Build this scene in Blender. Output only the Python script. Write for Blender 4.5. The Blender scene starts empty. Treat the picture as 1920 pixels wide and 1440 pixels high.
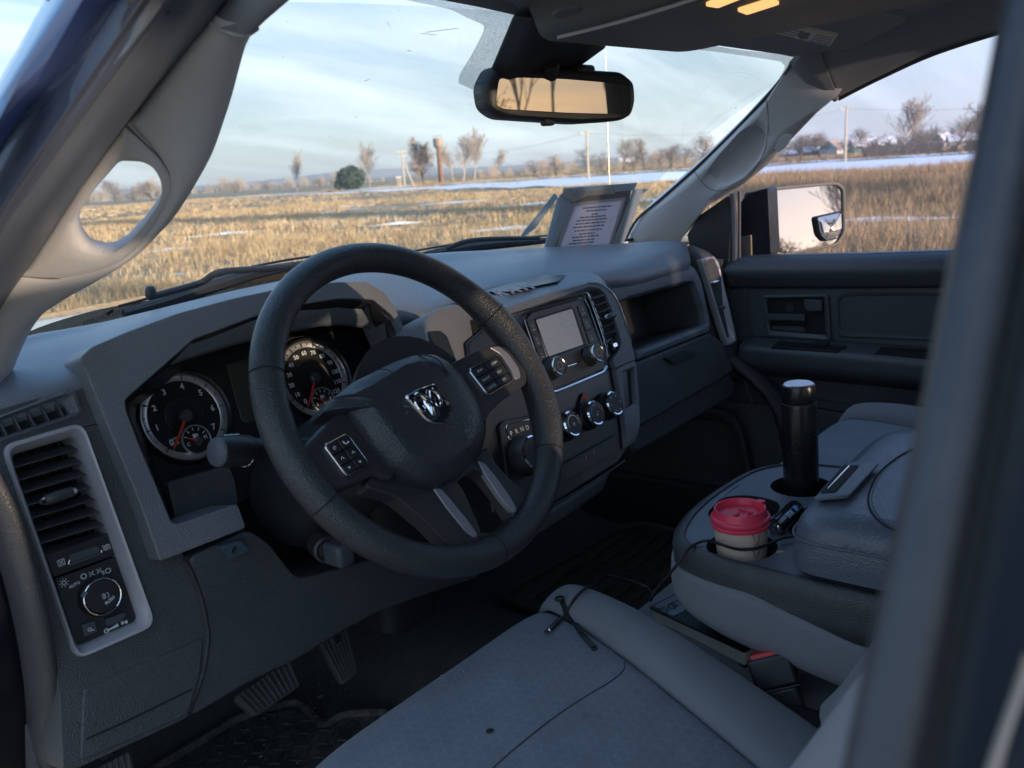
import bpy, bmesh, math, random
import numpy as np
from mathutils import Vector, Matrix
random.seed(7); RNG = np.random.default_rng(7)
scn = bpy.context.scene; COL = scn.collection
# ------------------------------------------------------------------ camera, sky, sun, exposure
PX = 1586.73                                   # focal length in pixels of a 1920 x 1440 picture
CPOS = np.array([-1.03009, -0.67154, 0.21945])  # the lens, in truck coordinates (origin at the steering wheel's centre)
def basis(yaw, pitch, roll):
    f = np.array([math.sin(yaw)*math.cos(pitch), math.cos(yaw)*math.cos(pitch), -math.sin(pitch)])
    r = np.array([math.cos(yaw), -math.sin(yaw), 0.0]); u = np.cross(r, f); c, s = math.cos(roll), math.sin(roll)
    return f, c*r+s*u, -s*r+c*u
YAW = math.radians(48.527)
CF, CR, CU = basis(YAW, math.radians(13.2311), math.radians(-6.2647))      # in truck axes
EYE_H = 1.52
WF, WR, WU = basis(YAW, math.radians(14.25), math.radians(-3.78))          # in world axes: the truck stands on a slight slope
ROT = np.stack([WF, WR, WU], 1) @ np.stack([CF, CR, CU], 1).T
CAR = Matrix.Translation((0, 0, EYE_H)) @ Matrix([list(r) for r in ROT]).to_4x4() @ Matrix.Translation([-v for v in CPOS])
cam_d = bpy.data.cameras.new('camera'); cam = bpy.data.objects.new('camera', cam_d); COL.objects.link(cam)
cm = Matrix([[WR[i], WU[i], -WF[i]] for i in range(3)]).to_4x4(); cm.translation = (0, 0, EYE_H); cam.matrix_world = cm
cam_d.sensor_fit = 'HORIZONTAL'; cam_d.sensor_width = 36.0; cam_d.lens = PX/1920*36
cam_d.clip_start = 0.02; cam_d.clip_end = 9000
cam_d.dof.use_dof = True; cam_d.dof.focus_distance = 1.15; cam_d.dof.aperture_fstop = 8.5
scn.camera = cam
SUN_EL, SUN_AZ = math.radians(6.3), math.radians(171.0)   # azimuth clockwise from +Y seen from above is SUN_AZ
world = bpy.data.worlds.new('World'); scn.world = world; world.use_nodes = True
nt = world.node_tree; nt.nodes.clear()
def N(nt, t, **k):
    n = nt.nodes.new(t)
    for a, v in k.items():
        if a.startswith('i_'): n.inputs[a[2:].replace('_', ' ')].default_value = v
        else: setattr(n, a, v)
    return n
def L(nt, a, b): nt.links.new(a, b)
sky = N(nt, 'ShaderNodeTexSky', sky_type='NISHITA', sun_disc=False, sun_elevation=SUN_EL, sun_rotation=SUN_AZ, altitude=100, air_density=1.0, dust_density=0.8, ozone_density=1.6)
tc = N(nt, 'ShaderNodeTexCoord')
sep = N(nt, 'ShaderNodeSeparateXYZ'); L(nt, tc.outputs['Generated'], sep.inputs[0])
# high thin cloud: direction projected onto a flat layer overhead, streaked noise
zc = N(nt, 'ShaderNodeMath', operation='MAXIMUM'); L(nt, sep.outputs[2], zc.inputs[0]); zc.inputs[1].default_value = 0.0
zc2 = N(nt, 'ShaderNodeMath', operation='ADD'); L(nt, zc.outputs[0], zc2.inputs[0]); zc2.inputs[1].default_value = 0.22
dx = N(nt, 'ShaderNodeMath', operation='DIVIDE'); L(nt, sep.outputs[0], dx.inputs[0]); L(nt, zc2.outputs[0], dx.inputs[1])
dy = N(nt, 'ShaderNodeMath', operation='DIVIDE'); L(nt, sep.outputs[1], dy.inputs[0]); L(nt, zc2.outputs[0], dy.inputs[1])
cb = N(nt, 'ShaderNodeCombineXYZ'); L(nt, dx.outputs[0], cb.inputs[0]); L(nt, dy.outputs[0], cb.inputs[1])
mp = N(nt, 'ShaderNodeMapping'); L(nt, cb.outputs[0], mp.inputs[0])
mp.inputs['Rotation'].default_value = (0, 0, math.radians(38)); mp.inputs['Scale'].default_value = (0.30, 1.35, 1)
n1 = N(nt, 'ShaderNodeTexNoise', i_Scale=1.1, i_Detail=8.0, i_Roughness=0.58, i_Distortion=0.4); L(nt, mp.outputs[0], n1.inputs['Vector'])
cr = N(nt, 'ShaderNodeValToRGB'); L(nt, n1.outputs[0], cr.inputs[0])
cr.color_ramp.elements[0].position = 0.47; cr.color_ramp.elements[0].color = (0, 0, 0, 1)
cr.color_ramp.elements[1].position = 0.70; cr.color_ramp.elements[1].color = (0.85, 0.85, 0.85, 1)
# a thin veil of high cloud all the way round, paler towards the horizon, with whiter streaks in it
hz = N(nt, 'ShaderNodeMapRange', interpolation_type='SMOOTHSTEP'); L(nt, sep.outputs[2], hz.inputs[0]); hz.inputs[1].default_value = -0.02; hz.inputs[2].default_value = 0.42; hz.inputs[3].default_value = 0.0; hz.inputs[4].default_value = 1.0
ve = N(nt, 'ShaderNodeMix', data_type='RGBA'); L(nt, hz.outputs[0], ve.inputs[0]); ve.inputs[6].default_value = (2.35, 2.85, 3.2, 1); ve.inputs[7].default_value = (1.10, 2.25, 4.05, 1)
m1 = N(nt, 'ShaderNodeMix', data_type='RGBA'); m1.inputs[0].default_value = 0.80; L(nt, sky.outputs[0], m1.inputs[6]); L(nt, ve.outputs[2], m1.inputs[7])
mx = N(nt, 'ShaderNodeMix', data_type='RGBA'); L(nt, cr.outputs[0], mx.inputs[0]); L(nt, m1.outputs[2], mx.inputs[6]); mx.inputs[7].default_value = (4.1, 4.6, 5.0, 1)
bg = N(nt, 'ShaderNodeBackground', i_Strength=0.12); L(nt, mx.outputs[2], bg.inputs[0])
wo = N(nt, 'ShaderNodeOutputWorld'); L(nt, bg.outputs[0], wo.inputs[0])
sun_d = bpy.data.lights.new('sun', 'SUN'); sun_d.energy = 4.4; sun_d.angle = math.radians(1.0); sun_d.color = (1.0, 0.78, 0.54)
sun = bpy.data.objects.new('sun', sun_d); COL.objects.link(sun)
to_sun = Vector((math.sin(SUN_AZ)*math.cos(SUN_EL), math.cos(SUN_AZ)*math.cos(SUN_EL), math.sin(SUN_EL)))
sun.rotation_euler = to_sun.to_track_quat('Z', 'Y').to_euler()
scn.view_settings.view_transform = 'Standard'; scn.view_settings.look = 'None'
scn.view_settings.exposure = 1.5; scn.view_settings.gamma = 1.0; scn.view_settings.use_curve_mapping = False
scn.render.engine = 'CYCLES'
scn.cycles.max_bounces = 10; scn.cycles.transparent_max_bounces = 24; scn.cycles.transmission_bounces = 6
scn.cycles.use_denoising = True; scn.cycles.caustics_reflective = False; scn.cycles.caustics_refractive = False
try: scn.cycles.denoiser = 'OPENIMAGEDENOISE'
except Exception: pass
# ------------------------------------------------------------------ materials
MATS = {}
def mat(name, color, rough=0.5, metal=0.0, grain=0.0, gscale=600.0, tint=0.0, tscale=8.0, spec=0.5, coat=0.0, alpha=None, dirt=0.0, weave=None, sheen=0.0):
    """Principled material: colour with a little mottling (tint), fine voronoi/noise relief (grain), pale dust (dirt)."""
    m = bpy.data.materials.new(name); m.use_nodes = True; t = m.node_tree; p = t.nodes['Principled BSDF']
    c = (*color, 1.0); p.inputs['Base Color'].default_value = c; p.inputs['Roughness'].default_value = rough
    p.inputs['Metallic'].default_value = metal; p.inputs['Specular IOR Level'].default_value = spec
    p.inputs['Coat Weight'].default_value = coat; p.inputs['Sheen Weight'].default_value = sheen
    co = N(t, 'ShaderNodeTexCoord'); src = co.outputs['Object']; out = None
    if tint or dirt:
        a = N(t, 'ShaderNodeTexNoise', i_Scale=tscale, i_Detail=6.0, i_Roughness=0.65); L(t, src, a.inputs['Vector'])
        r = N(t, 'ShaderNodeMapRange'); L(t, a.outputs[0], r.inputs[0]); r.inputs[1].default_value = 0.3; r.inputs[2].default_value = 0.7
        r.inputs[3].default_value = 1-tint; r.inputs[4].default_value = 1+tint
        b = N(t, 'ShaderNodeMix', data_type='RGBA', blend_type='MULTIPLY'); b.inputs[0].default_value = 1.0
        b.inputs[6].default_value = c; L(t, r.outputs[0], b.inputs[7]); out = b.outputs[2]
        if dirt:
            d = N(t, 'ShaderNodeTexNoise', i_Scale=tscale*5, i_Detail=10.0, i_Roughness=0.78); L(t, src, d.inputs['Vector'])
            e = N(t, 'ShaderNodeMapRange'); L(t, d.outputs[0], e.inputs[0]); e.inputs[1].default_value = 0.5; e.inputs[2].default_value = 0.72
            e.inputs[3].default_value = 0; e.inputs[4].default_value = dirt
            g = N(t, 'ShaderNodeMix', data_type='RGBA'); L(t, e.outputs[0], g.inputs[0]); L(t, out, g.inputs[6]); g.inputs[7].default_value = (0.26, 0.23, 0.20, 1); out = g.outputs[2]
        L(t, out, p.inputs['Base Color'])
        rr = N(t, 'ShaderNodeMapRange'); L(t, a.outputs[0], rr.inputs[0]); rr.inputs[1].default_value = 0.3; rr.inputs[2].default_value = 0.7
        rr.inputs[3].default_value = max(0.02, rough-0.05); rr.inputs[4].default_value = min(1, rough+0.06); L(t, rr.outputs[0], p.inputs['Roughness'])
    if grain:
        v = N(t, 'ShaderNodeTexVoronoi', i_Scale=gscale, feature='SMOOTH_F1'); L(t, src, v.inputs['Vector'])
        bp = N(t, 'ShaderNodeBump', i_Strength=grain, i_Distance=0.001); L(t, v.outputs['Distance'], bp.inputs['Height']); L(t, bp.outputs[0], p.inputs['Normal'])
    if alpha is not None: p.inputs['Alpha'].default_value = alpha
    MATS[name] = m; return m
def glass(name, tint, gloss=0.06, haze=0.0):
    """Thin pane: clear with a faint mirror and, where it is dirty, a little dust that catches the light."""
    m = bpy.data.materials.new(name); m.use_nodes = True; t = m.node_tree; t.nodes.clear()
    tr = N(t, 'ShaderNodeBsdfTransparent'); tr.inputs[0].default_value = (*tint, 1)
    gl = N(t, 'ShaderNodeBsdfGlossy'); gl.inputs['Roughness'].default_value = 0.02
    lw = N(t, 'ShaderNodeLayerWeight', i_Blend=0.25); ma = N(t, 'ShaderNodeMath', operation='MULTIPLY'); L(t, lw.outputs['Fresnel'], ma.inputs[0]); ma.inputs[1].default_value = gloss*6
    mi = N(t, 'ShaderNodeMixShader'); L(t, ma.outputs[0], mi.inputs[0]); L(t, tr.outputs[0], mi.inputs[1]); L(t, gl.outputs[0], mi.inputs[2])
    last = mi
    if haze:
        df = N(t, 'ShaderNodeBsdfDiffuse'); df.inputs[0].default_value = (0.7, 0.7, 0.68, 1)
        co = N(t, 'ShaderNodeTexCoord'); ns = N(t, 'ShaderNodeTexNoise', i_Scale=14.0, i_Detail=8.0, i_Roughness=0.75); L(t, co.outputs['Object'], ns.inputs['Vector'])
        mr = N(t, 'ShaderNodeMapRange'); L(t, ns.outputs[0], mr.inputs[0]); mr.inputs[1].default_value = 0.35; mr.inputs[2].default_value = 0.8; mr.inputs[3].default_value = haze*0.4; mr.inputs[4].default_value = haze*1.8
        m2 = N(t, 'ShaderNodeMixShader'); L(t, mr.outputs[0], m2.inputs[0]); L(t, mi.outputs[0], m2.inputs[1]); L(t, df.outputs[0], m2.inputs[2]); last = m2
    o = N(t, 'ShaderNodeOutputMaterial'); L(t, last.outputs[0], o.inputs[0]); MATS[name] = m; return m
# ------------------------------------------------------------------ object helpers
def props(o, label=None, cat=None, group=None, kind=None):
    if label: o['label'] = label
    if cat: o['category'] = cat
    if group: o['group'] = group
    if kind: o['kind'] = kind
    return o
def sharpen(me, ang=38.0):
    me.polygons.foreach_set('use_smooth', [True]*len(me.polygons))
    try: me.set_sharp_from_angle(angle=math.radians(ang))
    except Exception: pass
def mk(name, verts, faces, material, parent=None, smooth=True, ang=38.0, mats=None, fmat=None):
    me = bpy.data.meshes.new(name); me.from_pydata([tuple(v) for v in verts], [], [tuple(f) for f in faces]); me.update()
    for mm in (mats or [material]): me.materials.append(mm)
    if fmat: me.polygons.foreach_set('material_index', fmat)
    if smooth: sharpen(me, ang)
    o = bpy.data.objects.new(name, me); COL.objects.link(o)
    if parent is not None: o.parent = parent
    return o
ROOT_AT = {}
def carroot(name, label, cat, loc, group=None):
    """An Empty at the base of a thing of the truck; its parts are meshes in truck coordinates less loc."""
    o = bpy.data.objects.new(name, None); COL.objects.link(o); o.empty_display_size = 0.05
    o.matrix_world = CAR @ Matrix.Translation(loc); props(o, label, cat, group); ROOT_AT[o.name] = np.array(loc, float); return o
def origin_of(parent):
    while parent is not None and parent.parent is not None: parent = parent.parent
    return ROOT_AT.get(parent.name, np.zeros(3)) if parent is not None else np.zeros(3)
class MB:
    """Collects vertices (truck coordinates) and faces for ONE mesh object."""
    def __init__(s): s.v = []; s.f = []; s.m = []
    def add(s, v, f, mi=0):
        b = len(s.v); s.v += [np.array(p, float) for p in v]; s.f += [tuple(i+b for i in q) for q in f]; s.m += [mi]*len(f); return s
    def build(s, name, material, parent=None, bevel=0.0, seg=2, ang=38.0, solid=0.0, sub=0, mats=None, fix=True, off=-1.0):
        o0 = origin_of(parent)
        o = mk(name, [p-o0 for p in s.v], s.f, material, parent, True, ang, mats, s.m if mats else None)
        if fix:
            bm = bmesh.new(); bm.from_mesh(o.data); bmesh.ops.remove_doubles(bm, verts=bm.verts, dist=1e-6); bmesh.ops.recalc_face_normals(bm, faces=bm.faces)
            bm.to_mesh(o.data); bm.free(); sharpen(o.data, ang)
        if solid: md = o.modifiers.new('thick', 'SOLIDIFY'); md.thickness = solid; md.offset = off
        if bevel:
            md = o.modifiers.new('bevel', 'BEVEL'); md.width = bevel; md.segments = seg; md.limit_method = 'ANGLE'; md.angle_limit = math.radians(32); md.harden_normals = False
        if sub: md = o.modifiers.new('sub', 'SUBSURF'); md.levels = sub; md.render_levels = sub
        return o
def V(*a): return np.array(a, float)
def unit(v): v = np.array(v, float); return v/np.linalg.norm(v)
def ray(x, y): return unit(CF+CR*(x-960)/PX-CU*(y-720)/PX)
class Plane:
    """A plane of the truck; 2-D coordinates (u to the passenger side, v up); depth counts away from the viewer."""
    def __init__(s, p, n, u=(1, 0, 0)):
        s.p = np.array(p, float); s.n = unit(n); u = np.array(u, float); s.u = unit(u-s.n*(u@s.n)); s.v = np.cross(s.n, s.u)
        if s.v[2] < -1e-6 or (abs(s.v[2]) <= 1e-6 and s.v[1] < 0): s.v = -s.v
    def off(s, d): return Plane(s.p-s.n*d, s.n, s.u)
    def hit(s, x, y): d = ray(x, y); return CPOS+d*((s.p-CPOS)@s.n)/(d@s.n)
    def px(s, x, y): q = s.hit(x, y)-s.p; return (q@s.u, q@s.v)
    def pts(s, P): return [s.px(*p) for p in P]
    def to3(s, u, v, d=0.0): return s.p+s.u*u+s.v*v-s.n*d
def YP(y): return Plane((0, y, 0), (0, -1, 0))
def fillet(P, r, n=5):
    """Round the corners of a 2-D polygon; r is one radius or one per corner."""
    P = [np.array(p, float) for p in P]; k = len(P); out = []
    for i in range(k):
        a, b, c = P[i-1], P[i], P[(i+1) % k]; rr = r[i] if isinstance(r, (list, tuple)) else r
        e1, e2 = a-b, c-b; l1, l2 = np.linalg.norm(e1), np.linalg.norm(e2)
        t = min(rr, 0.48*l1, 0.48*l2)
        if t <= 1e-7: out.append(b); continue
        p, q = b+e1/l1*t, b+e2/l2*t
        for j in range(n+1):
            s = j/n; out.append((1-s)**2*p+2*s*(1-s)*b+s*s*q)
    return out
def circle(cx, cy, r, n=32, ry=None): ry = ry or r; return [np.array((cx+r*math.cos(2*math.pi*i/n), cy+ry*math.sin(2*math.pi*i/n))) for i in range(n)]
def prism(mb, pl, poly, d0, d1, mi=0):
    """Solid between depths d0 (front) and d1 (back) of plane pl over 2-D polygon poly."""
    k = len(poly); v = [pl.to3(*p, d0) for p in poly]+[pl.to3(*p, d1) for p in poly]
    f = [tuple(range(k)), tuple(range(2*k-1, k-1, -1))]+[(i, k+i, k+(i+1) % k, (i+1) % k) for i in range(k)]
    return mb.add(v, f, mi)
def slab(name, pl, poly, thick, material, parent, r=0.0, bevel=0.0, seg=2, px=True, d0=0.0):
    P = pl.pts(poly) if px else poly
    if not (isinstance(r, (int, float)) and r == 0): P = fillet(P, r)
    return prism(MB(), pl, P, d0, d0+thick).build(name, material, parent, bevel, seg)
def cast(P, c, a):
    """Where the ray from c at angle a leaves the polygon P."""
    d = np.array((math.cos(a), math.sin(a))); best = None
    for i in range(len(P)):
        p, q = P[i]-c, P[(i+1) % len(P)]-c; e = q-p; den = d[0]*e[1]-d[1]*e[0]
        if abs(den) < 1e-14: continue
        t = (p[0]*e[1]-p[1]*e[0])/den; s = (p[0]*d[1]-p[1]*d[0])/den
        if t > 0 and -1e-6 <= s <= 1+1e-6 and (best is None or t > best): best = t
    return c+d*(best or 0)
def ringnet(mb, pl, outer, inner, prof, n=72, mi=0, close_back=None):
    """Frame between two 2-D loops (same angles round the hole's centre). prof: list of (s, depth), s = 0 outer edge, 1 hole's edge."""
    outer = [np.array(p, float) for p in outer]; inner = [np.array(p, float) for p in inner]; c = sum(inner)/len(inner)
    A = sorted({round(math.atan2(*(p-c)[::-1]), 5) for p in outer+inner} | {round(-math.pi+2*math.pi*i/n, 5) for i in range(n)})
    O = [cast(outer, c, a) for a in A]; I = [cast(inner, c, a) for a in A]; k = len(A); v = []; f = []
    for s, d in prof: v += [pl.to3(*(O[i]*(1-s)+I[i]*s), d) for i in range(k)]
    for j in range(len(prof)-1): f += [(j*k+i, j*k+(i+1) % k, (j+1)*k+(i+1) % k, (j+1)*k+i) for i in range(k)]
    return mb.add(v, f, mi)
def crom(P, m):
    """Catmull-Rom through points, m spans each."""
    P = [np.array(p, float) for p in P]; out = []
    for i in range(len(P)-1):
        a = P[i-1] if i else 2*P[0]-P[1]; b, c = P[i], P[i+1]; d = P[i+2] if i+2 < len(P) else 2*P[-1]-P[-2]
        for j in range(m):
            t = j/m; out.append(0.5*(2*b+(c-a)*t+(2*a-5*b+4*c-d)*t*t+(3*b-a-3*c+d)*t**3))
    return out+[P[-1]]
def net(mb, rows, mu=4, mv=4, mi=0):
    """Smooth surface through a grid of 3-D points."""
    R1 = [crom(r, mu) for r in rows] if mu > 1 else [list(r) for r in rows]
    cols = [crom([r[i] for r in R1], mv) for i in range(len(R1[0]))] if mv > 1 else [[r[i] for r in R1] for i in range(len(R1[0]))]
    nr, nc = len(cols[0]), len(cols)
    v = [cols[i][j] for j in range(nr) for i in range(nc)]
    return mb.add(v, [(j*nc+i, j*nc+i+1, (j+1)*nc+i+1, (j+1)*nc+i) for j in range(nr-1) for i in range(nc-1)], mi)
def box(mb, lo, hi, mi=0, M=None):
    x0, y0, z0 = lo; x1, y1, z1 = hi
    v = [V(x0, y0, z0), V(x1, y0, z0), V(x1, y1, z0), V(x0, y1, z0), V(x0, y0, z1), V(x1, y0, z1), V(x1, y1, z1), V(x0, y1, z1)]
    if M is not None: v = [M(p) for p in v]
    return mb.add(v, [(0, 3, 2, 1), (4, 5, 6, 7), (0, 1, 5, 4), (1, 2, 6, 5), (2, 3, 7, 6), (3, 0, 4, 7)], mi)
def tube(mb, path, rad, n=10, mi=0, cap=True, flat=None):
    """Round bar along a path; rad one radius or one per point."""
    P = [np.array(p, float) for p in path]; k = len(P); v = []; f = []; up = None
    for i in range(k):
        t = unit(P[min(i+1, k-1)]-P[max(i-1, 0)])
        if up is None: up = unit(np.cross(t, (0.13, 0.2, 0.97) if abs(t[2]) < 0.9 else (1, 0.1, 0)))
        up = unit(up-t*(up@t)); w = np.cross(t, up); r = rad[i] if isinstance(rad, (list, tuple)) else rad
        for j in range(n):
            a = 2*math.pi*j/n; v.append(P[i]+(up*math.cos(a)+w*math.sin(a))*r)
    for i in range(k-1): f += [(i*n+j, i*n+(j+1) % n, (i+1)*n+(j+1) % n, (i+1)*n+j) for j in range(n)]
    if cap: f += [tuple(range(n-1, -1, -1)), tuple(range((k-1)*n, k*n))]
    return mb.add(v, f, mi)
def lathe(mb, c, axis, prof, n=36, mi=0, caps=True):
    """Turned body: prof is a list of (radius, distance along axis)."""
    a = unit(axis); u = unit(np.cross(a, (0.3, 0.9, 0.1) if abs(a[1]) < 0.9 else (1, 0, 0))); w = np.cross(a, u); c = np.array(c, float); v = []; f = []
    for r, h in prof: v += [c+a*h+(u*math.cos(2*math.pi*j/n)+w*math.sin(2*math.pi*j/n))*r for j in range(n)]
    for i in range(len(prof)-1): f += [(i*n+j, i*n+(j+1) % n, (i+1)*n+(j+1) % n, (i+1)*n+j) for j in range(n)]
    if caps: f += [tuple(range(n-1, -1, -1)), tuple(range((len(prof)-1)*n, len(prof)*n))]
    return mb.add(v, f, mi)
def text_mesh(s, size, bold=0.0):
    """Lettering as flat vertices and faces, centred on the origin, from Blender's built-in font."""
    cu = bpy.data.curves.new('t', 'FONT'); cu.body = s; cu.size = size; cu.align_x = 'CENTER'; cu.align_y = 'CENTER'; cu.resolution_u = 2; cu.offset = bold
    o = bpy.data.objects.new('t', cu); me = o.to_mesh(); v = [tuple(p.co) for p in me.vertices]; f = [tuple(p.vertices) for p in me.polygons]
    o.to_mesh_clear(); bpy.data.objects.remove(o); bpy.data.curves.remove(cu); return v, f
def text_on(mb, s, pl, uv, size, d=-0.0006, rot=0.0, bold=0.0, mi=0, sx=1.0):
    v, f = text_mesh(s, size, bold); c, q = math.cos(rot), math.sin(rot)
    return mb.add([pl.to3(uv[0]+(x*sx*c-y*q), uv[1]+(x*sx*q+y*c), d) for x, y, _ in v], f, mi)
# ================================================================== the field round the truck
def wray(x, y): return unit(WF+WR*(x-960)/PX-WU*(y-720)/PX)
EYE = V(0, 0, EYE_H)
def gpos(x, dist):
    """Point on the ground under the sight line of picture column x (at the horizon), dist metres away."""
    y = 316-0.066*(x-960); d = wray(x, y); h = unit((d[0], d[1], 0)); return V(h[0]*dist, h[1]*dist, 0)
def height_at(px, dist): return px/PX*dist
m_ground = bpy.data.materials.new('dry_field_soil'); m_ground.use_nodes = True; t = m_ground.node_tree; p = t.nodes['Principled BSDF']; p.inputs['Roughness'].default_value = 0.95; p.inputs['Specular IOR Level'].default_value = 0.1
co = N(t, 'ShaderNodeTexCoord')
a = N(t, 'ShaderNodeTexNoise', i_Scale=0.5, i_Detail=10.0, i_Roughness=0.75); L(t, co.outputs['Object'], a.inputs['Vector'])
r = N(t, 'ShaderNodeValToRGB'); L(t, a.outputs[0], r.inputs[0]); r.color_ramp.elements[0].position = 0.32; r.color_ramp.elements[0].color = (0.20, 0.15, 0.09, 1)
r.color_ramp.elements[1].position = 0.68; r.color_ramp.elements[1].color = (0.46, 0.37, 0.25, 1)
b = N(t, 'ShaderNodeTexNoise', i_Scale=0.16, i_Detail=9.0, i_Roughness=0.7); L(t, co.outputs['Object'], b.inputs['Vector'])
s2 = N(t, 'ShaderNodeValToRGB'); L(t, b.outputs[0], s2.inputs[0]); s2.color_ramp.elements[0].position = 0.60; s2.color_ramp.elements[0].color = (0, 0, 0, 1); s2.color_ramp.elements[1].position = 0.63; s2.color_ramp.elements[1].color = (1, 1, 1, 1)
mxx = N(t, 'ShaderNodeMix', data_type='RGBA'); L(t, s2.outputs[0], mxx.inputs[0]); L(t, r.outputs[0], mxx.inputs[6]); mxx.inputs[7].default_value = (0.78, 0.8, 0.84, 1); L(t, mxx.outputs[2], p.inputs['Base Color'])
bp = N(t, 'ShaderNodeBump', i_Strength=0.6, i_Distance=0.2); L(t, a.outputs[0], bp.inputs['Height']); L(t, bp.outputs[0], p.inputs['Normal'])
gv = []; gf = []; rad = [0, 4, 9, 16, 26, 40, 60, 90, 140, 220, 400, 800, 1600, 3200, 6000]; ns = 96
for i, rr in enumerate(rad):
    for j in range(ns):
        an = 2*math.pi*j/ns; x, y = rr*math.cos(an), rr*math.sin(an)
        gv.append((x, y, 0.0 if rr < 10 else 0.05*math.sin(x*0.11+1)*math.cos(y*0.09)))
for i in range(len(rad)-1): gf += [(i*ns+j, i*ns+(j+1) % ns, (i+1)*ns+(j+1) % ns, (i+1)*ns+j) for j in range(ns)]
props(mk('ground', gv, gf, m_ground), kind='structure')
m_snow = mat('snow_crust', (0.80, 0.82, 0.86), 0.75, tint=0.06, tscale=0.4)
def strip(name, top, bot, m, z=0.06):
    """A sheet on the ground between two lines of (column, distance)."""
    T = [gpos(*q) for q in top]; B = [gpos(*q) for q in bot]; v = []
    for k, (q, w) in enumerate(zip(crom(T, 6), crom(B, 6))):
        wob = 1+0.03*math.sin(k*1.7)+0.02*math.sin(k*4.1); v += [q*wob+V(0, 0, z), w*(1+0.05*math.sin(k*2.3+1))+V(0, 0, z)]
    f = [(2*i, 2*i+1, 2*i+3, 2*i+2) for i in range(len(v)//2-1)]
    return props(mk(name, v, f, m), kind='structure')
strip('snow_field', [(560, 110), (800, 104), (1050, 100), (1300, 96), (1600, 94), (2000, 90), (2500, 84)], [(560, 104), (800, 84), (1050, 62), (1300, 55), (1600, 52), (2000, 48), (2500, 46)], m_snow, 0.09)
strip('track', [(420, 128), (800, 122), (1050, 117), (1300, 112), (1600, 108), (2000, 104), (2500, 98)], [(420, 120), (800, 114), (1050, 109), (1300, 105), (1600, 101), (2000, 97), (2500, 92)], m_snow, 0.11)
# far rises of the land, wooded, beyond the village
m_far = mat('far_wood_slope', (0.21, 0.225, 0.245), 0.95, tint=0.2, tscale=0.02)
m_mid = mat('bare_wood_edge', (0.20, 0.175, 0.155), 0.95, tint=0.3, tscale=0.15)
def ridge(name, x0, x1, dist, h, m, jag, n=160, deep=60.0):
    v = []; f = []
    for i in range(n+1):
        x = x0+(x1-x0)*i/n; g = gpos(x, dist*(1+0.05*math.sin(i*0.21))); k = h*(0.62+0.38*math.sin(i*0.09+x0)*math.sin(i*0.033+1))*(1+jag*RNG.normal())
        ends = min(1, i/14, (n-i)/14); k = max(0.2, k*ends); e = unit((g[0], g[1], 0)); v += [g-V(0, 0, .3), g+V(0, 0, k)+e*deep*0.25, g+V(0, 0, k*0.9)+e*deep, g-V(0, 0, .3)+e*deep*1.4]
    for i in range(n): f += [(4*i+j, 4*i+j+1, 4*i+j+5, 4*i+j+4) for j in range(3)]
    return mk(name, v, f, m, ang=180)
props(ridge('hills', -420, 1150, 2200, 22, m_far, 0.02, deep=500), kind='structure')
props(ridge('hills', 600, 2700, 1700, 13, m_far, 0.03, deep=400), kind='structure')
# dry grass: thin blades in tufts, as many as nobody would count
def grass_patch(name, n, r0, r1, x0, x1, hmin, hmax, wid, cols, seed):
    rg = np.random.default_rng(seed); nt_ = max(1, n//9)
    az = rg.uniform(x0, x1, nt_); rr = np.sqrt(rg.uniform(r0*r0, r1*r1, nt_)); an = YAW+np.arctan((az-960)/PX)
    dens = np.sin(rr*np.sin(an)*0.55+1.3)*np.sin(rr*np.cos(an)*0.43)+0.6*np.sin(rr*np.sin(an)*0.16)*np.sin(rr*np.cos(an)*0.19+2); keep = dens > rg.uniform(-1.5, 0.5, nt_); rr, an, dens = rr[keep], an[keep], dens[keep]; nt_ = len(rr)
    k = 9; bx = np.repeat(rr*np.sin(an), k)+rg.normal(0, 0.13, nt_*k); by = np.repeat(rr*np.cos(an), k)+rg.normal(0, 0.13, nt_*k)
    h = rg.uniform(hmin, hmax, nt_*k)*np.repeat(rg.uniform(0.6, 1.15, nt_)*(0.8+0.25*dens), k); w = wid*rg.uniform(0.6, 1.4, nt_*k); yaw = rg.uniform(0, 2*np.pi, nt_*k)
    lx, ly = rg.normal(0.06, 0.22, nt_*k)*h, rg.normal(0, 0.22, nt_*k)*h; cx_, sy_ = np.cos(yaw)*w, np.sin(yaw)*w
    m_ = nt_*k; P = np.zeros((m_, 5, 3))
    P[:, 0] = np.stack([bx-cx_, by-sy_, np.zeros(m_)-.03], 1); P[:, 1] = np.stack([bx+cx_, by+sy_, np.zeros(m_)-.03], 1)
    P[:, 2] = np.stack([bx+cx_*.8+lx*.35, by+sy_*.8+ly*.35, h*.6], 1); P[:, 3] = np.stack([bx-cx_*.8+lx*.35, by-sy_*.8+ly*.35, h*.6], 1); P[:, 4] = np.stack([bx+lx, by+ly, h], 1)
    me = bpy.data.meshes.new(name); me.vertices.add(m_*5); me.vertices.foreach_set('co', P.ravel())
    idx = np.zeros((m_, 7), int); b0 = np.arange(m_)*5; idx[:] = b0[:, None]+np.array([0, 1, 2, 3, 3, 2, 4]); me.loops.add(m_*7); me.loops.foreach_set('vertex_index', idx.ravel())
    st = np.stack([np.arange(m_)*7, np.arange(m_)*7+4], 1).ravel(); me.polygons.add(m_*2); me.polygons.foreach_set('loop_start', st)
    tone = np.repeat(np.clip(rg.normal(0.5, 0.24, nt_), 0, 0.999), k); mi = (tone*len(cols)).astype(int)
    for c in cols: me.materials.append(c)
    me.polygons.foreach_set('material_index', np.repeat(mi, 2)); me.update(); me.validate()
    o = bpy.data.objects.new(name, me); COL.objects.link(o); return props(o, kind='stuff')
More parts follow.
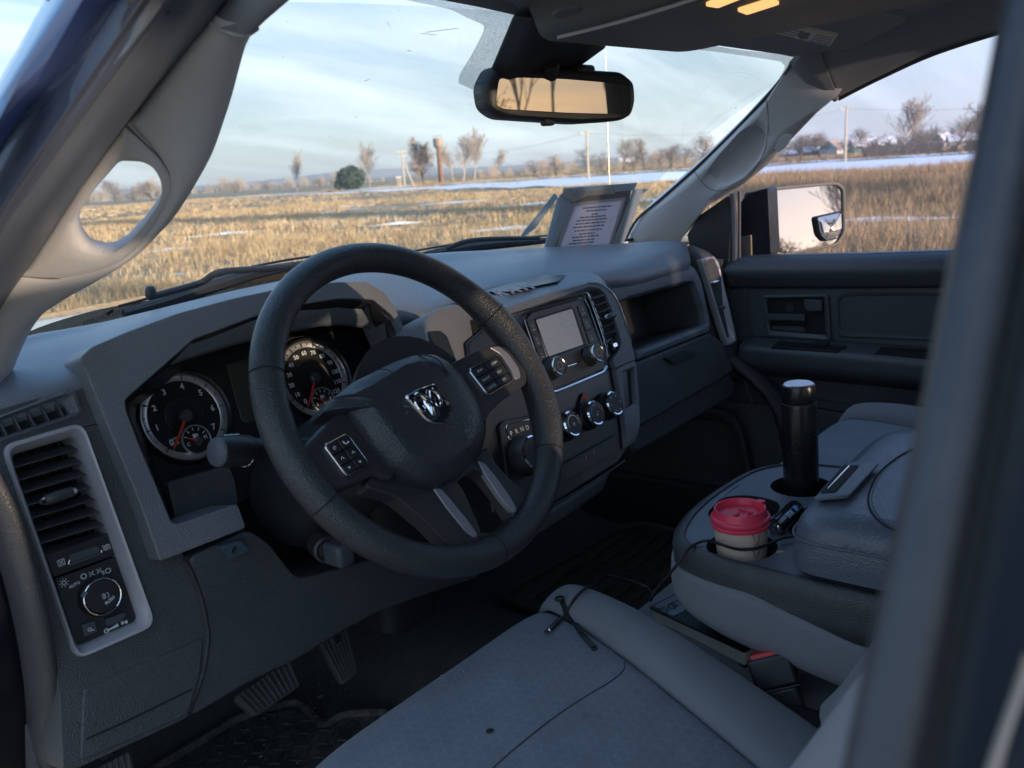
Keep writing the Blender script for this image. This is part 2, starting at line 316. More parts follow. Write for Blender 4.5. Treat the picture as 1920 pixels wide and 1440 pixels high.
GC = [mat('straw_dark', (0.24, 0.18, 0.12), 0.9, spec=0.1), mat('straw_mid', (0.45, 0.35, 0.215), 0.9, spec=0.1), mat('straw_pale', (0.62, 0.52, 0.36), 0.9, spec=0.1), mat('straw_red', (0.36, 0.26, 0.17), 0.9, spec=0.1)]
GC = [GC[0], GC[3], GC[1], GC[1], GC[2]]
grass_patch('dry_grass', 210000, 5.5, 26, -260, 2300, 0.09, 0.30, 0.0042, GC, 1)
grass_patch('dry_grass', 190000, 24, 60, -200, 2200, 0.09, 0.30, 0.009, GC, 2)
grass_patch('dry_grass', 80000, 56, 150, -200, 1000, 0.08, 0.22, 0.024, GC, 3)
grass_patch('dry_grass', 50000, 100, 190, 800, 2200, 0.12, 0.36, 0.04, [GC[0], GC[1], GC[2]], 4)
grass_patch('tall_weeds', 80000, 22, 54, 1350, 2100, 0.3, 0.75, 0.006, [GC[0], GC[1], GC[1], GC[2]], 5)
grass_patch('tall_weeds', 26000, 10, 24, 1380, 2100, 0.2, 0.55, 0.004, [GC[0], GC[1], GC[2]], 6)
for k, (x, d, w, dp) in enumerate([(850, 44, 2.2, .35), (1010, 36, 2.0, .4), (1190, 33, 2.6, .5), (640, 50, 1.6, .3), (420, 30, 1.3, .25), (1120, 26, 1.6, .35), (1480, 17, 1.2, .22), (1560, 14.5, 1.0, .2), (1640, 19, 1.6, .3), (1720, 15.5, 1.2, .25), (1600, 24, 1.8, .35), (300, 24, 1.0, .22), (960, 22, 1.2, .25), (1690, 30, 2.2, .4), (1530, 36, 2.0, .4), (740, 28, .9, .2)]):
    c = gpos(x, d); e = unit((c[1], -c[0], 0)); f_ = unit((c[0], c[1], 0)); n_ = 26; vv = [c+V(0, 0, .10)]+[c+e*w*math.cos(2*math.pi*i/n_)*(1+.25*math.sin(i*2.1+k))+f_*dp*math.sin(2*math.pi*i/n_)*(1+.35*math.sin(i*1.7+k))+V(0, 0, .02) for i in range(n_)]
    props(mk('snow_patch', vv, [(0, 1+i, 1+(i+1) % n_) for i in range(n_)], m_snow), kind='structure')
# ------------------------------------------------------------------ bare trees
m_bark = mat('bare_bark', (0.12, 0.09, 0.07), 0.9, tint=0.25, tscale=3); m_birch = mat('birch_bark', (0.52, 0.47, 0.42), 0.85, tint=0.35, tscale=2.5)
m_twig = mat('bare_twigs', (0.25, 0.215, 0.195), 0.95, tint=0.2, tscale=1); m_twig2 = mat('birch_twigs', (0.38, 0.325, 0.29), 0.95, tint=0.2, tscale=1); m_oak = mat('dead_oak_leaves', (0.32, 0.225, 0.155), 0.95, tint=0.35, tscale=1.5)
def tree_meshes(seed, H, spread, up, twigs, levels=4, leafy=0, trunk_r=0.02, first=0.22):
    """Unit-height bare tree: (trunk and limbs, crown of fine twigs)."""
    rg = random.Random(seed); T, K = MB(), MB()
    def branch(p, d, ln, r, lev):
        pts = [p]; n = 4
        for i in range(n):
            d = unit(d+V(rg.gauss(0, .13), rg.gauss(0, .13), rg.gauss(0.05, .08)+up*0.12)); pts.append(pts[-1]+d*ln/n)
        if lev <= 1: tube(T, pts, [r*(1-0.16*i) for i in range(n+1)], 5, cap=False)
        else:
            w = max(r, 0.0022)
            for i in range(n):
                s = unit(np.cross(pts[i+1]-pts[i], (rg.gauss(0, 1), rg.gauss(0, 1), rg.gauss(0, 1))))*w; K.add([pts[i]-s, pts[i]+s, pts[i+1]+s*.8, pts[i+1]-s*.8], [(0, 1, 2, 3)])
            if leafy:
                for _ in range(leafy):
                    q = pts[rg.randint(1, n)]+V(rg.gauss(0, .02), rg.gauss(0, .02), rg.gauss(0, .02)); e = unit((rg.gauss(0, 1), rg.gauss(0, 1), rg.gauss(0, 1)))*.013; g = unit(np.cross(e, (rg.gauss(0, 1), rg.gauss(0, 1), 1)))*.009; K.add([q-e, q+g, q+e, q-g], [(0, 1, 2, 3)])
        if lev < levels:
            kk = twigs[lev]
            for i in range(kk):
                t_ = (first if lev == 0 else 0.15)+(0.99-(first if lev == 0 else 0.15))*(i+rg.random())/kk; j = min(n-1, int(t_*n)); q = pts[j]+(pts[j+1]-pts[j])*(t_*n-j)
                a_ = rg.uniform(0, 2*math.pi); sd = unit(np.cross(d, (math.cos(a_), math.sin(a_), 0.3))); nd = unit(d*up+sd*spread)
                branch(q, nd, ln*(0.52-0.22*t_ if lev == 0 else 0.5)*rg.uniform(.8, 1.2), r*0.45, lev+1)
    branch(V(0, 0, 0), V(0, 0, 1), 0.95, trunk_r, 0)
    return T, K
KIND = {}
def tree_kind(key, bark, twig, *a, **k):
    T, K = tree_meshes(*a, **k); res = []
    for n_, mb, m in (('trunk', T, bark), ('crown', K, twig)):
        me = bpy.data.meshes.new(n_); me.from_pydata([tuple(v) for v in mb.v], [], mb.f); me.materials.append(m); me.update(); res.append((n_, me))
    KIND[key] = res
tree_kind('birch', m_birch, m_twig2, 3, 1, 0.55, 0.95, (20, 9, 6), 3, trunk_r=0.013, first=0.3)
tree_kind('birch_b', m_birch, m_twig2, 11, 1, 0.6, 0.9, (22, 9, 6), 3, trunk_r=0.014, first=0.25)
tree_kind('broad', m_bark, m_twig, 5, 1, 1.0, 0.55, (20, 9, 7), 3, trunk_r=0.022, first=0.2)
tree_kind('broad_b', m_bark, m_twig, 8, 1, 1.05, 0.6, (20, 9, 7), 3, trunk_r=0.024, first=0.15)
tree_kind('oak', m_bark, m_oak, 21, 1, 1.0, 0.6, (22, 9, 6), 3, leafy=3, trunk_r=0.03, first=0.12)
tree_kind('bush', m_bark, m_twig, 31, 1, 1.3, 0.5, (18, 8, 5), 3, trunk_r=0.02, first=0.02)
def place_tree(name, kind, x, dist, hpx, label, group, wide=1.0, rot=0.0, cat='tree', base=0.0, at=None):
    h = height_at(hpx, dist)*(.86 if at is None else 1); wide = wide*(1.12 if at is None else 1); o = bpy.data.objects.new(name, None); COL.objects.link(o); g = gpos(x, dist) if at is None else V(*at); o.location = (g[0], g[1], base); o.scale = (h*wide, h*wide, h); o.rotation_euler = (0, 0, rot)
    props(o, label, cat, group)
    for n_, me in KIND[kind]:
        c = bpy.data.objects.new(n_, me); COL.objects.link(c); c.parent = o
    return o
GT = 'bare trees across the field'
for a in [
 ('birch_tree', 'birch', 556, 150, 62, 'slim pale birch standing alone at the left of the skyline', GT, 1.0, 0),
 ('birch_tree', 'birch_b', 692, 140, 72, 'pale birch close behind the round green bush', GT, 1.0, 1),
 ('oak_tree', 'oak', 794, 135, 78, 'rust brown leafy tree left of the water tower', GT, 0.8, 2),
 ('birch_tree', 'birch_b', 868, 138, 78, 'pale birch standing right of the water tower', GT, 1.15, 3),
 ('birch_tree', 'birch', 888, 145, 80, 'pale birch in the pair right of the water tower, farther from the tower', GT, 1.1, 4),
 ('birch_tree', 'birch', 931, 165, 46, 'faint small birch alone between the tower trees and the utility pole', GT, 1.2, 5),
 ('birch_tree', 'birch', 848, 146, 60, 'small birch partly behind the water tower shaft', GT, 1.2, 2.4),
 ('bare_tree', 'broad', 1168, 150, 60, 'dark round crowned bare tree left of the snowy shed roof', GT, 0.85, 1),
 ('bare_tree', 'broad_b', 1208, 145, 58, 'bare tree right behind the snowy shed roof', GT, 0.9, 2),
 ('bare_tree', 'broad', 1258, 140, 44, 'bare tree beside the passenger pillar, lower of the two there', GT, 1.3, 3),
 ('bare_tree', 'broad_b', 1310, 150, 54, 'bare tree mostly behind the passenger pillar', GT, 1.1, 4),
 ('bare_tree', 'broad', 1502, 125, 48, 'bare tree left of the small snowy hut', GT, 1.1, 3.3),
 ('bare_tree', 'broad_b', 1540, 120, 46, 'bare tree behind the teal gabled house', GT, 1.2, 0.6),
 ('bare_tree', 'broad_b', 1622, 125, 50, 'round bare tree above the green house roof', GT, 1.0, 1.3),
 ('birch_tree', 'birch_b', 1692, 130, 82, 'tallest bare birch over the dark bank of scrub', GT, 1.35, 2.2),
 ('bare_tree', 'broad', 1792, 118, 60, 'spreading bare tree above the snowy farmhouse', GT, 1.35, 1.1),
 ('bare_tree', 'broad_b', 1852, 120, 78, 'bare tree at the far right of the passenger window', GT, 1.0, 0.2),
 ('bare_tree', 'broad', 215, 170, 42, 'bare tree seen through the grab handle opening, left one', GT, 1.3, 0.4),
 ('bare_tree', 'broad_b', 285, 180, 34, 'bare tree seen through the grab handle opening, right one', GT, 1.5, 1.4),
]: place_tree(*a)
GS = 'scrub bushes along the village edge'
for i, (x, d, h, w, lab) in enumerate([(1000, 165, 30, 1.6, 'low bare scrub bush left of the tall utility pole'), (1042, 160, 36, 1.4, 'low dense scrub bush near the foot of the utility pole'), (1098, 150, 48, 1.0, 'rounded bare bush behind the tall utility pole'), (1128, 155, 36, 1.3, 'bare bush right of the tall utility pole'),
   (1188, 160, 34, 1.5, 'bare bush behind the snowy shed'), (1236, 158, 36, 1.5, 'dark bush between the shed and the passenger pillar'), (1284, 150, 36, 1.4, 'bush at the passenger pillar edge'), (1660, 135, 34, 1.8, 'dark scrub on the bank left of the tall birch'), (1725, 132, 36, 1.8, 'dark scrub on the bank right of the tall birch'), (1765, 130, 34, 1.6, 'dark scrub on the bank beside the farmhouse'), (1585, 138, 30, 1.7, 'dark scrub behind the utility pole by the houses'), (600, 190, 20, 2.2, 'low hedge bush left of the round green bush'), (500, 220, 20, 2.4, 'low hedge bush near the lone birch'),(440, 230, 20, 2.6, 'low hedge bush left of the lone birch'),(250, 200, 26, 2.6, 'scrub bush seen low through the grab handle opening'), (1475, 130, 40, 1.5, 'scrub beside the passenger pillar, left of the hut')]):
    place_tree('scrub_bush', 'bush', x, d, h, lab, GS, w, i*0.7, 'bush')
# the round dark green bush
def leaf_ball(name, x, dist, hpx, wpx, m, label, n=2600):
    h = height_at(hpx, dist); w = height_at(wpx, dist)/2; g = gpos(x, dist); o = bpy.data.objects.new(name, None); COL.objects.link(o); o.location = tuple(g); props(o, label, 'bush')
    rg = np.random.default_rng(5); mb = MB()
    for i in range(n):
        d = unit(rg.normal(size=3)); q = d*(0.62+0.4*rg.random())*(1+0.12*math.sin(d[0]*9)*math.sin(d[2]*8)); q = V(q[0]*w, q[1]*w, h*0.5+q[2]*h*0.5)
        if q[2] < 0: continue
        e = unit(rg.normal(size=3))*h*.045; f = unit(np.cross(e, rg.normal(size=3)))*h*.035; mb.add([q-e, q+f, q+e, q-f], [(0, 1, 2, 3)])
    mk('crown', mb.v, mb.f, m, o, False); t2 = MB(); tube(t2, [(0, 0, -.1), (0.05, 0, h*.3), (0, 0.05, h*.7)], [h*.03, h*.025, h*.01], 6); mk('trunk', t2.v, t2.f, m_bark, o)
leaf_ball('green_bush', 658, 128, 42, 52, mat('juniper_green', (0.055, 0.085, 0.05), 0.9, tint=0.4, tscale=2), 'round dark green bush on the skyline left of the pole')
leaf_ball('green_bush', 634, 132, 20, 18, mat('yellow_green', (0.14, 0.13, 0.05), 0.9, tint=0.4, tscale=2), 'small yellowish bush at the left foot of the round green bush', 700)
# ------------------------------------------------------------------ tower, poles, houses
def wroot(name, label, cat, x, dist, group=None, turn=0.0):
    o = bpy.data.objects.new(name, None); COL.objects.link(o); g = gpos(x, dist); o.location = tuple(g); o.rotation_euler = (0, 0, -math.atan2(g[0], g[1])+turn); props(o, label, cat, group); return o   # local -Y faces the truck
m_rust = mat('rusted_steel', (0.20, 0.115, 0.075), 0.8, tint=0.45, tscale=1.2); m_rust2 = mat('weathered_tank', (0.30, 0.25, 0.20), 0.75, tint=0.35, tscale=0.8)
t = wroot('water_tower', 'tall rusty water tower with a wider tank on a thin shaft', 'water tower', 826, 132)
mb = MB(); lathe(mb, (0, 0, 0), (0, 0, 1), [(0.40, -.2), (0.36, 3), (0.34, 5.3)], 20); mb.build('shaft', m_rust, t)
mb = MB(); lathe(mb, (0, 0, 0), (0, 0, 1), [(0.36, 5.1), (0.55, 5.3), (0.74, 5.55), (0.74, 6.55), (0.68, 6.62)], 20); mb.build('tank', m_rust2, t)
mb = MB()
for i in range(8): an = i*math.pi/4; tube(mb, [(0.62*math.cos(an), 0.62*math.sin(an), 6.6), (0.62*math.cos(an), 0.62*math.sin(an), 6.95)], .02, 4)
tube(mb, [(0.62*math.cos(i*math.pi/8), 0.62*math.sin(i*math.pi/8), 6.95) for i in range(17)], .02, 4); mb.build('railing', m_rust2, t)
mb = MB()
for s in (-.12, .12): tube(mb, [(s, -.46, 0), (s, -.76, 6.6)], .015, 4)
for i in range(16): tube(mb, [(-.12, -.47-.018*i, .4*i+.2), (.12, -.47-.018*i, .4*i+.2)], .012, 4)
mb.build('ladder', m_rust, t)
m_pole = mat('concrete_pole', (0.42, 0.37, 0.30), 0.85, tint=0.15, tscale=1); m_por = mat('insulator', (0.6, 0.6, 0.58), 0.3)
def pole(x, dist, hpx, label, strut=False, arms=1):
    h = height_at(hpx, dist); t = wroot('utility_pole', label, 'utility pole', x, dist, 'utility poles of the village line', 0.5)
    mb = MB(); tube(mb, [(0, 0, -.2), (0, 0, h)], [.14, .085], 8); mb.build('post', m_pole, t)
    if strut: mb = MB(); tube(mb, [(1.5, 0, -.2), (0.08, 0, h*.72)], [.12, .08], 8); mb.build('strut', m_pole, t)
    for k in range(arms):
        z = h-.35-.55*k; mb = MB(); box(mb, (-.7, -.05, z), (.7, .05, z+.09)); mb.build('crossarm', m_pole, t)
        for s in (-.6, 0.25, .6): mb = MB(); lathe(mb, (s, 0, z+.09), (0, 0, 1), [(.03, 0), (.05, .05), (.05, .1), (.02, .16)], 8); mb.build('insulator', m_por, t)
    return t
pole(757, 118, 66, 'utility pole with a slanting side strut left of the water tower', True, 2)
pole(1102, 86, 86, 'tall plain utility pole standing alone on the snow in the windscreen view'); pole(1585, 92, 92, 'utility pole in front of the teal gabled house')
pole(2230, 100, 92, 'utility pole beyond the passenger window, last of the line')
m_wire = mat('line_wire', (0.15, 0.15, 0.16), 0.6)
for (xa, da, ha, xb, db, hb, lab) in [(757, 118, 62, 1102, 86, 82, 'thin power line between the strutted pole and the tall pole'), (1102, 86, 82, 1585, 92, 88, 'thin power line between the tall pole and the pole by the houses'), (1585, 92, 88, 2230, 100, 88, 'thin power line from the pole by the houses to the right')]:
    A, B = gpos(xa, da)+V(0, 0, height_at(ha, da)), gpos(xb, db)+V(0, 0, height_at(hb, db)); mb = MB()
    tube(mb, [A+(B-A)*(i/14)-V(0, 0, 1.1*(1-(2*i/14-1)**2)) for i in range(15)], .012, 4); w = mk('power_line', mb.v, mb.f, m_wire); props(w, lab, 'wire', 'power lines')
m_teal = mat('teal_boards', (0.05, 0.19, 0.25), 0.7, tint=0.12, tscale=2); m_green = mat('green_boards', (0.09, 0.26, 0.22), 0.7, tint=0.12, tscale=2); m_plaster = mat('grey_plaster', (0.40, 0.40, 0.42), 0.85, tint=0.12, tscale=1); m_slate = mat('slate_sheet', (0.30, 0.25, 0.22), 0.8, tint=0.2, tscale=2); m_wood = mat('old_timber', (0.16, 0.12, 0.09), 0.9, tint=0.3, tscale=2); m_pane = mat('dark_pane', (0.03, 0.035, 0.045), 0.08); m_white = mat('white_paint', (0.75, 0.75, 0.74), 0.5)
def house(name, label, x, dist, w, d, hw, hr, wall, roof, gable=None, turn=0.0, windows=2, chimney=False, cat='house', group='houses of the village'):
    dist *= 2.1
    t = wroot(name, label, cat, x, dist, group, turn)
    mb = MB(); box(mb, (-w/2, -d/2, -.2), (w/2, d/2, hw)); mb.build('wall', wall, t)
    if gable is not None or True:
        for s in (-1, 1): mb = MB(); mb.add([V(s*w/2*.999, -d/2, hw), V(s*w/2*.999, d/2, hw), V(s*w/2*.999, 0, hw+hr)], [(0, 1, 2)]); mb.build('gable', gable or wall, t, solid=0.06)
    for s in (-1, 1):
        mb = MB(); a, b = V(-w/2-.3, s*(d/2+.35), hw-.25), V(w/2+.3, s*(d/2+.35), hw-.25); c, e = V(w/2+.3, 0, hw+hr+.03), V(-w/2-.3, 0, hw+hr+.03); k = V(0, 0, .12); mb.add([a, b, c, e, a+k, b+k, c+k, e+k], [(0, 1, 2, 3), (7, 6, 5, 4), (0, 4, 5, 1), (1, 5, 6, 2), (2, 6, 7, 3), (3, 7, 4, 0)]); mb.build('roof', roof, t)
    for i in range(windows):
        xx = -w/2+w*(i+.7)/(windows+.4); mb = MB(); box(mb, (xx-.45, -d/2-.05, hw*.38), (xx+.45, -d/2+.02, hw*.82)); fr = mb.build('window', m_white, t)
        for q in (-1, 1): mb = MB(); box(mb, (xx+.21*q-.17, -d/2-.06, hw*.42), (xx+.21*q+.17, -d/2-.03, hw*.78)); mb.build('pane', m_pane, fr)
    if chimney: mb = MB(); box(mb, (w*.2, -.25, hw+hr*.4), (w*.2+.45, .2, hw+hr+.55)); mb.build('chimney', m_plaster, t)
    return t
house('village_house', 'house with a teal gable end and pale slate roof', 1562, 108, 5.2, 4.4, 1.3, 1.8, m_plaster, m_slate, m_teal, 1.15, 2)
house('village_house', 'long green house with a snowy roof and a pale chimney', 1622, 112, 6.8, 4.6, 1.5, 1.6, m_green, m_snow, m_green, 0.35, 3, True)
house('village_house', 'small house with green side wall behind the long green house', 1660, 120, 4.2, 4.0, 1.6, 1.6, m_green, m_snow, m_green, 0.2, 1)
house('village_house', 'low farmhouse under a snowy roof at the right of the window', 1806, 108, 6.2, 4.2, 1.3, 1.3, m_plaster, m_snow, m_plaster, 0.2, 3)
house('village_house', 'small farmhouse with a snowy hipped end beside the dark bank', 1768, 112, 3.4, 3.6, 1.4, 1.7, m_plaster, m_snow, m_teal, 0.9, 1)
house('garden_hut', 'small dark hut with a snowy roof left of the teal house', 1520, 110, 3.6, 3.0, 1.1, 0.8, m_wood, m_snow, m_wood, 0.2, 0, False, 'hut', None)
house('garden_hut', 'lowest dark hut with a snowy roof near the passenger pillar', 1484, 114, 2.8, 2.4, 0.8, 0.7, m_wood, m_snow, m_wood, -0.2, 0, False, 'hut', None)
house('timber_shed', 'long timber shed under snow seen through the windscreen', 1176, 128, 4.4, 3.0, 1.5, 0.9, m_wood, m_snow, m_wood, 0.1, 0, False, 'shed', None)
t = wroot('pump_cabinet', 'small pale pump cabinet at the foot of the strutted pole', 'cabinet', 747, 116)
mb = MB(); box(mb, (-.3, -.3, 0), (.3, .3, 1.35)); mb.build('cabinet_body', m_plaster, t, 0.02); mb = MB(); box(mb, (-.38, -.38, 1.352), (.38, .38, 1.45)); mb.build('lid', m_white, t, 0.02); mb = MB(); box(mb, (-.22, -.33, .15), (.22, -.302, 1.2)); mb.build('door', m_rust2, t)
def twig_band(name, x0, x1, dist, h, n, m, deep=10.0, seed=1):
    """A distant scrubby wood edge: thin upright twigs at random depths, thick in clumps, open at the top."""
    rg = np.random.default_rng(seed); mb = MB(); x = rg.uniform(x0, x1, n)
    for xi in x:
        cl = .55+.45*math.sin(xi*.045+seed)*math.sin(xi*.013+2*seed)+.25*math.sin(xi*.21+seed); d = dist+rg.uniform(0, deep); g = gpos(xi, d); hh = max(.25, h*cl)*rg.uniform(.45, 1.1); w = rg.uniform(.02, .09)*dist/150
        e = unit((g[1], -g[0], 0)); ln = e*rg.normal()*hh*.16
        mb.add([g-e*w-V(0, 0, .2), g+e*w-V(0, 0, .2), g+e*w*.6+ln*.5+V(0, 0, hh*.6), g+ln+V(0, 0, hh), g-e*w*.6+ln*.5+V(0, 0, hh*.6)], [(0, 1, 2, 3, 4)])
        for _ in range(3): q = g+ln*.5+V(0, 0, hh*rg.uniform(.2, .8)); t_ = q+e*rg.normal()*hh*.22+V(0, 0, hh*rg.uniform(.08, .3)); mb.add([q-V(0, 0, w), q+V(0, 0, w), t_], [(0, 1, 2)])
    return props(mk(name, mb.v, mb.f, m, smooth=False), kind='stuff')
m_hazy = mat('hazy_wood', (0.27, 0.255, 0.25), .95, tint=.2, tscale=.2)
twig_band('scrub_bank', 1620, 1860, 120, 2.3, 1500, m_twig, 14, 3)
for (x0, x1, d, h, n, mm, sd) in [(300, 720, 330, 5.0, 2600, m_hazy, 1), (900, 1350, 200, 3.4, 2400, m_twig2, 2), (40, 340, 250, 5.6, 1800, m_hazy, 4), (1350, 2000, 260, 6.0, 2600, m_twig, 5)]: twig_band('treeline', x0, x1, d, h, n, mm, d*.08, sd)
# the wood edge behind the truck, which the mirrors show
GB = 'bare trees behind the truck'
for i, (x, y, h, k, w, lab) in enumerate([(10.5, -52, 14, 'birch_b', .6, 'tall thin bare tree in the cabin mirror, left stem'), (13.2, -55, 16, 'birch', .6, 'tall thin bare tree in the cabin mirror, middle stem'), (15.6, -50, 15, 'birch_b', .65, 'tall thin bare tree in the cabin mirror, right stem'), (7, -58, 6.5, 'oak', 1.2, 'low round leafy tree in the cabin mirror'), (5, -60, 5.5, 'broad_b', 1.2, 'low spreading bare tree in the cabin mirror'), (34, -57, 9, 'birch', .9, 'bare tree behind the truck near its right corner'), (40, -62, 12, 'birch_b', .9, 'bare tree behind the truck farther to the right')]):
    o = place_tree('bare_tree', k, 0, 1, PX*h, lab, GB, w, i*1.1, at=(x, y, 0))
v = []; f = []
for i in range(161):
    x = -240+3*i; k = 4.2+1.6*math.sin(i*.31)+.8*math.sin(i*1.3)+RNG.normal()*.5; y = -150+6*math.sin(i*.1); v += [(x, y, -.3), (x, y, k), (x, y-8, k*.8), (x, y-12, -.3)]
for i in range(160): f += [(4*i+j, 4*i+j+1, 4*i+j+5, 4*i+j+4) for j in range(3)]
props(mk('treeline', v, f, m_mid, ang=180), kind='stuff')
# ================================================================== the pickup: body shell, pillars, roof, windscreen
m_trim = mat('pillar_trim', (0.62, 0.605, 0.625), 0.62, grain=0.25, gscale=900, tint=0.03, tscale=20, spec=0.35)
m_head = mat('headliner', (0.27, 0.275, 0.295), 0.9, tint=0.05, tscale=30, grain=0.15, gscale=700)
m_paint = mat('dark_blue_paint', (0.028, 0.045, 0.13), 0.22, coat=1.0, tint=0.06, tscale=3)
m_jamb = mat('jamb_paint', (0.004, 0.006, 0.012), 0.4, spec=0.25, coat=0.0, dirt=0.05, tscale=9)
m_seal = mat('rubber_seal', (0.028, 0.028, 0.034), 0.40, tint=0.1, tscale=20, dirt=0.10)
m_flange = mat('grey_flange', (0.09, 0.105, 0.14), 0.5, tint=0.08, tscale=10)
m_carpet = mat('black_carpet', (0.07, 0.068, 0.07), 0.97, grain=0.6, gscale=260, tint=0.2, tscale=40, dirt=0.22)
m_black = mat('black_plastic', (0.026, 0.027, 0.030), 0.48, grain=0.2, gscale=900, tint=0.08, tscale=12)
m_hood = mat('hood_paint', (0.02, 0.03, 0.07), 0.12, coat=1.0)
m_glass = glass('windscreen_glass', (0.95, 0.97, 0.965), 0.03, 0.03); m_glass_s = glass('side_glass', (0.80, 0.78, 0.90), 0.03, 0.02); m_glass_r = glass('rear_glass', (0.32, 0.32, 0.33), 0.03); m_glass_p = glass('privacy_glass', (0.36, 0.36, 0.38), 0.03)
m_frit = bpy.data.materials.new('dotted_frit'); m_frit.use_nodes = True; t = m_frit.node_tree; p = t.nodes['Principled BSDF']; p.inputs['Base Color'].default_value = (0.22, 0.24, 0.26, 1); p.inputs['Roughness'].default_value = 0.5
co = N(t, 'ShaderNodeTexCoord'); v_ = N(t, 'ShaderNodeTexVoronoi', i_Scale=1100.0, i_Randomness=1.0); L(t, co.outputs['Object'], v_.inputs['Vector']); mr = N(t, 'ShaderNodeMapRange'); L(t, v_.outputs['Distance'], mr.inputs[0]); mr.inputs[1].default_value = 0.3; mr.inputs[2].default_value = 0.6; mr.inputs[3].default_value = 0.80; mr.inputs[4].default_value = 0.30; L(t, mr.outputs[0], p.inputs['Alpha'])
def HX(x, y, c): d = ray(x, y); return CPOS+d*(c-CPOS[0])/d[0]
def HY(x, y, c): d = ray(x, y); return CPOS+d*(c-CPOS[1])/d[1]
def HZ(x, y, c): d = ray(x, y); return CPOS+d*(c-CPOS[2])/d[2]
def HD(x, y, c): d = ray(x, y); return CPOS+d*c/(d@CF)
def P3(a, b, c):
    n = unit(np.cross(b-a, c-a)); n = n if n@(a-CPOS) < 0 else -n
    return Plane(a, n, (1, 0, 0) if abs(n[0]) < 0.8 else (0, -1, 0))
TRUCK = carroot('pickup_truck', 'dark blue pickup truck around the viewer, its near door open and field beyond its windscreen', 'truck', (0.0, 0.0, -0.70))
def G(X, s):
    """Windscreen surface: X across, s = 0 at the header, 1 at the base."""
    q = X/0.6; hy, hz_ = 0.03-0.07*q*q, 0.412-0.036*q*q; by, bz = 0.66-0.13*q*q, 0.072
    return V(X*(1+0.24*s), hy+(by-hy)*s, hz_+(bz-hz_)*s+0.028*math.sin(math.pi*s))
def ghit(x, y):
    """Where the sight line of a pixel meets the windscreen."""
    d = ray(x, y); X, s, r = 0.0, 0.4, 1.2
    for _ in range(40):
        e = G(X, s)-(CPOS+d*r); J = np.stack([(G(X+1e-4, s)-G(X, s))/1e-4, (G(X, s+1e-4)-G(X, s))/1e-4, -d], 1); st = np.linalg.lstsq(J, -e, rcond=None)[0]; X += st[0]; s += st[1]; r += st[2]
    return X, s
def gnorm(X, s): return -unit(np.cross(G(X+1e-3, s)-G(X, s), G(X, s+1e-3)-G(X, s)))   # outward and up
mb = MB(); rows = [[G(X, s) for X in np.linspace(-.60, .60, 25)] for s in np.linspace(-0.03, 1.04, 15)]; net(mb, rows, 1, 1); WS = mb.build('windscreen', m_glass, TRUCK, fix=False)
def on_glass(pxs, d): 
    out = []
    for x, y in pxs: X, s = ghit(x, y); out.append(G(X, s)+gnorm(X, s)*d)
    return out
# dotted border print on the glass: header band, the flag left of the mirror and the corner at the passenger side
mb = MB()
net(mb, [on_glass([(700, -40), (760, -30), (820, -22), (880, -10), (920, -2), (975, 14)], -.003), on_glass([(690, -8), (752, 3), (806, 14), (850, 24), (893, 44), (968, 62)], -.003)], 3, 2)
net(mb, [on_glass([(893, 44), (908, 52), (906, 68), (884, 110), (864, 143), (861, 160)], -.003), on_glass([(968, 62), (963, 68), (958, 82), (928, 130), (908, 165), (898, 176)], -.003)], 3, 2)
net(mb, [on_glass([(1030, 122), (1060, 96), (1085, 84), (1130, 72)], -.003), on_glass([(1072, 128), (1096, 108), (1118, 92), (1150, 82)], -.003)], 3, 2)
net(mb, [on_glass([(1230, 70), (1300, 82), (1400, 98), (1490, 104)], -.003), on_glass([(1228, 88), (1300, 95), (1400, 108), (1464, 118)], -.003)], 3, 2)
net(mb, [on_glass([(1490, 104), (1486, 128), (1470, 150)], -.003), on_glass([(1464, 118), (1472, 128), (1462, 150)], -.003)], 3, 2)
mb.build('frit_border', m_frit, WS, fix=False, ang=80)
mb = MB(); net(mb, [on_glass([(-20, 668), (50, 628), (120, 602), (190, 583), (260, 570), (330, 556), (430, 532), (540, 508), (660, 490), (830, 476), (1000, 468), (1120, 462)], -.003), on_glass([(-20, 720), (50, 668), (120, 650), (190, 634), (260, 620), (330, 606), (430, 580), (540, 560), (660, 540), (830, 510), (1000, 498), (1120, 490)], -.003)], 3, 2); lf = mb.build('foot_border', mat('black_frit', (.012, .014, .018), .4, alpha=.93), WS, fix=False)
mb = MB()
for i in range(13): x = 158+6*i; q = on_glass([(x, 606-1.9*i), (x+1.6, 605.6-1.9*i), (x+4.2, 613.5-1.9*i), (x+2.6, 614-1.9*i)], -.0035); mb.add(q, [(0, 1, 2, 3)])
q = on_glass([(202, 590), (214, 583), (216, 588), (204, 595)], -.0035); mb.add(q, [(0, 1, 2, 3)]); vn = mb.build('vin_strip', mat('vin_plate', (.14, .15, .17), .5), WS, fix=False); vn['kind'] = 'stuff'
mb = MB()
for (x, y, dx_, dy_, w) in [(728, 45, 5, 9, 2.2), (800, 64, 62, -8, 1.6), (790, 66, 30, 3, 1.4), (685, 155, 9, -3, 1.2), (765, 98, 8, 1, 1.4), (532, 110, 2, 2, 1.8), (748, 24, 2, -2, 1.5), (882, 197, 2, 2, 1.6), (508, 60, 2, 2, 1.6), (668, 222, 2, 1, 1.6), (1378, 204, 4, 1, 1.6), (620, 258, 2, 1, 1.5), (540, 45, 2, 1, 1.4), (1240, 320, 2, 1, 1.4)]:
    q = on_glass([(x, y-w*.5), (x+dx_, y+dy_-w*.5), (x+dx_, y+dy_+w*.5), (x, y+w*.5)], -.0022); mb.add(q, [(0, 1, 2, 3)])
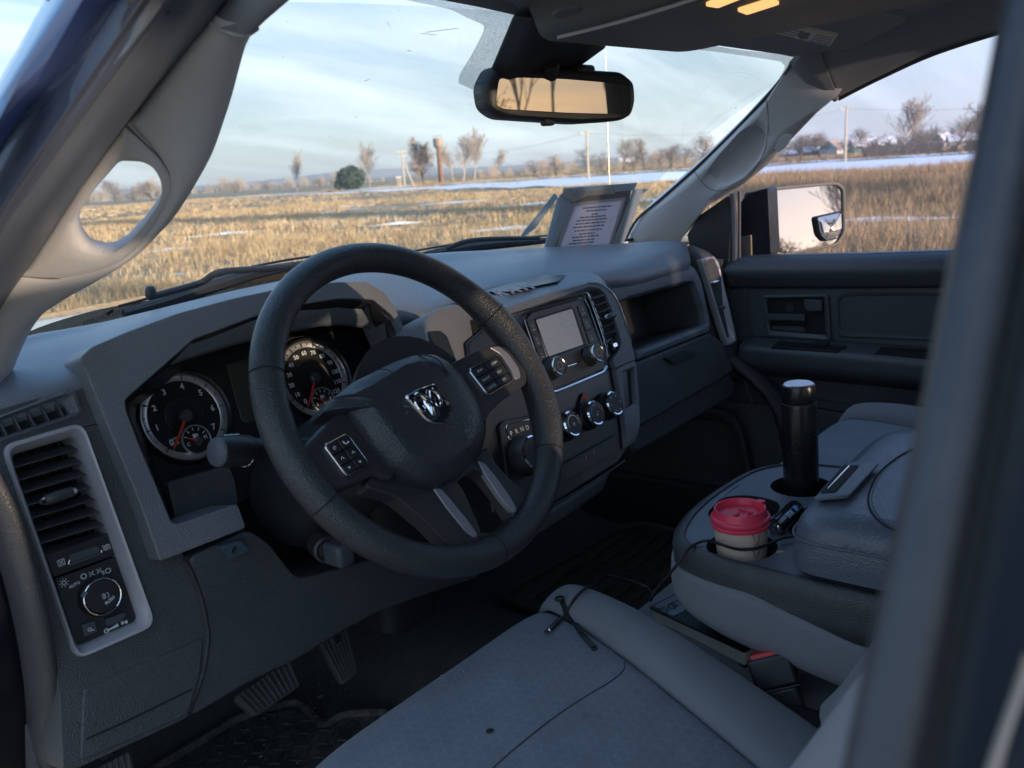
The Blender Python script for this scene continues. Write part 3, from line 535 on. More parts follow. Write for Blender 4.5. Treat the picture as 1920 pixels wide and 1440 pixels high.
sm = mb.build('windscreen_specks', mat('bug_specks', (0.10, 0.12, 0.15), 0.9, alpha=0.55), WS, fix=False); sm['kind'] = 'stuff'
# left front pillar: trim with the grab handle's opening, seen from the doorway
PL = Plane((-.68, .08, .24), (-.62, -.60, -.50))
hole = [(196, 462), (168, 455), (150, 432), (145, 412), (150, 395), (180, 350), (226, 298), (240, 296), (272, 296), (292, 306), (304, 330), (306, 352), (298, 374), (270, 412), (238, 446), (215, 460)]
hout = [(236, 231), (270, 258), (300, 288), (320, 318), (325, 346), (315, 377), (292, 417), (262, 454), (225, 484), (180, 505), (130, 514), (85, 514), (40, 512), (62, 482), (150, 346), (200, 278)]
P_hole = fillet(PL.pts(hole), .004, 2); P_ho = PL.pts(hout)
mb = MB(); ringnet(mb, PL, P_ho, P_hole, [(0, .002), (.02, -.0068), (.25, -.009), (.6, -.0105), (.84, -.0105), (.94, -.008), (1.0, -.003), (1.0, .006)], 110); mb.build('grab_handle', m_trim, TRUCK, ang=60)
def pnet(rows_px):
    out = []
    for i_, r_ in enumerate(rows_px):
        k = len(r_); out.append([PL.to3(*PL.px(*q), d) for q, d in zip(r_, (([.010, -.004, -.0085, -.0085, -.0055, .002, .012, .034] if i_ < 6 else [.006, -.0055, -.0085, -.0085, -.0055, .002, .012, .034])))])
    return out
def prow(a, b): return [lerp_(a, b, t_) for t_ in (0, .06, .2, .4, .6, .78, .9, 1.0)]
def lerp_(a, b, t): return (a[0]+(b[0]-a[0])*t, a[1]+(b[1]-a[1])*t)
upa = [((400, 22), (494, 52)), ((391, 38), (479, 69)), ((360, 72), (468, 86)), ((320, 122), (452, 115)), ((276, 178), (441, 152)), ((252, 210), (431, 190)), ((240, 226), (421, 226)), ((275, 262), (409, 262)), ((304, 290), (397, 298)), ((323, 320), (383, 332)), ((327, 346), (364, 366)), ((317, 378), (345, 394)), ((294, 418), (320, 428)), ((264, 455), (264, 479)), ((227, 485), (228, 506)), ((182, 506), (172, 545)), ((132, 515), (130, 572)), ((86, 515), (96, 598)), ((40, 512), (72, 618)), ((10, 560), (52, 640)), ((-18, 605), (34, 668)), ((-45, 650), (14, 712)), ((-60, 720), (0, 748))]
up = [(a if i < 6 else (a[0]-9+(6 if i < 8 else 0), a[1]-(2 if i < 15 else 8)), b) for i, (a, b) in enumerate(upa)]
mb = MB(); net(mb, pnet([prow(a, b) for a, b in up]), 2, 2); ap = mb.build('front_pillar_trim', m_trim, TRUCK, fix=False, ang=70)
mb = MB(); tube(mb, crom([PL.to3(*PL.px(*q), .0035) for q in [(222, 236), (240, 228), (272, 260), (302, 289), (321, 319), (326, 346), (316, 377), (293, 417), (263, 454), (226, 484), (181, 505), (131, 514), (86, 514), (45, 510)]], 4), .0075, 8); mb.build('handle_base', m_trim, TRUCK)
seam = [(240, 228), (272, 260), (302, 289), (321, 319), (326, 346), (316, 377), (293, 417), (263, 454), (226, 484), (181, 505), (131, 514), (86, 514), (45, 510)]
mb = MB(); tube(mb, crom([PL.to3(*PL.px(*q), -.0066) for q in seam], 4), .0006, 6); mb.build('handle_seam', mat('seam_shade', (.10, .095, .095), .8), ap)
# door-opening side of the same pillar: dark sealing strip, grey flange, painted outer skin
PLX = None
def strip_net(name, lines, m, parent=TRUCK, bevel=0, solid=0.004, ang=60):
    mb = MB(); net(mb, [[(HX(x, y, c) if c is not None else PL.to3(*PL.px(x, y), .012)) for x, y, c in ln] for ln in lines], 4, 4); return mb.build(name, m, parent, solid=solid, fix=False, ang=ang)
strip_net('door_opening_seal', [[(425, -30, PLX), (415, 0, PLX), (391, 38, PLX), (240, 224, PLX), (150, 346, PLX), (62, 482, PLX), (-10, 590, PLX), (-60, 680, PLX)], [(370, -30, -.70), (360, 0, -.70), (335, 38, -.705), (196, 222, -.745), (108, 346, -.772), (24, 470, -.79), (-45, 570, -.80), (-90, 650, -.81)], [(318, -30, -.728), (300, 0, -.73), (278, 30, -.734), (140, 222, -.77), (52, 346, -.795), (-10, 440, -.812), (-70, 530, -.82), (-120, 600, -.83)]], m_flange)
mb = MB(); tube(mb, crom([HX(x, y, c) for x, y, c in [(338, -30, -.72), (316, 0, -.722), (156, 222, -.762), (66, 346, -.787), (4, 440, -.803), (-60, 540, -.815)]], 5), .0045, 8); mb.build('door_seal_lip', m_seal, TRUCK)
strip_net('pillar_flange', [[(318, -30, -.728), (300, 0, -.73), (140, 222, -.77), (52, 346, -.795), (-20, 456, -.812)], [(296, -30, -.742), (278, 0, -.744), (112, 240, -.785), (30, 362, -.805), (-30, 452, -.818)], [(280, -30, -.752), (262, 0, -.754), (98, 240, -.793), (14, 364, -.812), (-40, 446, -.822)]], mat('flange_paint', (0.10, 0.12, 0.18), 0.35, coat=0.5))
strip_net('pillar_outer_skin', [[(280, -30, -.752), (262, 0, -.754), (98, 240, -.793), (14, 364, -.812), (-40, 446, -.822)], [(215, -30, -.785), (200, 0, -.787), (50, 220, -.82), (-20, 330, -.836), (-70, 410, -.845)], [(160, -30, -.80), (146, 0, -.802), (20, 200, -.834), (-40, 300, -.85), (-90, 380, -.86)], [(120, -30, -.79), (103, 0, -.792), (0, 180, -.825), (-50, 270, -.84), (-100, 350, -.85)]], m_paint)
# right front pillar trim with its grab recess
PR = P3(HX(1482, 113, .585), HX(1235, 440, .80), HX(1440, 312, .705))
outer = [(1484, 114), (1476, 134), (1440, 180), (1378, 246), (1306, 316), (1238, 376), (1196, 412), (1176, 445), (1170, 480), (1268, 480), (1276, 450), (1292, 420), (1330, 388), (1392, 350), (1442, 310), (1482, 266), (1530, 216), (1569, 184), (1548, 176), (1518, 158), (1500, 138)]
hole = [(1424, 236), (1434, 244), (1437, 256), (1426, 290), (1398, 324), (1364, 341), (1342, 338), (1335, 326), (1337, 312), (1352, 288), (1388, 246), (1404, 236)]
P_out, P_hole = PR.pts(outer), fillet(PR.pts(hole), 0.006, 3)
mb = MB(); ringnet(mb, PR, P_out, P_hole, [(0, .05), (0, .014), (.04, .007), (.12, .001), (.3, -.005), (.6, -.009), (.82, -.010), (.93, -.007), (1, .0)], 110)
apr = mb.build('front_pillar_trim', m_trim, TRUCK, ang=50)
mb = MB(); c = sum(P_hole)/len(P_hole); ringnet(mb, PR, P_hole, [c+(p_-c)*0.45 for p_ in P_hole], [(0, -.001), (.06, .012), (.3, .024), (1, .030)], 60); prism(mb, PR, [c+(p_-c)*0.46 for p_ in P_hole], .030, .032); mb.build('grab_recess', m_trim, apr, ang=60)
seam = [(1440, 182), (1443, 205), (1443, 240), (1432, 290), (1400, 335), (1362, 352), (1335, 350), (1318, 335), (1306, 318)]
mb = MB(); tube(mb, crom([PR.to3(*PR.px(*q), -.0095) for q in seam], 4), .0006, 6); mb.build('handle_seam', m_black, apr)
mb = MB(); q = fillet(PR.pts([(1455, 276), (1462, 256), (1478, 246), (1487, 250), (1480, 268), (1464, 281)]), .01, 4); prism(mb, PR, q, -.0095, -.003); mb.build('screw_cap', m_trim, apr, bevel=0.0006)
mb = MB(); tube(mb, crom([PR.to3(*PR.px(*q), .002) for q in [(1484, 116), (1474, 136), (1440, 178), (1376, 246), (1304, 316), (1236, 376), (1194, 412), (1174, 446)]], 4), .0035, 8); mb.build('windscreen_seal', m_seal, TRUCK)
# upper side rails and headliner
hdr = [HX(478, 66, -.60), HY(560, 0, -.03), HY(735, -4, .0), HY(960, 36, .022), HY(1100, 80, .03), HY(1250, 76, .026), HY(1380, 92, .01), HX(1483, 112, .585)]
back = [[V(p_[0]*a, y, z-0.04*(p_[0]/.6)**2) for p_ in hdr] for (y, z, a) in ((-.16, .452, 1.03), (-.45, .485, 1.04), (-1.0, .495, 1.04), (-1.55, .49, 1.02), (-1.85, .47, 1.0))]
mb = MB(); net(mb, [[p_+V(0, -.004, .004) for p_ in hdr]]+back, 3, 4); mb.build('headliner', m_head, TRUCK, solid=0.02, fix=False, ang=60)
rr = [((391, 38), (479, 68)), ((412, 18), (500, 50)), ((440, -8), (536, 22)), ((480, -50), (590, -20)), ((540, -120), (660, -80)), ((640, -240), (780, -190))]
mb = MB(); net(mb, [[PL.to3(*PL.px(*lerp_(a, b, t_)), d+k*.004) for t_, d in ((0, .012), (.08, -.004), (.3, -.010), (.6, -.010), (.88, -.002), (1, .022))] for k, (a, b) in enumerate(rr)], 3, 3); mb.build('roof_rail_trim', m_head, TRUCK, fix=False, ang=70)
mb = MB(); tube(mb, [PL.to3(*PL.px(*lerp_((391, 38), (479, 68), t_)), d) for t_, d in ((0, .006), (.08, -.0055), (.3, -.0105), (.6, -.010), (.85, -.003), (1, .016))], .0016, 6); mb.build('trim_joint', m_trim, TRUCK)
rl = [(1569, 184, .668), (1605, 165, .672), (1660, 138, .676), (1750, 98, .680), (1880, 56, .684), (2050, 10, .69), (2400, -60, .69)]
mb = MB(); R0 = [HX(*q) for q in rl]; R0 += [V(.69, -1.1, .37), V(.68, -1.8, .37)]
net(mb, [R0, [p_+V(-.035, 0, .028) for p_ in R0], [p_+V(-.075, .0, .066) for p_ in R0], [p_+V(-.13, .0, .10) for p_ in R0]], 4, 4); mb.build('roof_rail_trim', m_head, TRUCK, solid=0.008, fix=False, ang=60)
mb = MB(); tube(mb, crom([p_+V(.006, 0, 0) for p_ in R0], 4), .006, 8); mb.build('door_opening_seal', m_seal, TRUCK)
q0 = R0[0]; JA = [HX(1569, 184, .668), HX(1532, 166, .642), HX(1502, 140, .607), HX(1484, 112, .585)]; JB = [q0, q0+V(-.035, 0, .028), q0+V(-.075, .0, .066), q0+V(-.13, .0, .10)]
mb = MB(); net(mb, [JA, [a*.5+b*.5+V(-.004, 0, -.002) for a, b in zip(JA, JB)], JB, [b*.9+c_*.1 for b, c_ in zip(JB, [R0[1], R0[1]+V(-.035, 0, .028), R0[1]+V(-.075, .0, .066), R0[1]+V(-.13, .0, .10)])]], 4, 4); mb.build('roof_rail_trim', m_head, TRUCK, solid=0.006, fix=False, ang=70)
mb = MB(); tube(mb, crom([p_+V(-.002, 0, -.001) for p_ in JA], 4), .0016, 6); mb.build('trim_joint', m_trim, TRUCK)
m_pit0 = mat('seal_black', (0.006, 0.006, 0.008), 0.8)
# near door pillar: bulb seal and painted jamb right beside the lens
seal = [(1905, -120, .215), (1884, 0, .208), (1840, 240, .200), (1792, 480, .192), (1738, 760, .184), (1690, 1000, .178), (1640, 1240, .172), (1590, 1480, .166), (1560, 1640, .162)]
mb = MB(); tube(mb, crom([HD(x+52, y, d) for x, y, d in seal], 4), .0068, 14); mb.build('door_opening_seal', m_seal, TRUCK)
mb = MB(); tube(mb, crom([HD(x+128, y, d+.004) for x, y, d in seal], 4), .0035, 10); mb.build('door_seal_lip', m_pit0, TRUCK)
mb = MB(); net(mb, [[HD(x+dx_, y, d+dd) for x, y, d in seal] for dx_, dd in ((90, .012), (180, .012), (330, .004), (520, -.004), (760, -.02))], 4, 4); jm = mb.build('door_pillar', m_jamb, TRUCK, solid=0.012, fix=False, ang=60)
mb = MB(); tube(mb, crom([HD(x, y, d) for x, y, d in [(1935, 1230, .178), (1915, 1290, .178), (1880, 1390, .176), (1858, 1460, .174), (1835, 1560, .172)]], 4), .0016, 8); mb.build('jamb_edge', mat('warm_light_streak', (0.35, 0.26, 0.2), 0.35, metal=0.3), jm)  # streak of warm sunlight on the jamb, built as a thin pale bar
mb = MB()
for x, y in ((1840, 1232), (1828, 1272), (1796, 1395)): lathe(mb, HD(x, y, .1845), -ray(x, y), [(.0013, 0), (.0011, .0012)], 10)
sc_ = mb.build('jamb_dust_spots', mat('pale_dust', (0.30, 0.30, 0.28), 0.9), jm); sc_['kind'] = 'stuff'
# the cab behind the viewer, which shades it and shows in the mirror
mb = MB()
for s in (-1, 1):
    P_ = [V(s*.74, -.66, -.70), V(s*.74, -.66, -.02), V(s*.70, -.72, .34), V(s*.70, -.92, .34), V(s*.76, -.92, -.02), V(s*.76, -.92, -.70)]; q = [p_+V(s*.09, 0, 0) for p_ in P_]; k = 6
    if s > 0: mb.add(P_+q, [tuple(range(k)), tuple(range(2*k-1, k-1, -1))]+[(i, i+k, (i+1) % k+k, (i+1) % k) for i in range(k)])
mb.build('centre_pillar', m_trim, TRUCK, bevel=0.01)
P_ = [V(-.76, -.80, -.70), V(-.76, -.80, -.02), V(-.70, -.84, .34), V(-.70, -.96, .34), V(-.78, -.96, -.02), V(-.78, -.96, -.70)]; q = [p_+V(-.09, 0, 0) for p_ in P_]; mb = MB(); mb.add(P_+q, [tuple(range(6)), tuple(range(11, 5, -1))]+[(i, i+6, (i+1) % 6+6, (i+1) % 6) for i in range(6)]); mb.build('centre_pillar', m_trim, TRUCK, bevel=0.01)
for s in (1,):  # right side only: left rear door left out to let more sky light in
    mb = MB(); box(mb, (min(s*.76, s*.86), -1.78, -.70), (max(s*.76, s*.86), -.921 if s > 0 else -.961, -.03)); mb.build('rear_door_panel', m_head, TRUCK, bevel=0.01)
    for q_ in (-1, 1): mb = MB(); tube(mb, [V(q_*.78, -1.80, -.03), V(q_*.70, -1.76, .46)], [.055, .045], 8); mb.build('rear_pillar', m_trim, TRUCK)
    mb = MB(); mb.add([V(s*.80, -1.75, -.03), V(s*.80, -.93, -.03), V(s*.705, -.93, .40), V(s*.705, -1.70, .40)], [(0, 1, 2, 3)]); mb.build('rear_side_glass', m_glass_p, TRUCK, fix=False)
mb = MB(); box(mb, (-.78, -1.90, -.70), (.78, -1.82, .0)); mb.build('cab_rear_wall', m_head, TRUCK, bevel=0.01)
mb = MB(); mb.add([V(-.68, -1.86, .0), V(.68, -1.86, .0), V(.64, -1.80, .45), V(-.64, -1.80, .45)], [(0, 1, 2, 3)]); mb.build('rear_window', m_glass_r, TRUCK, fix=False)
mb = MB(); net(mb, [[V(x*1.12, y, z+.045-0.05*x*x) for x in (-.66, -.4, 0, .4, .66)] for y, z in ((.06, .395), (-.2, .47), (-.8, .52), (-1.5, .51), (-1.9, .47))], 3, 4); mb.build('roof_skin', m_paint, TRUCK, solid=0.004, fix=False)
# floor, tunnel, toe board
mb = MB(); net(mb, [[V(x, y, z+(0.10*math.exp(-(x/.16)**4) if y > -.2 else 0)) for x in (-.80, -.6, -.4, -.2, -.1, 0, .1, .2, .4, .6, .80)] for y, z in ((-1.9, -.70), (-.6, -.70), (0, -.70), (.35, -.697), (.66, -.692), (.80, -.55), (.86, -.15))], 2, 3); mb.build('floor_pan', m_carpet, TRUCK, solid=0.01, fix=False)
mb = MB(); box(mb, (.74, -.92, -.72), (.86, .75, -.56)); mb.build('door_sill', m_black, TRUCK, bevel=0.01)
mb = MB(); net(mb, [[V(.70, .30, -.16), V(.715, .12, -.30), V(.72, .08, -.48), V(.73, .10, -.70)], [V(.73, .27, -.16), V(.74, .09, -.30), V(.745, .045, -.48), V(.755, .07, -.70)]], 4, 3); mb.build('kick_panel', m_black, TRUCK, solid=0.02, fix=False)
for sx_, ys_, zt_ in ((.768, (.235, .35, .6, .85), .0), (-.79, (.29, .4, .6, .85), .0)):
    mb = MB(); net(mb, [[V(sx_, y, z) for z in (-.74, -.5, -.3, -.1, zt_)] for y in ys_], 1, 1); mb.build('footwell_side', m_carpet, TRUCK, fix=False, solid=.006)
mb = MB(); net(mb, [[V(.766, y, z) for z in (-.74, -.5, -.34)] for y in (.05, .15, .24)], 1, 1); mb.build('kick_board', m_carpet, TRUCK, fix=False, solid=.004)
kp_ = [HX(x, y, .74) for x, y in [(1285, 765), (1340, 768), (1375, 776), (1392, 800), (1405, 850), (1416, 920)]]; mb = MB(); net(mb, [kp_, [p_+V(-.012, 0, -.004) for p_ in kp_], [p_+V(-.012, .012, -.020) for p_ in kp_], [p_+V(.0, .014, -.022) for p_ in kp_]], 4, 3); mb.build('kick_panel_rim', mat('kick_trim', (.035, .036, .04), .5, grain=.3, gscale=500), TRUCK, fix=False, solid=.003)
# bonnet, cowl, aerial
mb = MB(); net(mb, [[V(x, y, z+0.012*math.cos(x*2.0)-0.05*(x/.9)**4) for x in (-.92, -.75, -.5, -.25, 0, .25, .5, .75, .92)] for y, z in ((.84, .030), (1.1, .030), (1.5, .018), (1.9, -.012), (2.06, -.05), (2.12, -.14))], 2, 4); mb.build('bonnet', m_hood, TRUCK, solid=0.004, fix=False, off=1.0)
mb = MB(); net(mb, [[V(x, y-.10*(x/.8)**2, z) for x in (-.84, -.6, -.3, 0, .3, .6, .84)] for y, z in ((.60, .055), (.68, .050), (.76, .030), (.84, .020))], 2, 2); cw_ = mb.build('cowl', m_black, TRUCK, solid=0.006, fix=False)
for i in range(14):
    x = -.74+.05*i; mb = MB(); box(mb, (x, .69-.10*(x/.8)**2, .0495), (x+.022, .75-.10*(x/.8)**2, .056)); mb.build('cowl_slat', m_black, cw_)
mb = MB(); A = HX(1142, 338, .84)+0; tube(mb, [HX(1143, 352, .90), HX(1141, 300, .90), HX(1138, 200, .90), HX(1135, 96, .90)], [.0016, .0015, .0013, .001], 6); mb.build('aerial', mat('aerial_steel', (0.55, 0.5, 0.42), 0.4, metal=0.6), TRUCK)
# overhead console, map lamps, visor
m_cons = mat('overhead_console', (0.14, 0.145, 0.155), 0.6, grain=0.2, gscale=900, tint=0.05, tscale=15)
PC = Plane((0, 0, .372), (0, -.10, -1)) ; 
def rbox(mb, lo, hi, r, n=4, taper=0.0):
    """Box with rounded vertical edges."""
    x0, y0, z0 = lo; x1, y1, z1 = hi; P = fillet([(x0, y0), (x1, y0), (x1, y1), (x0, y1)], r, n); k = len(P); cx_, cy_ = (x0+x1)/2, (y0+y1)/2
    v = [V(cx_+(p_[0]-cx_)*(1-taper), cy_+(p_[1]-cy_)*(1-taper), z0) for p_ in P]+[V(p_[0], p_[1], z1) for p_ in P]
    return mb.add(v, [tuple(range(k-1, -1, -1)), tuple(range(k, 2*k))]+[(i, (i+1) % k, k+(i+1) % k, k+i) for i in range(k)])
mb = MB(); rbox(mb, (-.20, -.52, .381), (.20, .012, .46), .05, 6, .08); oc = mb.build('overhead_console', m_cons, TRUCK, bevel=0.012, seg=3)
# ================================================================== dashboard
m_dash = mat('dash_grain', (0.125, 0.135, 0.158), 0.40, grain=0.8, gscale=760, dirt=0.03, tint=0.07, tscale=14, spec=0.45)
m_bez = mat('bezel_grain', (0.165, 0.167, 0.182), 0.40, grain=0.8, gscale=760, dirt=0.03, tint=0.07, tscale=14, spec=0.45)
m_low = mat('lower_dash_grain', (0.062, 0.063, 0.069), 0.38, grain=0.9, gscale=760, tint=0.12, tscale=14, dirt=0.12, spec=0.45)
m_padt = mat('dash_top_sheen_grain', (0.165, 0.182, 0.215), 0.36, grain=0.7, gscale=760, tint=0.07, tscale=14, dirt=0.03, spec=0.6)  # dash grain made lighter and bluer, the sky's sheen put into the colour
m_ventb = mat('vent_bezel_silver', (0.50, 0.48, 0.51), 0.42, metal=0.35, grain=0.15, gscale=1500, tint=0.04, tscale=30, dirt=0.05)
m_slat = mat('vent_slat_black', (0.06, 0.063, 0.072), 0.42, tint=0.12, tscale=25, dirt=0.05)
m_pit = mat('vent_dark', (0.006, 0.006, 0.007), 0.8)
m_gloss = mat('panel_black', (0.013, 0.014, 0.017), 0.32, tint=0.1, tscale=20, grain=0.05, gscale=900)
m_chrome = mat('satin_chrome', (0.62, 0.62, 0.62), 0.16, metal=1.0); m_chrome2 = mat('bright_chrome', (0.75, 0.75, 0.76), 0.05, metal=1.0)
m_print = mat('white_print', (0.72, 0.73, 0.74), 0.6); m_red = mat('needle_red', (0.75, 0.045, 0.025), 0.4); m_dial = mat('dial_black', (0.010, 0.011, 0.012), 0.35)
m_ring = mat('dial_ring_silver', (0.55, 0.54, 0.52), 0.3, metal=0.75); m_btn = mat('button_black', (0.018, 0.019, 0.022), 0.45, tint=0.1, tscale=30)
NV = (0, -.979, .203)
VP = Plane((0, .247, .02), NV); BP = Plane((0, .222, .02), NV); RP = Plane((0, .228, .0), NV)
GP = Plane((0, .316, -.015), (0, -.94, .34)); SP = Plane((0, .093, -.115), (0, -math.cos(math.radians(20)), math.sin(math.radians(20))))
KP = Plane((0, .190, -.23), (0, -.985, .10))
DASH = carroot('dashboard', 'dark grey grained dashboard across the cab with round dials, vents and centre stack', 'dashboard', (0.0, .30, -.20))
def sl(name, pl, poly, d0, d1, m, parent, r=0.004, bev=0.002, seg=2, px=True):
    P = pl.pts(poly) if px else poly
    return prism(MB(), pl, fillet(P, r, 4) if r else P, d0, d1).build(name, m, parent, bev, seg)
def loop_tube(name, pl, pxs, d, rad, m, parent, closed=True, r=0.0, n=8):
    P = pl.pts(pxs); P = fillet(P, r, 4) if (r and closed) else P
    Q = [pl.to3(*p_, d) for p_ in P]
    if closed: Q = Q+[Q[0]]
    else: Q = crom(Q, 4)
    return tube(MB(), Q, rad, n, cap=not closed).build(name, m, parent)
# --- top pad, ridge line seen against the glass
ridge_px = [(-90, 690, .36), (50, 643, .42), (112, 631, .44), (187, 617, .46), (250, 603, .47), (310, 590, .47), (400, 568, .47), (500, 545, .48), (620, 520, .48), (730, 494, .48), (830, 481, .46), (930, 476, .44), (1030, 471, .42), (1110, 467, .39), (1180, 463, .36), (1240, 459, .31), (1284, 462, .275)]
front_px = [(-80, 792, .262), (0, 764, .262), (75, 738, .262), (140, 716, .262), (190, 688, .262), (262, 650, .262), (345, 624, .262), (430, 600, .262), (520, 580, .262), (640, 566, .275), (770, 590, .275), (850, 566, .255), (960, 541, .235), (1070, 528, .225), (1140, 522, .225), (1200, 518, .225), (1290, 492, .225)]
F = [HY(*q) for q in ridge_px]; Nn = [HY(*q) for q in front_px]
W_ = [p_+V((.02 if p_[0] > 0 else -.02), .14, -.055) for p_ in F]; M1 = [(a*.66+b*.34)+V(0, 0, .012) for a, b in zip(F, Nn)]; M2 = [(a*.3+b*.7)+V(0, 0, .014) for a, b in zip(F, Nn)]
Bk = [p_+V(0, .012, -.03) for p_ in Nn]
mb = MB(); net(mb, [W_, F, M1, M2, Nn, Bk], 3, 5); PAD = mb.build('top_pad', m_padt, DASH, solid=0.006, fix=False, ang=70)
# demister slot at the far left of the pad and the speaker grille by the cluster hood
mb = MB(); prm = MB()
for i in range(11):
    x = 20+9.2*i; y = 672-2.6*i-((i-5)**2)*.05; a = HZ(x, y, .094); b = HZ(x+5, y+32, .080); tube(mb, [HY(x, y-8, .40), HY(x+3, y+22, .335)], .0016, 5)
g = mb.build('demister_grille', m_bez, PAD); g['kind'] = 'stuff'
mb = MB(); net(mb, [[HY(10, 678, .402), HY(60, 660, .402), HY(120, 642, .402)], [HY(16, 702, .338), HY(70, 688, .338), HY(126, 668, .338)]], 3, 2); mb.build('demister_slot', m_pit, PAD, fix=False)
mb = MB(); net(mb, [[HY(600, 512, .40), HY(650, 505, .40), HY(735, 515, .40)], [HY(600, 527, .36), HY(660, 526, .36), HY(742, 530, .36)]], 3, 2); mb.build('speaker_grille', mat('speaker_mesh', (0.03, 0.03, 0.034), 0.6, grain=1.0, gscale=420), PAD, fix=False, solid=.002)
# --- left end: panel, slot vent, silver framed vent with the lamp switches
from mathutils.geometry import tessellate_polygon
def prism_holes(mb, pl, outer, holes, d0, d1):
    loops = [outer]+holes; flat = [p_ for lp in loops for p_ in lp]; k = len(flat)
    tris = tessellate_polygon([[Vector((p_[0], p_[1], 0)) for p_ in lp] for lp in loops])
    v = [pl.to3(*p_, d0) for p_ in flat]+[pl.to3(*p_, d1) for p_ in flat]; f = [tuple(t_) for t_ in tris]+[tuple(i+k for i in t_[::-1]) for t_ in tris]; b = 0
    for lp in loops: n_ = len(lp); f += [(b+i, b+k+i, b+k+(i+1) % n_, b+(i+1) % n_) for i in range(n_)]; b += n_
    return mb.add(v, f)
EP = fillet(VP.pts([(-90, 815), (0, 768), (152, 722), (230, 780), (300, 930), (345, 1047), (374, 1112), (389, 1186), (381, 1260), (352, 1345), (120, 1452), (112, 1300), (92, 1180), (45, 1020), (-10, 880), (-90, 870)]), .006, 4)
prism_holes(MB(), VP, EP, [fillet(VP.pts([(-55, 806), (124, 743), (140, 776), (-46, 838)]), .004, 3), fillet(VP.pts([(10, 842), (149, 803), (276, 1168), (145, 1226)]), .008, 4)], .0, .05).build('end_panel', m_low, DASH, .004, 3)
sl('fuse_cover', VP, [(155, 1291), (380, 1194), (375, 1262), (351, 1340), (149, 1428)], -.0022, .004, m_low, DASH, .006, .0022)
mb = MB(); tube(mb, [VP.to3(*VP.px(*q), -.0026) for q in [(160, 1385), (235, 1352), (300, 1320), (358, 1292)]], .0009, 6); mb.build('fuse_cover_crease', m_pit, DASH)
mb = MB(); lathe(mb, VP.to3(*VP.px(256, 1366), -.0018), (0, -1, .2), [(.0060, 0), (.0056, .0010), (.003, .0006)], 20); mb.build('fuse_cover_latch', m_low, DASH)
ve = [HX(x, y, c) for x, y, c in ((-20, 880, -.80), (30, 985, -.79), (75, 1140, -.782), (100, 1300, -.778), (104, 1460, -.776))]
mb = MB(); net(mb, [[p_+V(.004, .03, 0) for p_ in ve], [p_+V(.003, .004, 0) for p_ in ve], ve, [p_+V(-.005, .008, 0) for p_ in ve], [p_+V(-.007, .03, 0) for p_ in ve], [p_+V(-.008, .10, 0) for p_ in ve]], 4, 4); mb.build('end_trim', m_low, DASH, fix=False, solid=.004, ang=60)
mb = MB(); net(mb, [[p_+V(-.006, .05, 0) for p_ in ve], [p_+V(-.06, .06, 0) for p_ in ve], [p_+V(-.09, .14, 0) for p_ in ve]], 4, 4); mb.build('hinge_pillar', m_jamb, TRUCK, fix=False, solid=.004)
P_out = fillet(VP.pts([(-62, 802), (128, 731), (140, 736), (152, 772), (144, 780), (-50, 845)]), .006, 3); P_in = fillet(VP.pts([(-50, 808), (117, 749), (132, 776), (-42, 834)]), .003, 3)
mb = MB(); ringnet(mb, VP, P_out, P_in, [(0, .001), (0, -.003), (.3, -.004), (.8, .002), (1, .005), (1, .012)], 60); SV = mb.build('slot_vent', m_dash, DASH)
sl('vent_well', VP, [(-50, 806), (117, 747), (134, 778), (-42, 836)], .0100, .013, m_pit, SV, 0, 0)
for i in range(6):
    x = -20+26.5*i; y = 792-9*i; mb = MB(); a, b = VP.px(x-8, y+5), VP.px(x+10, y+38); du = .0011
    prism(mb, VP, [(a[0]-du, a[1]), (a[0]+du, a[1]), (b[0]+du, b[1]), (b[0]-du, b[1])], .001, .0102); mb.build('slat', m_slat, SV, .0004)
P_out = fillet(VP.pts([(0, 836), (152, 791), (290, 1172), (140, 1238)]), .013, 5); P_in = fillet(VP.pts([(24, 853), (145, 817), (264, 1164), (148, 1214)]), .007, 5)
mb = MB(); ringnet(mb, VP, P_out, P_in, [(0, .004), (0, -.004), (.1, -.0065), (.35, -.006), (.8, .002), (.97, .007), (1, .010), (1, .045)], 84); VB = mb.build('vent_bezel', m_ventb, DASH, ang=30)
sl('vent_well', VP, [(18, 848), (150, 812), (225, 1015), (85, 1060)], .044, .048, m_pit, VB, 0, 0)
def lerp(a, b, t): return (a[0]+(b[0]-a[0])*t, a[1]+(b[1]-a[1])*t)
for i in range(8):
    l, r_ = lerp((29, 876), (88, 1030), i/6.5), lerp((154, 840), (213, 993), i/6.5)
    a, b = VP.px(*l), VP.px(*r_); h = .0068; v = [VP.to3(a[0], a[1], .011), VP.to3(b[0], b[1], .011), VP.to3(b[0], b[1]+h, .030), VP.to3(a[0], a[1]+h, .030)]; k = V(0, 0, -.0014)
    mb = MB(); mb.add(v+[p_+k for p_ in v], [(0, 1, 2, 3), (7, 6, 5, 4), (0, 4, 5, 1), (1, 5, 6, 2), (2, 6, 7, 3), (3, 7, 4, 0)]); mb.build('slat', m_slat, VB, .0005)
for i in range(5):
    u0, u1 = VP.px(*lerp((42, 850), (128, 824), i/4)), VP.px(*lerp((105, 1030), (190, 1000), i/4)); mb = MB(); prism(mb, VP, [(u0[0]-.0009, u0[1]), (u0[0]+.0009, u0[1]), (u1[0]+.0009, u1[1]), (u1[0]-.0009, u1[1])], .030, .043); mb.build('vane', m_pit, VB)
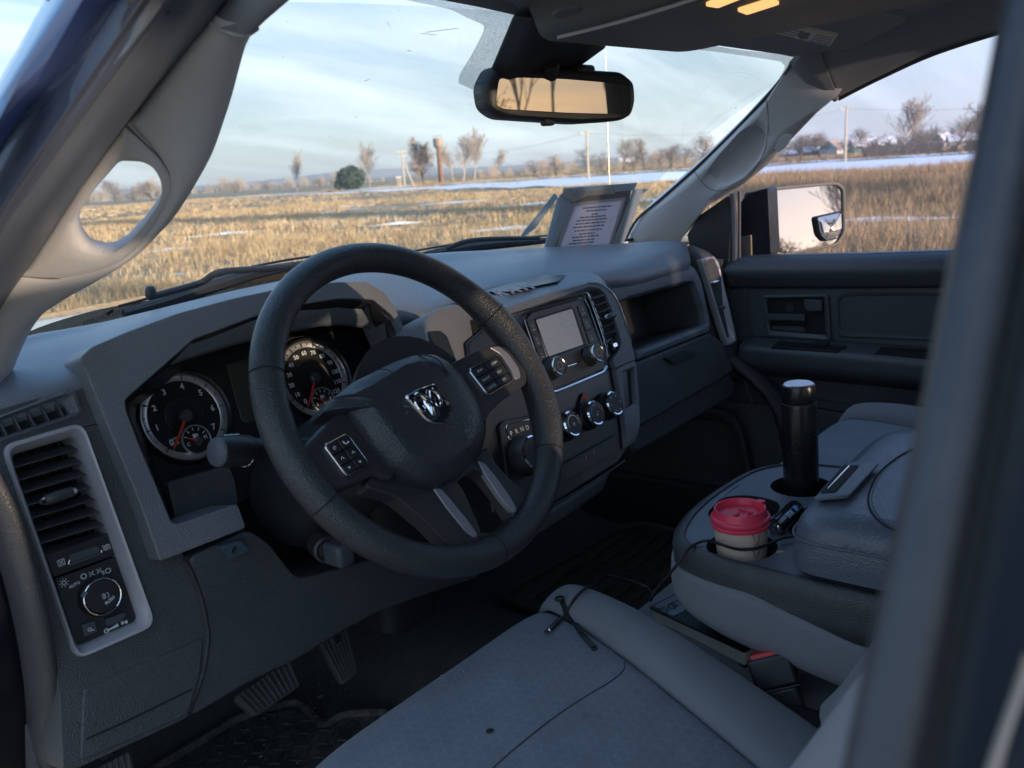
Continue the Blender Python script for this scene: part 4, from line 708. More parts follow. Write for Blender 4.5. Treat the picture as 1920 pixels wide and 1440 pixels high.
mb = MB(); a, b = VP.px(86, 938), VP.px(138, 921); ax = unit(VP.to3(*b)-VP.to3(*a)); c = VP.to3(*VP.px(112, 930), .004); lathe(mb, c-ax*.0145, ax, [(.002, -.004), (.0042, -.0015), (.0055, 0), (.0062, .0145), (.0055, .029), (.0042, .0305), (.002, .033)], 14); mb.build('vent_tab', m_slat, VB)
mb = MB(); lathe(mb, c-ax*.0145, ax, [(.0005, -.0052), (.003, -.004), (.0046, -.0012), (.0058, .0004)], 14); mb.build('tab_chrome', m_chrome2, VB); mb = MB(); lathe(mb, c-ax*.0145, ax, [(.0058, .0286), (.0046, .0302), (.003, .033), (.0005, .0342)], 14); mb.build('tab_chrome', m_chrome2, VB)
sl('slider_panel', VP, [(92, 1042), (218, 996), (233, 1037), (107, 1083)], .009, .05, m_btn, VB, .001, .0008)
mb = MB(); P_ = fillet(VP.pts([(132, 1041), (189, 1022), (193, 1036), (137, 1058)]), .004, 4); prism(mb, VP, P_, .0055, .01); mb.build('slider', m_slat, VB, .0012)
loop_tube('slider_chrome', VP, [(134, 1050), (137, 1058), (190, 1038), (193, 1032)], .0054, .0007, m_chrome2, VB, False)
loop_tube('slider_chrome', VP, [(135, 1044), (185, 1026)], .0054, .0004, m_chrome2, VB, False)
mb = MB(); ic = VP.px(121, 1055)
for (a, b) in (((-.0032, -.003), (.0032, -.003)), ((.0032, -.003), (.0032, .003)), ((.0032, .003), (-.0032, .003)), ((-.0032, .003), (-.0032, -.003)), ((-.002, -.002), (.002, .002)), ((-.002, .002), (.002, -.002))):
    tube(mb, [VP.to3(ic[0]+a[0], ic[1]+a[1], .0088), VP.to3(ic[0]+b[0], ic[1]+b[1], .0088)], .00042, 4)
ic = VP.px(206, 1026)
for k in (-1, 0, 1): tube(mb, [VP.to3(ic[0]+x, ic[1]+k*.0021+.0006*math.sin(x*1500), .0088) for x in np.linspace(-.004, .004, 9)], .0004, 4)
mb.build('panel_symbols', m_print, VB)
sl('lamp_panel', VP, [(109, 1086), (234, 1040), (268, 1164), (149, 1216)], .009, .05, m_btn, VB, .001, .0008)
kc = VP.px(191, 1118); mb = MB(); lathe(mb, VP.to3(*kc, .0095), -V(*NV)*-1, [(.0215, 0), (.0212, .008), (.0196, .011)], 40); lathe(mb, VP.to3(*kc, .0095), V(*NV), [(.0175, .011), (.0168, .0125), (.005, .0130)], 40); mb.build('lamp_switch', m_btn, VB)
mb = MB(); q = VP.to3(*kc, -.0005); Q = [VP.to3(kc[0]+.0186*math.cos(t_), kc[1]+.0186*math.sin(t_), -.0022) for t_ in np.linspace(0, 2*math.pi, 49)]; tube(mb, Q, .0011, 8, cap=False); prism(mb, VP, [(kc[0]-.0165+x*.7071-y*.7071, kc[1]+.0095+x*.7071+y*.7071) for x, y in ((-.003, -.0022), (.003, -.0022), (.003, .0022), (-.003, .0022))], -.0040, .0); mb.build('switch_ring', m_chrome2, VB)
mb = MB(); kp = VP.px(198, 1122)
text_on(mb, 'PUSH', VP, (kp[0]+.002, kp[1]-.003), .0046, -.0044, .35, .0001)
for x in (-.0028, .0008): tube(mb, [VP.to3(kp[0]+x+.002*math.cos(t_), kp[1]+.0035+.0026*math.sin(t_), -.0042) for t_ in np.linspace(-1.57, 1.57, 9)], .0003, 4)
for k in range(3): tube(mb, [VP.to3(kp[0]-.0042, kp[1]+.0018+.0017*k, -.0042), VP.to3(kp[0]-.0012, kp[1]+.0024+.0017*k, -.0042)], .00028, 4)
mb.build('switch_print', m_print, VB)
mb = MB(); text_on(mb, 'AUTO', VP, VP.px(146, 1097), .0040, .0088, .12, .0001)
c = VP.px(163, 1081); tube(mb, [VP.to3(c[0]+.0026*math.cos(t_), c[1]+.0026*math.sin(t_), .0087) for t_ in np.linspace(0, 6.2832, 15)], .0005, 4)
c = VP.px(126, 1093); tube(mb, [VP.to3(c[0]+.0019*math.cos(t_), c[1]+.0019*math.sin(t_), .0087) for t_ in np.linspace(0, 6.2832, 13)], .00042, 4)
for k in range(8): a_ = k*math.pi/4; tube(mb, [VP.to3(c[0]+.003*math.cos(a_), c[1]+.003*math.sin(a_), .0087), VP.to3(c[0]+.0046*math.cos(a_), c[1]+.0046*math.sin(a_), .0087)], .00035, 4)
c = VP.px(185, 1073)
for s in (-1, 1):
    tube(mb, [VP.to3(c[0]+s*(.0012+.002*math.cos(t_)), c[1]+.0021*math.sin(t_), .0087) for t_ in np.linspace(-1.57, 1.57, 8)], .0004, 4)
    for k in (-1, 0, 1): tube(mb, [VP.to3(c[0]+s*.0042, c[1]+k*.0014, .0087), VP.to3(c[0]+s*.0066, c[1]+k*.0022, .0087)], .0003, 4)
c = VP.px(207, 1071); tube(mb, [VP.to3(c[0]+.001+.0027*math.cos(t_), c[1]+.0024*math.sin(t_), .0087) for t_ in np.linspace(0, 6.2832, 14)], .00042, 4)
for k in (-1, 0, 1): tube(mb, [VP.to3(c[0]-.0055, c[1]+k*.0015-.0006, .0087), VP.to3(c[0]-.0028, c[1]+k*.0015, .0087)], .00034, 4)
a, b = VP.px(215, 1180), VP.px(229, 1172); prism(mb, VP, [(a[0]-.005, a[1]-.0006), (b[0]-.0005, b[1]-.0017), (b[0]-.0005, b[1]+.0016), (a[0]-.005, a[1]+.0004)], .0085, .009)
c = VP.px(206, 1184); tube(mb, [VP.to3(c[0]+.0022*math.cos(t_), c[1]+.0022*math.sin(t_), .0087) for t_ in np.linspace(0, 6.2832, 13)], .0005, 4)
for x, y in ((236, 1169), (243, 1167)): c = VP.px(x, y); prism(mb, VP, [(c[0]-.0014, c[1]-.0016), (c[0]+.0014, c[1]-.0016), (c[0]+.0014, c[1]+.0016), (c[0]-.0014, c[1]+.0016)], .0085, .009)
mb.build('lamp_panel_print', m_print, VB)
sl('fog_button', VP, [(157, 1172), (182, 1164), (188, 1185), (163, 1195)], .0055, .01, m_slat, VB, .001, .0009)
mb = MB(); c = VP.px(172, 1181); tube(mb, [VP.to3(c[0]+.0017*math.cos(t_), c[1]+.0015*math.sin(t_), .0053) for t_ in np.linspace(0, 6.2832, 12)], .0004, 4); tube(mb, [VP.to3(c[0]+.001, c[1]-.0012, .0053), VP.to3(c[0]+.004, c[1]-.0024, .0053)], .0005, 4); mb.build('button_symbol', m_print, VB)
mb = MB(); P_ = fillet(VP.pts([(200, 1161), (236, 1148), (240, 1153), (228, 1166), (204, 1175)]), .002, 3); prism(mb, VP, P_, .0035, .01); mb.build('dimmer_wheel', m_slat, VB, .0018)
# --- cluster hood and bezel
bz = [(462, 990), (300, 1053), (262, 942), (214, 828), (164, 704), (149, 672), (172, 650), (240, 621), (333, 587), (433, 560), (517, 542), (580, 532), (640, 528), (690, 529), (722, 548), (742, 578), (757, 612), (785, 680), (806, 735), (788, 738), (770, 690), (757, 640), (737, 593), (700, 562), (640, 560), (560, 572), (483, 592), (363, 637), (234, 750), (237, 770), (262, 836), (300, 925), (322, 980), (334, 983), (446, 944)]
HOODB = sl('cluster_bezel', BP, bz, .0, .075, m_bez, DASH, .005, .0055, 3)
mb = MB(); e0 = [(363, 637), (234, 750), (237, 770), (262, 836), (300, 925), (322, 980)]; inn = [BP.to3(*BP.px(*q), .0095) for q in e0]; deep = [GP.hit(*q) for q in [(372, 668), (258, 762), (258, 790), (282, 850), (312, 925), (330, 985)]]
net(mb, [inn, [(a*.5+b*.5) for a, b in zip(inn, deep)], deep], 1, 1); e1 = [(363, 637), (483, 592), (560, 572), (640, 560), (700, 562), (737, 593), (757, 640), (770, 690), (788, 738)]; inn = [BP.to3(*BP.px(*q), .0095) for q in e1]; deep = [GP.hit(*q) for q in [(372, 668), (470, 643), (560, 628), (640, 618), (684, 620), (690, 660), (700, 690), (712, 720), (725, 760)]]
net(mb, [inn, [(a*.5+b*.5)+V(0, 0, .004) for a, b in zip(inn, deep)], deep], 1, 1); mb.build('hood_lining', m_gloss, DASH, fix=False, ang=25, solid=.002)
sl('cluster_panel', GP, [(250, 770), (370, 664), (470, 640), (560, 625), (690, 612), (760, 760), (640, 900), (480, 930), (330, 1000)], .004, .02, m_gloss, DASH, .004, .001)
mb = MB(); LP = Plane((0, .262, -.10), NV); P_ = fillet(LP.pts([(314, 905), (428, 872), (440, 898), (447, 944), (332, 984)]), .004, 3); prism(mb, LP, P_, .0, .05); mb.build('cluster_step', m_low, DASH, .004, 3)
sl('trip_display', GP, [(425, 682), (475, 668), (520, 660), (560, 770), (462, 792), (455, 786)], .0025, .006, mat('lcd_grey', (0.055, 0.058, 0.045), 0.25), DASH, .002, .0006)
def gauge(name, cx_, cy_, ro, nums, start, sweep, sub, kind, needle_deg, needle2):
    c = np.array(GP.px(cx_, cy_)); R_ = ro
    root_ = MB(); lathe(root_, GP.to3(*c, .003), GP.n, [(R_*1.13, -.01), (R_*1.12, .004), (R_*1.07, .008), (R_*1.03, .006), (R_*1.02, -.001)], 64, caps=False); root = root_.build(name, m_gloss, DASH)
    mb = MB(); lathe(mb, GP.to3(*c, .0028), GP.n, [(R_*1.02, 0), (R_*1.015, .0024), (R_*.985, .0028), (R_*.965, .0012), (R_*.86, .0008), (R_*.84, .0)], 64, caps=False); mb.build('dial_ring', m_ring, root)
    mb = MB(); lathe(mb, GP.to3(*c, .0030), GP.n, [(R_*1.0, 0), (R_*.90, .0004)], 64); lathe(mb, GP.to3(*c, .0026), GP.n, [(R_*.475, 0), (R_*.47, .0012), (R_*.43, .0006), (.001, .0006)], 48); mb.build('dial_face', m_dial, root)
    mb = MB(); 
    for s, a_ in nums:
        t_ = math.radians(a_); text_on(mb, s, GP, (c[0]+R_*.70*math.cos(t_), c[1]+R_*.70*math.sin(t_)), R_*(.19 if len(s) < 2 else .155), .0018, 0, R_*.006)
    mb.build('numerals', m_print, root)
    mb = MB(); nt_ = 2*len(nums)-1
    a0, a1 = nums[0][1], nums[-1][1]
    for i in range(nt_):
        t_ = math.radians(a0+(a1-a0)*i/(nt_-1)); r0, r1, w = (.86, .965, .011) if i % 2 == 0 else (.90, .955, .007); e = V(math.cos(t_), math.sin(t_), 0)[:2]; g = np.array((-e[1], e[0]))*R_*w
        prism(mb, GP, [c+e*R_*r0-g, c+e*R_*r0+g, c+e*R_*r1+g, c+e*R_*r1-g], .0004, .0012)
    mb.build('tick_marks', m_dial, root)
    mb = MB(); t_ = math.radians(needle_deg); e = np.array((math.cos(t_), math.sin(t_))); g = np.array((-e[1], e[0])); prism(mb, GP, [c+e*R_*.14-g*R_*.03, c+e*R_*.14+g*R_*.03, c+e*R_*.84+g*R_*.016, c+e*R_*.84-g*R_*.016], -.0035, -.002); mb.build('needle', m_red, root)
    mb = MB(); lathe(mb, GP.to3(*c, -.0005), GP.n, [(R_*.15, -.002), (R_*.145, .004), (R_*.11, .006), (.001, .0062)], 32); mb.build('needle_hub', m_slat, root)
    s2 = np.array(GP.px(*sub)); r2 = R_*.335
    mb = MB(); lathe(mb, GP.to3(*s2, .0022), GP.n, [(r2*1.06, 0), (r2*1.03, .003), (r2*.96, .0032), (r2*.95, .001)], 40, caps=False); mb.build('small_dial_ring', m_ring, root)
    mb = MB(); lathe(mb, GP.to3(*s2, .0022), GP.n, [(r2*1.0, 0), (r2*.97, .0012), (.001, .0013)], 40); mb.build('small_dial_face', m_dial, root)
    mb = MB()
    for k in range(5):
        t_ = math.radians(152-31*k); e = np.array((math.cos(t_), math.sin(t_))); g = np.array((-e[1], e[0]))*r2*.035; prism(mb, GP, [s2+e*r2*.66-g, s2+e*r2*.66+g, s2+e*r2*.86+g, s2+e*r2*.86-g], .0004, .0008)
    for s, a_ in kind: t_ = math.radians(a_); text_on(mb, s, GP, (s2[0]+r2*.66*math.cos(t_), s2[1]+r2*.66*math.sin(t_)), r2*.34, .0004, 0, r2*.012)
    text_on(mb, 'x', GP, (s2[0]-r2*.1, s2[1]+r2*.3), r2*.01, .0004)
    prism(mb, GP, [s2+np.array(q)*r2 for q in ((-.16, .14), (.10, .14), (.10, .42), (-.16, .42))], .0005, .0008); prism(mb, GP, [s2+np.array(q)*r2 for q in ((.14, .2), (.22, .2), (.22, .38), (.14, .38))], .0005, .0008)
    mb.build('small_dial_print', m_print, root)
    mb = MB(); t_ = math.radians(needle2); e = np.array((math.cos(t_), math.sin(t_))); g = np.array((-e[1], e[0])); b0 = s2+np.array((r2*.05, -r2*.12)); prism(mb, GP, [b0-g*r2*.09, b0+g*r2*.09, b0+e*r2*.72+g*r2*.04, b0+e*r2*.72-g*r2*.04], -.0028, -.0016); mb.build('needle', m_red, root)
    mb = MB(); lathe(mb, GP.to3(*b0, .0005), GP.n, [(r2*.30, 0), (r2*.28, .003), (.001, .0036)], 24); mb.build('needle_hub', m_slat, root)
    return root
Rg = np.linalg.norm(np.array(GP.px(347, 700))-np.array(GP.px(349, 860)))/2*1.0
ang = lambda k, n, a0, a1: a0+(a1-a0)*k/(n-1)
gauge('tachometer', 348, 780, Rg, [(str(k), ang(k, 8, 223, -37)) for k in range(8)], 0, 0, (369, 824), [('C', 195), ('H', 0)], 229, 150)
gauge('speedometer', 590, 709, Rg, [(str(10*k), ang(k, 13, 226, -44)) for k in range(13)], 0, 0, (607, 750), [('E', 195), ('F', 0)], 231, 152)
mb = MB(); c = np.array(GP.px(332, 826)); text_on(mb, 'x1000', GP, (c[0]-.003, c[1]-.003), Rg*.085, .0018); text_on(mb, 'RPM', GP, (c[0], c[1]+.003), Rg*.085, .0018); mb.build('dial_unit_print', m_print, DASH)
# --- knee panel and what is under it
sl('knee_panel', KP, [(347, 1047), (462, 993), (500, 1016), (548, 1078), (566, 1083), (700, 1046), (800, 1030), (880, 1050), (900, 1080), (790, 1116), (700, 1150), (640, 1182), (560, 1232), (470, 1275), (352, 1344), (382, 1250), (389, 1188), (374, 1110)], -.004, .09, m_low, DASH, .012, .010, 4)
mb = MB(); tube(mb, crom([KP.to3(*KP.px(*q), -.0045) for q in [(346, 1048), (362, 1080), (378, 1125), (387, 1170), (389, 1200), (380, 1260), (352, 1342)]], 4), .0011, 6); mb.build('panel_seam', m_pit, DASH)
mb = MB(); q = KP.pts([(399, 1022), (437, 1011), (453, 1030), (416, 1046)]); prism(mb, KP, fillet(q, .003, 3), -.018, .0); mb.build('stuck_on_button', mat('stuck_button', (0.05, 0.075, 0.10), 0.35, tint=.1), DASH, .003, 3)
mb = MB(); c = KP.px(424, 1029); lathe(mb, KP.to3(*c, -.018), KP.n, [(.0045, 0), (.0035, .0008), (.002, -.0002)], 16); mb.build('button_dimple', m_black, DASH)
mb = MB(); rbox(mb, (-.345, .21, -.41), (-.215, .42, -.16), .035, 5, .2); mb.build('column_under_cover', m_black, DASH, .01, 3)
# --- centre stack
m_silver0 = mat('tray_letter_grey', (.26, .27, .30), .45)
STK = sl('stack_body', SP, [(880, 640), (944, 584), (1094, 540), (1118, 541), (1148, 565), (1184, 676), (1194, 790), (1188, 826), (1165, 866), (1030, 952), (975, 990), (930, 960), (900, 800)], .004, .09, m_gloss, DASH, .004, .003)
mb = MB(); 
top_b = [(880, 566, .245), (930, 546, .242), (990, 531, .238), (1050, 519, .234), (1092, 516, .228), (1112, 520, .224), (1130, 534, .219)]; top_f = [(905, 598), (944, 584), (1000, 564), (1050, 549), (1094, 536), (1117, 536), (1136, 546)]
A = [HY(*q) for q in top_b]; B = [SP.to3(*SP.px(*q), -.001) for q in top_f]
net(mb, [[p_+V(0, .02, -.03) for p_ in A], A, [(a*.5+b*.5)+V(0, 0, .006) for a, b in zip(A, B)], B, [p_+V(0, .006, -.012) for p_ in B]], 4, 4); mb.build('stack_top', m_padt, DASH, fix=False, solid=.004, ang=60)
TP = P3(HY(920, 556, .222), HY(1060, 524, .212), HY(1040, 543, .165))
P_out = fillet(TP.pts([(905, 560), (1005, 527), (1062, 527), (1046, 540), (955, 560)]), .006, 3); 
mb = MB(); prism(mb, TP, P_out, -.011, -.008); mb.build('tray_mat', m_gloss, DASH, .001)
mb = MB(); TL_ = Plane(TP.off(-.0125).hit(962, 541)+V(0, 0, .007), (0, -.42, .91))
for ch, (x, y) in zip('RAM', ((938, 549), (962, 543), (987, 537))): text_on(mb, ch, TL_, TL_.px(x, y), .030, 0, 0, .0010, sx=1.05)
mb.build('tray_lettering', m_silver0, DASH, solid=.0012, fix=False)
fr = [(944, 579), (1033, 550), (1094, 533), (1117, 534), (1135, 544), (1150, 562), (1167, 604), (1179, 644), (1187, 676), (1150, 692), (1144, 677), (1158, 655), (1160, 645), (1155, 625), (1142, 583), (1130, 553), (1118, 543), (1100, 541), (1040, 562), (950, 592)]
sl('stack_frame', SP, fr, -.006, .02, m_bez, DASH, .002, .0028, 3)
loop_tube('frame_edge', SP, [(1096, 533), (1117, 534), (1135, 544), (1150, 562), (1167, 604), (1179, 644)], -.0066, .0011, m_chrome, STK, False)
P_out = fillet(SP.pts([(1150, 692), (1187, 675), (1194, 740), (1197, 800), (1190, 828), (1171, 840), (1168, 800)]), .003, 3); P_in = fillet(SP.pts([(1164, 699), (1185, 691), (1189, 756), (1170, 769)]), .002, 3)
mb = MB(); ringnet(mb, SP, P_out, P_in, [(0, .02), (0, -.002), (.12, -.005), (.8, -.005), (1, -.002), (1, .04)], 60); mb.build('slot_frame', m_bez, DASH)
sl('slot_well', SP, [(1160, 694), (1190, 686), (1194, 760), (1166, 774)], .038, .042, m_pit, DASH, 0, 0)
pod = sl('stack_side_pod', Plane((0, .13, -.05), SP.n), [(797, 604), (802, 588), (815, 580), (852, 568), (884, 578), (905, 610), (930, 690), (935, 740), (868, 740), (815, 690)], .0, .09, m_bez, DASH, .006, .006, 3)
sl('pod_slot', Plane((0, .1292, -.05), SP.n), [(803, 621), (826, 620), (838, 630), (856, 676), (814, 680)], .0, .002, m_gloss, DASH, .003, 0)
sl('pod_vent_well', Plane((0, .1288, -.05), SP.n), [(882, 600), (896, 598), (915, 640), (918, 660), (893, 660)], .0, .002, m_pit, DASH, .003, 0)
loop_tube('radio_chrome', SP, [(983, 602), (984, 590), (995, 584), (1084, 559), (1095, 561), (1104, 579), (1131, 655), (1137, 680), (1135, 691), (1126, 698), (1042, 732), (1033, 733), (1027, 720), (1000, 650)], -.001, .0011, m_chrome, STK, True, .004)
loop_tube('radio_chrome', SP, [(946, 591), (1000, 576), (1060, 560), (1092, 551), (1099, 552), (1105, 562), (1118, 595), (1134, 645), (1140, 670)], -.002, .0023, m_chrome, STK, False)
loop_tube('radio_chrome', SP, [(1030, 733), (1040, 735), (1080, 719), (1118, 703), (1130, 697), (1136, 688)], -.0015, .0030, m_chrome, STK, False)
sl('radio_body', SP, [(986, 600), (996, 586), (1084, 562), (1093, 565), (1130, 656), (1134, 688), (1125, 695), (1040, 729), (1033, 728)], -.0005, .006, m_btn, STK, .004, .001)
P_out = fillet(SP.pts([(1001, 598), (1074, 574), (1102, 650), (1029, 676)]), .003, 3); P_in = fillet(SP.pts([(1005, 602), (1070, 581), (1091, 645), (1026, 668)]), .002, 3)
mb = MB(); ringnet(mb, SP, P_out, P_in, [(0, .0), (0, -.0022), (.3, -.0024), (1, .0004)], 48); mb.build('screen_frame', m_gloss, STK)
sl('radio_screen', SP, [(1003, 600), (1072, 579), (1093, 646), (1024, 670)], -.0010, -.0004, mat('dusty_screen', (0.30, 0.31, 0.34), 0.28, tint=0.05, tscale=40), STK, .002, 0)
for i in range(3):
    for (tl, tr, bl, br) in (((987, 604), (999, 599), (1013, 680), (1024, 676)), ((1081, 573), (1094, 571), (1105, 646), (1117, 642))):
        t0, t1 = i/3+.01, (i+1)/3-.01; q = [lerp(tl, bl, t0), lerp(tr, br, t0), lerp(tr, br, t1), lerp(tl, bl, t1)]; b_ = sl('radio_button', SP, q, -.0022, .0, m_btn, STK, .0012, .0006)
        c = SP.px(*lerp(lerp(q[0], q[1], .5), lerp(q[3], q[2], .5), .5)); mb = MB(); r = .0022
        prism(mb, SP, [(c[0]-.0034, c[1]-.0045), (c[0]+.0034, c[1]-.0045), (c[0]+.0034, c[1]-.0034), (c[0]-.0034, c[1]-.0034)], -.0024, -.0021)
        if i == 0: tube(mb, [SP.to3(c[0]-r, c[1]-r+.002, -.0024), SP.to3(c[0]+r, c[1]+r+.002, -.0024)], .0004, 4); tube(mb, [SP.to3(c[0]-r, c[1]+r+.002, -.0024), SP.to3(c[0]+r, c[1]-r+.002, -.0024)], .0004, 4)
        elif i == 1: tube(mb, [SP.to3(c[0]+r*math.cos(t_), c[1]+.002+r*math.sin(t_), -.0024) for t_ in np.linspace(0, 6.2832, 11)], .0004, 4)
        else: tube(mb, [SP.to3(c[0]+r*math.cos(t_), c[1]+.003+r*math.sin(t_), -.0024) for t_ in np.linspace(3.3, 5.5, 7)], .0005, 4)
        mb.build('button_symbol', mat('dim_print', (0.30, 0.31, 0.33), .6) if 'dim_print' not in MATS else MATS['dim_print'], STK)
def knob(name, base_px, rad, depth, cap, ring=True, chrome=m_chrome2, nx=0.55):
    c = SP.px(*base_px); P0 = SP.to3(*c, 0); mb = MB(); lathe(mb, P0, SP.n, [(rad*1.12, -.002), (rad*1.10, .003), (rad, .005), (rad*.96, depth-.002), (rad*.86, depth)], 32); k = mb.build(name, m_btn, STK)
    if ring: mb = MB(); lathe(mb, P0, SP.n, [(rad*.985, depth-.005), (rad*1.0, depth-.0015), (rad*.90, depth+.0008), (rad*.80, depth+.0002)], 36, caps=False); mb.build('knob_ring', chrome, STK)
    mb = MB(); q = Plane(P0+SP.n*(depth+.0006), SP.n); r = rad*.62
    if cap == 'temp':
        for (a0, a1, mm) in ((1.2, 3.4, 'cold_blue'), (-0.6, 0.9, 'hot_red')):
            m2 = MB(); tube(m2, [q.to3(r*math.cos(t_), r*math.sin(t_)) for t_ in np.linspace(a0, a1, 10)], .0006, 4); m2.build('temperature_arc', MATS.get(mm) or mat(mm, (0.05, 0.3, 0.7) if 'blue' in mm else (0.6, 0.08, 0.06), .5), STK)
        tube(mb, [q.to3(-.002, -.004), q.to3(.003, -.003)], .0006, 4); tube(mb, [q.to3(.002, .0), q.to3(.005, .001)], .0006, 4)
    elif cap == 'fan':
        tube(mb, [q.to3(r*math.cos(t_), r*math.sin(t_)) for t_ in np.linspace(-.3, 3.4, 14)], .0006, 4); tube(mb, [q.to3(.0022*math.cos(t_), -.001+.0022*math.sin(t_)) for t_ in np.linspace(0, 6.2832, 9)], .0007, 4)
    elif cap == 'mode':
        for k_ in range(6): a_ = k_*1.05; tube(mb, [q.to3(r*math.cos(a_)-.001, r*math.sin(a_)), q.to3(r*math.cos(a_)+.001, r*math.sin(a_))], .0007, 4)
    else: tube(mb, [q.to3(r*.6*math.cos(t_), r*.6*math.sin(t_)) for t_ in np.linspace(0, 6.2832, 12)], .0004, 4)
    mb.build('knob_print', m_print if cap else MATS['dim_print'], STK); return k
knob('volume_knob', (1031, 693), .0155, .021, '', True, m_chrome); knob('tuning_knob', (1104, 668), .0155, .021, '', True, m_chrome)
loop_tube('slot_chrome', SP, [(1062, 688), (1089, 679)], -.002, .0012, m_chrome2, STK, False)
knob('fan_knob', (1060, 799), .0205, .017, 'fan'); knob('temperature_knob', (1103, 779), .0205, .017, 'temp'); knob('mode_knob', (1139, 761), .0205, .017, 'mode')
mb = MB(); P_ = fillet(SP.pts([(1086, 757), (1092, 737), (1100, 734), (1106, 751)]), .0015, 3); prism(mb, SP, P_, -.0015, .003); mb.build('hazard_button', m_btn, STK, .0008)
mb = MB(); c = SP.px(1096, 747); r = .0048
for i in range(3): a_, b_ = math.pi/2+i*2.0944, math.pi/2+(i+1)*2.0944; tube(mb, [SP.to3(c[0]+r*math.cos(a_), c[1]+r*math.sin(a_), -.0018), SP.to3(c[0]+r*math.cos(b_), c[1]+r*math.sin(b_), -.0018)], .0008, 4)
mb.build('hazard_symbol', mat('hazard_red', (0.35, 0.02, 0.02), .5), STK)
sl('stack_vent_well', SP, [(1103, 546), (1118, 545), (1130, 556), (1157, 628), (1135, 640)], -.0005, .003, m_pit, DASH, .003, 0)
for a, b in (((1107, 563), (1129, 555)), ((1112, 576), (1134, 567)), ((1117, 589), (1139, 580)), ((1122, 602), (1144, 593)), ((1126, 616), (1149, 606)), ((1130, 630), (1153, 620))):
    p_, q = SP.px(*a), SP.px(*b); v = [SP.to3(*p_, -.009), SP.to3(*q, -.009), SP.to3(q[0], q[1]+.0045, -.001), SP.to3(p_[0], p_[1]+.0045, -.001)]; k = V(0, 0, -.0013); mb = MB()
    mb.add(v+[w+k for w in v], [(0, 1, 2, 3), (7, 6, 5, 4), (0, 4, 5, 1), (1, 5, 6, 2), (2, 6, 7, 3), (3, 7, 4, 0)]); mb.build('slat', m_slat, STK, .0004)
mb = MB(); c = SP.to3(*SP.px(1134, 597), -.012); lathe(mb, c-V(.012, 0, 0), (1, 0, 0), [(.002, -.003), (.0045, 0), (.0052, .012), (.0045, .024), (.002, .027)], 12); mb.build('vent_tab', m_slat, STK)
mb = MB(); lathe(mb, c-V(.012, 0, 0), (1, 0, 0), [(.0006, -.005), (.0034, -.002), (.0050, .002)], 12); mb.build('tab_chrome', m_chrome2, STK)
mb = MB(); c = SP.to3(*SP.px(1148, 649), -.001); lathe(mb, c, SP.n, [(.0105, 0), (.0105, .003), (.0085, .004), (.008, .001)], 24, caps=False); lathe(mb, c, SP.n, [(.008, 0), (.0078, .0012), (.001, .0012)], 24); kk = mb.build('airbag_switch', m_btn, STK)
mb = MB(); q = Plane(c+SP.n*.0045, SP.n); prism(mb, q, fillet([(-.006, -.0035), (.006, -.0035), (.006, .0035), (-.006, .0035)], .002, 3), -.0015, .003); mb.build('switch_chrome', m_chrome2, STK, .0006)
sl('stack_drawer', SP, [(1040, 880), (1153, 817), (1154, 850), (1040, 914)], -.001, .004, m_gloss, STK, .002, .0015)
loop_tube('drawer_edge', SP, [(1040, 879), (1153, 816)], -.0015, .0009, m_btn, STK, False)
mb = MB(); c = SP.px(1098, 858); prism(mb, SP, [(c[0]-.0015, c[1]-.003), (c[0]+.0015, c[1]-.003), (c[0]+.0008, c[1]+.003), (c[0]-.0008, c[1]+.003)], -.0014, -.0010); c = SP.px(1113, 848)
for s in (-.0015, .0015): prism(mb, SP, [(c[0]-.002, c[1]+s-.0006), (c[0]+.002, c[1]+s-.0006), (c[0]+.002, c[1]+s+.0006), (c[0]-.002, c[1]+s+.0006)], -.0014, -.0010)
mb.build('drawer_symbols', MATS['dim_print'], STK)
loop_tube('stack_lip', SP, [(1026, 954), (1100, 910), (1150, 878), (1169, 864)], -.002, .0017, m_chrome if False else m_btn, STK, False)
mb = MB(); A = [SP.to3(*SP.px(*q), .012) for q in [(1000, 975), (1060, 940), (1110, 908), (1150, 880)]]; net(mb, [A, [p_+V(0, .02, -.035) for p_ in A], [p_+V(0, .07, -.055) for p_ in A]], 4, 4); mb.build('stack_underside', m_dash, DASH, fix=False, solid=.004, ang=60)
# shifter panel
sl('shifter_panel', SP, [(934, 800), (942, 790), (1000, 778), (1015, 800), (1030, 900), (1005, 940), (974, 925), (948, 893)], -.003, .006, m_gloss, STK, .004, .0015)
loop_tube('shifter_chrome', SP, [(1010, 783), (988, 788), (955, 795), (947, 801), (948, 812), (952, 824), (958, 829), (954, 842), (953, 858), (958, 872), (968, 880), (980, 883), (992, 880)], -.0034, .0010, m_chrome2, STK, False)
mb = MB(); c = SP.to3(*SP.px(979, 856), -.003); lathe(mb, c, SP.n, [(.029, 0), (.028, .010), (.025, .022), (.0235, .0235)], 40); mb.build('shifter_dial', m_btn, STK)
mb = MB(); lathe(mb, c, SP.n, [(.0245, .0195), (.0248, .0235), (.0225, .0255), (.021, .0245)], 40, caps=False); mb.build('dial_chrome', m_chrome2, STK)
mb = MB()
for ch, (x, y) in zip('PRND', ((956, 814), (966, 810), (976, 806), (986, 803))): text_on(mb, ch, SP, SP.px(x, y), .0095, -.0034, .05)
mb.build('shifter_letters', m_print, STK)
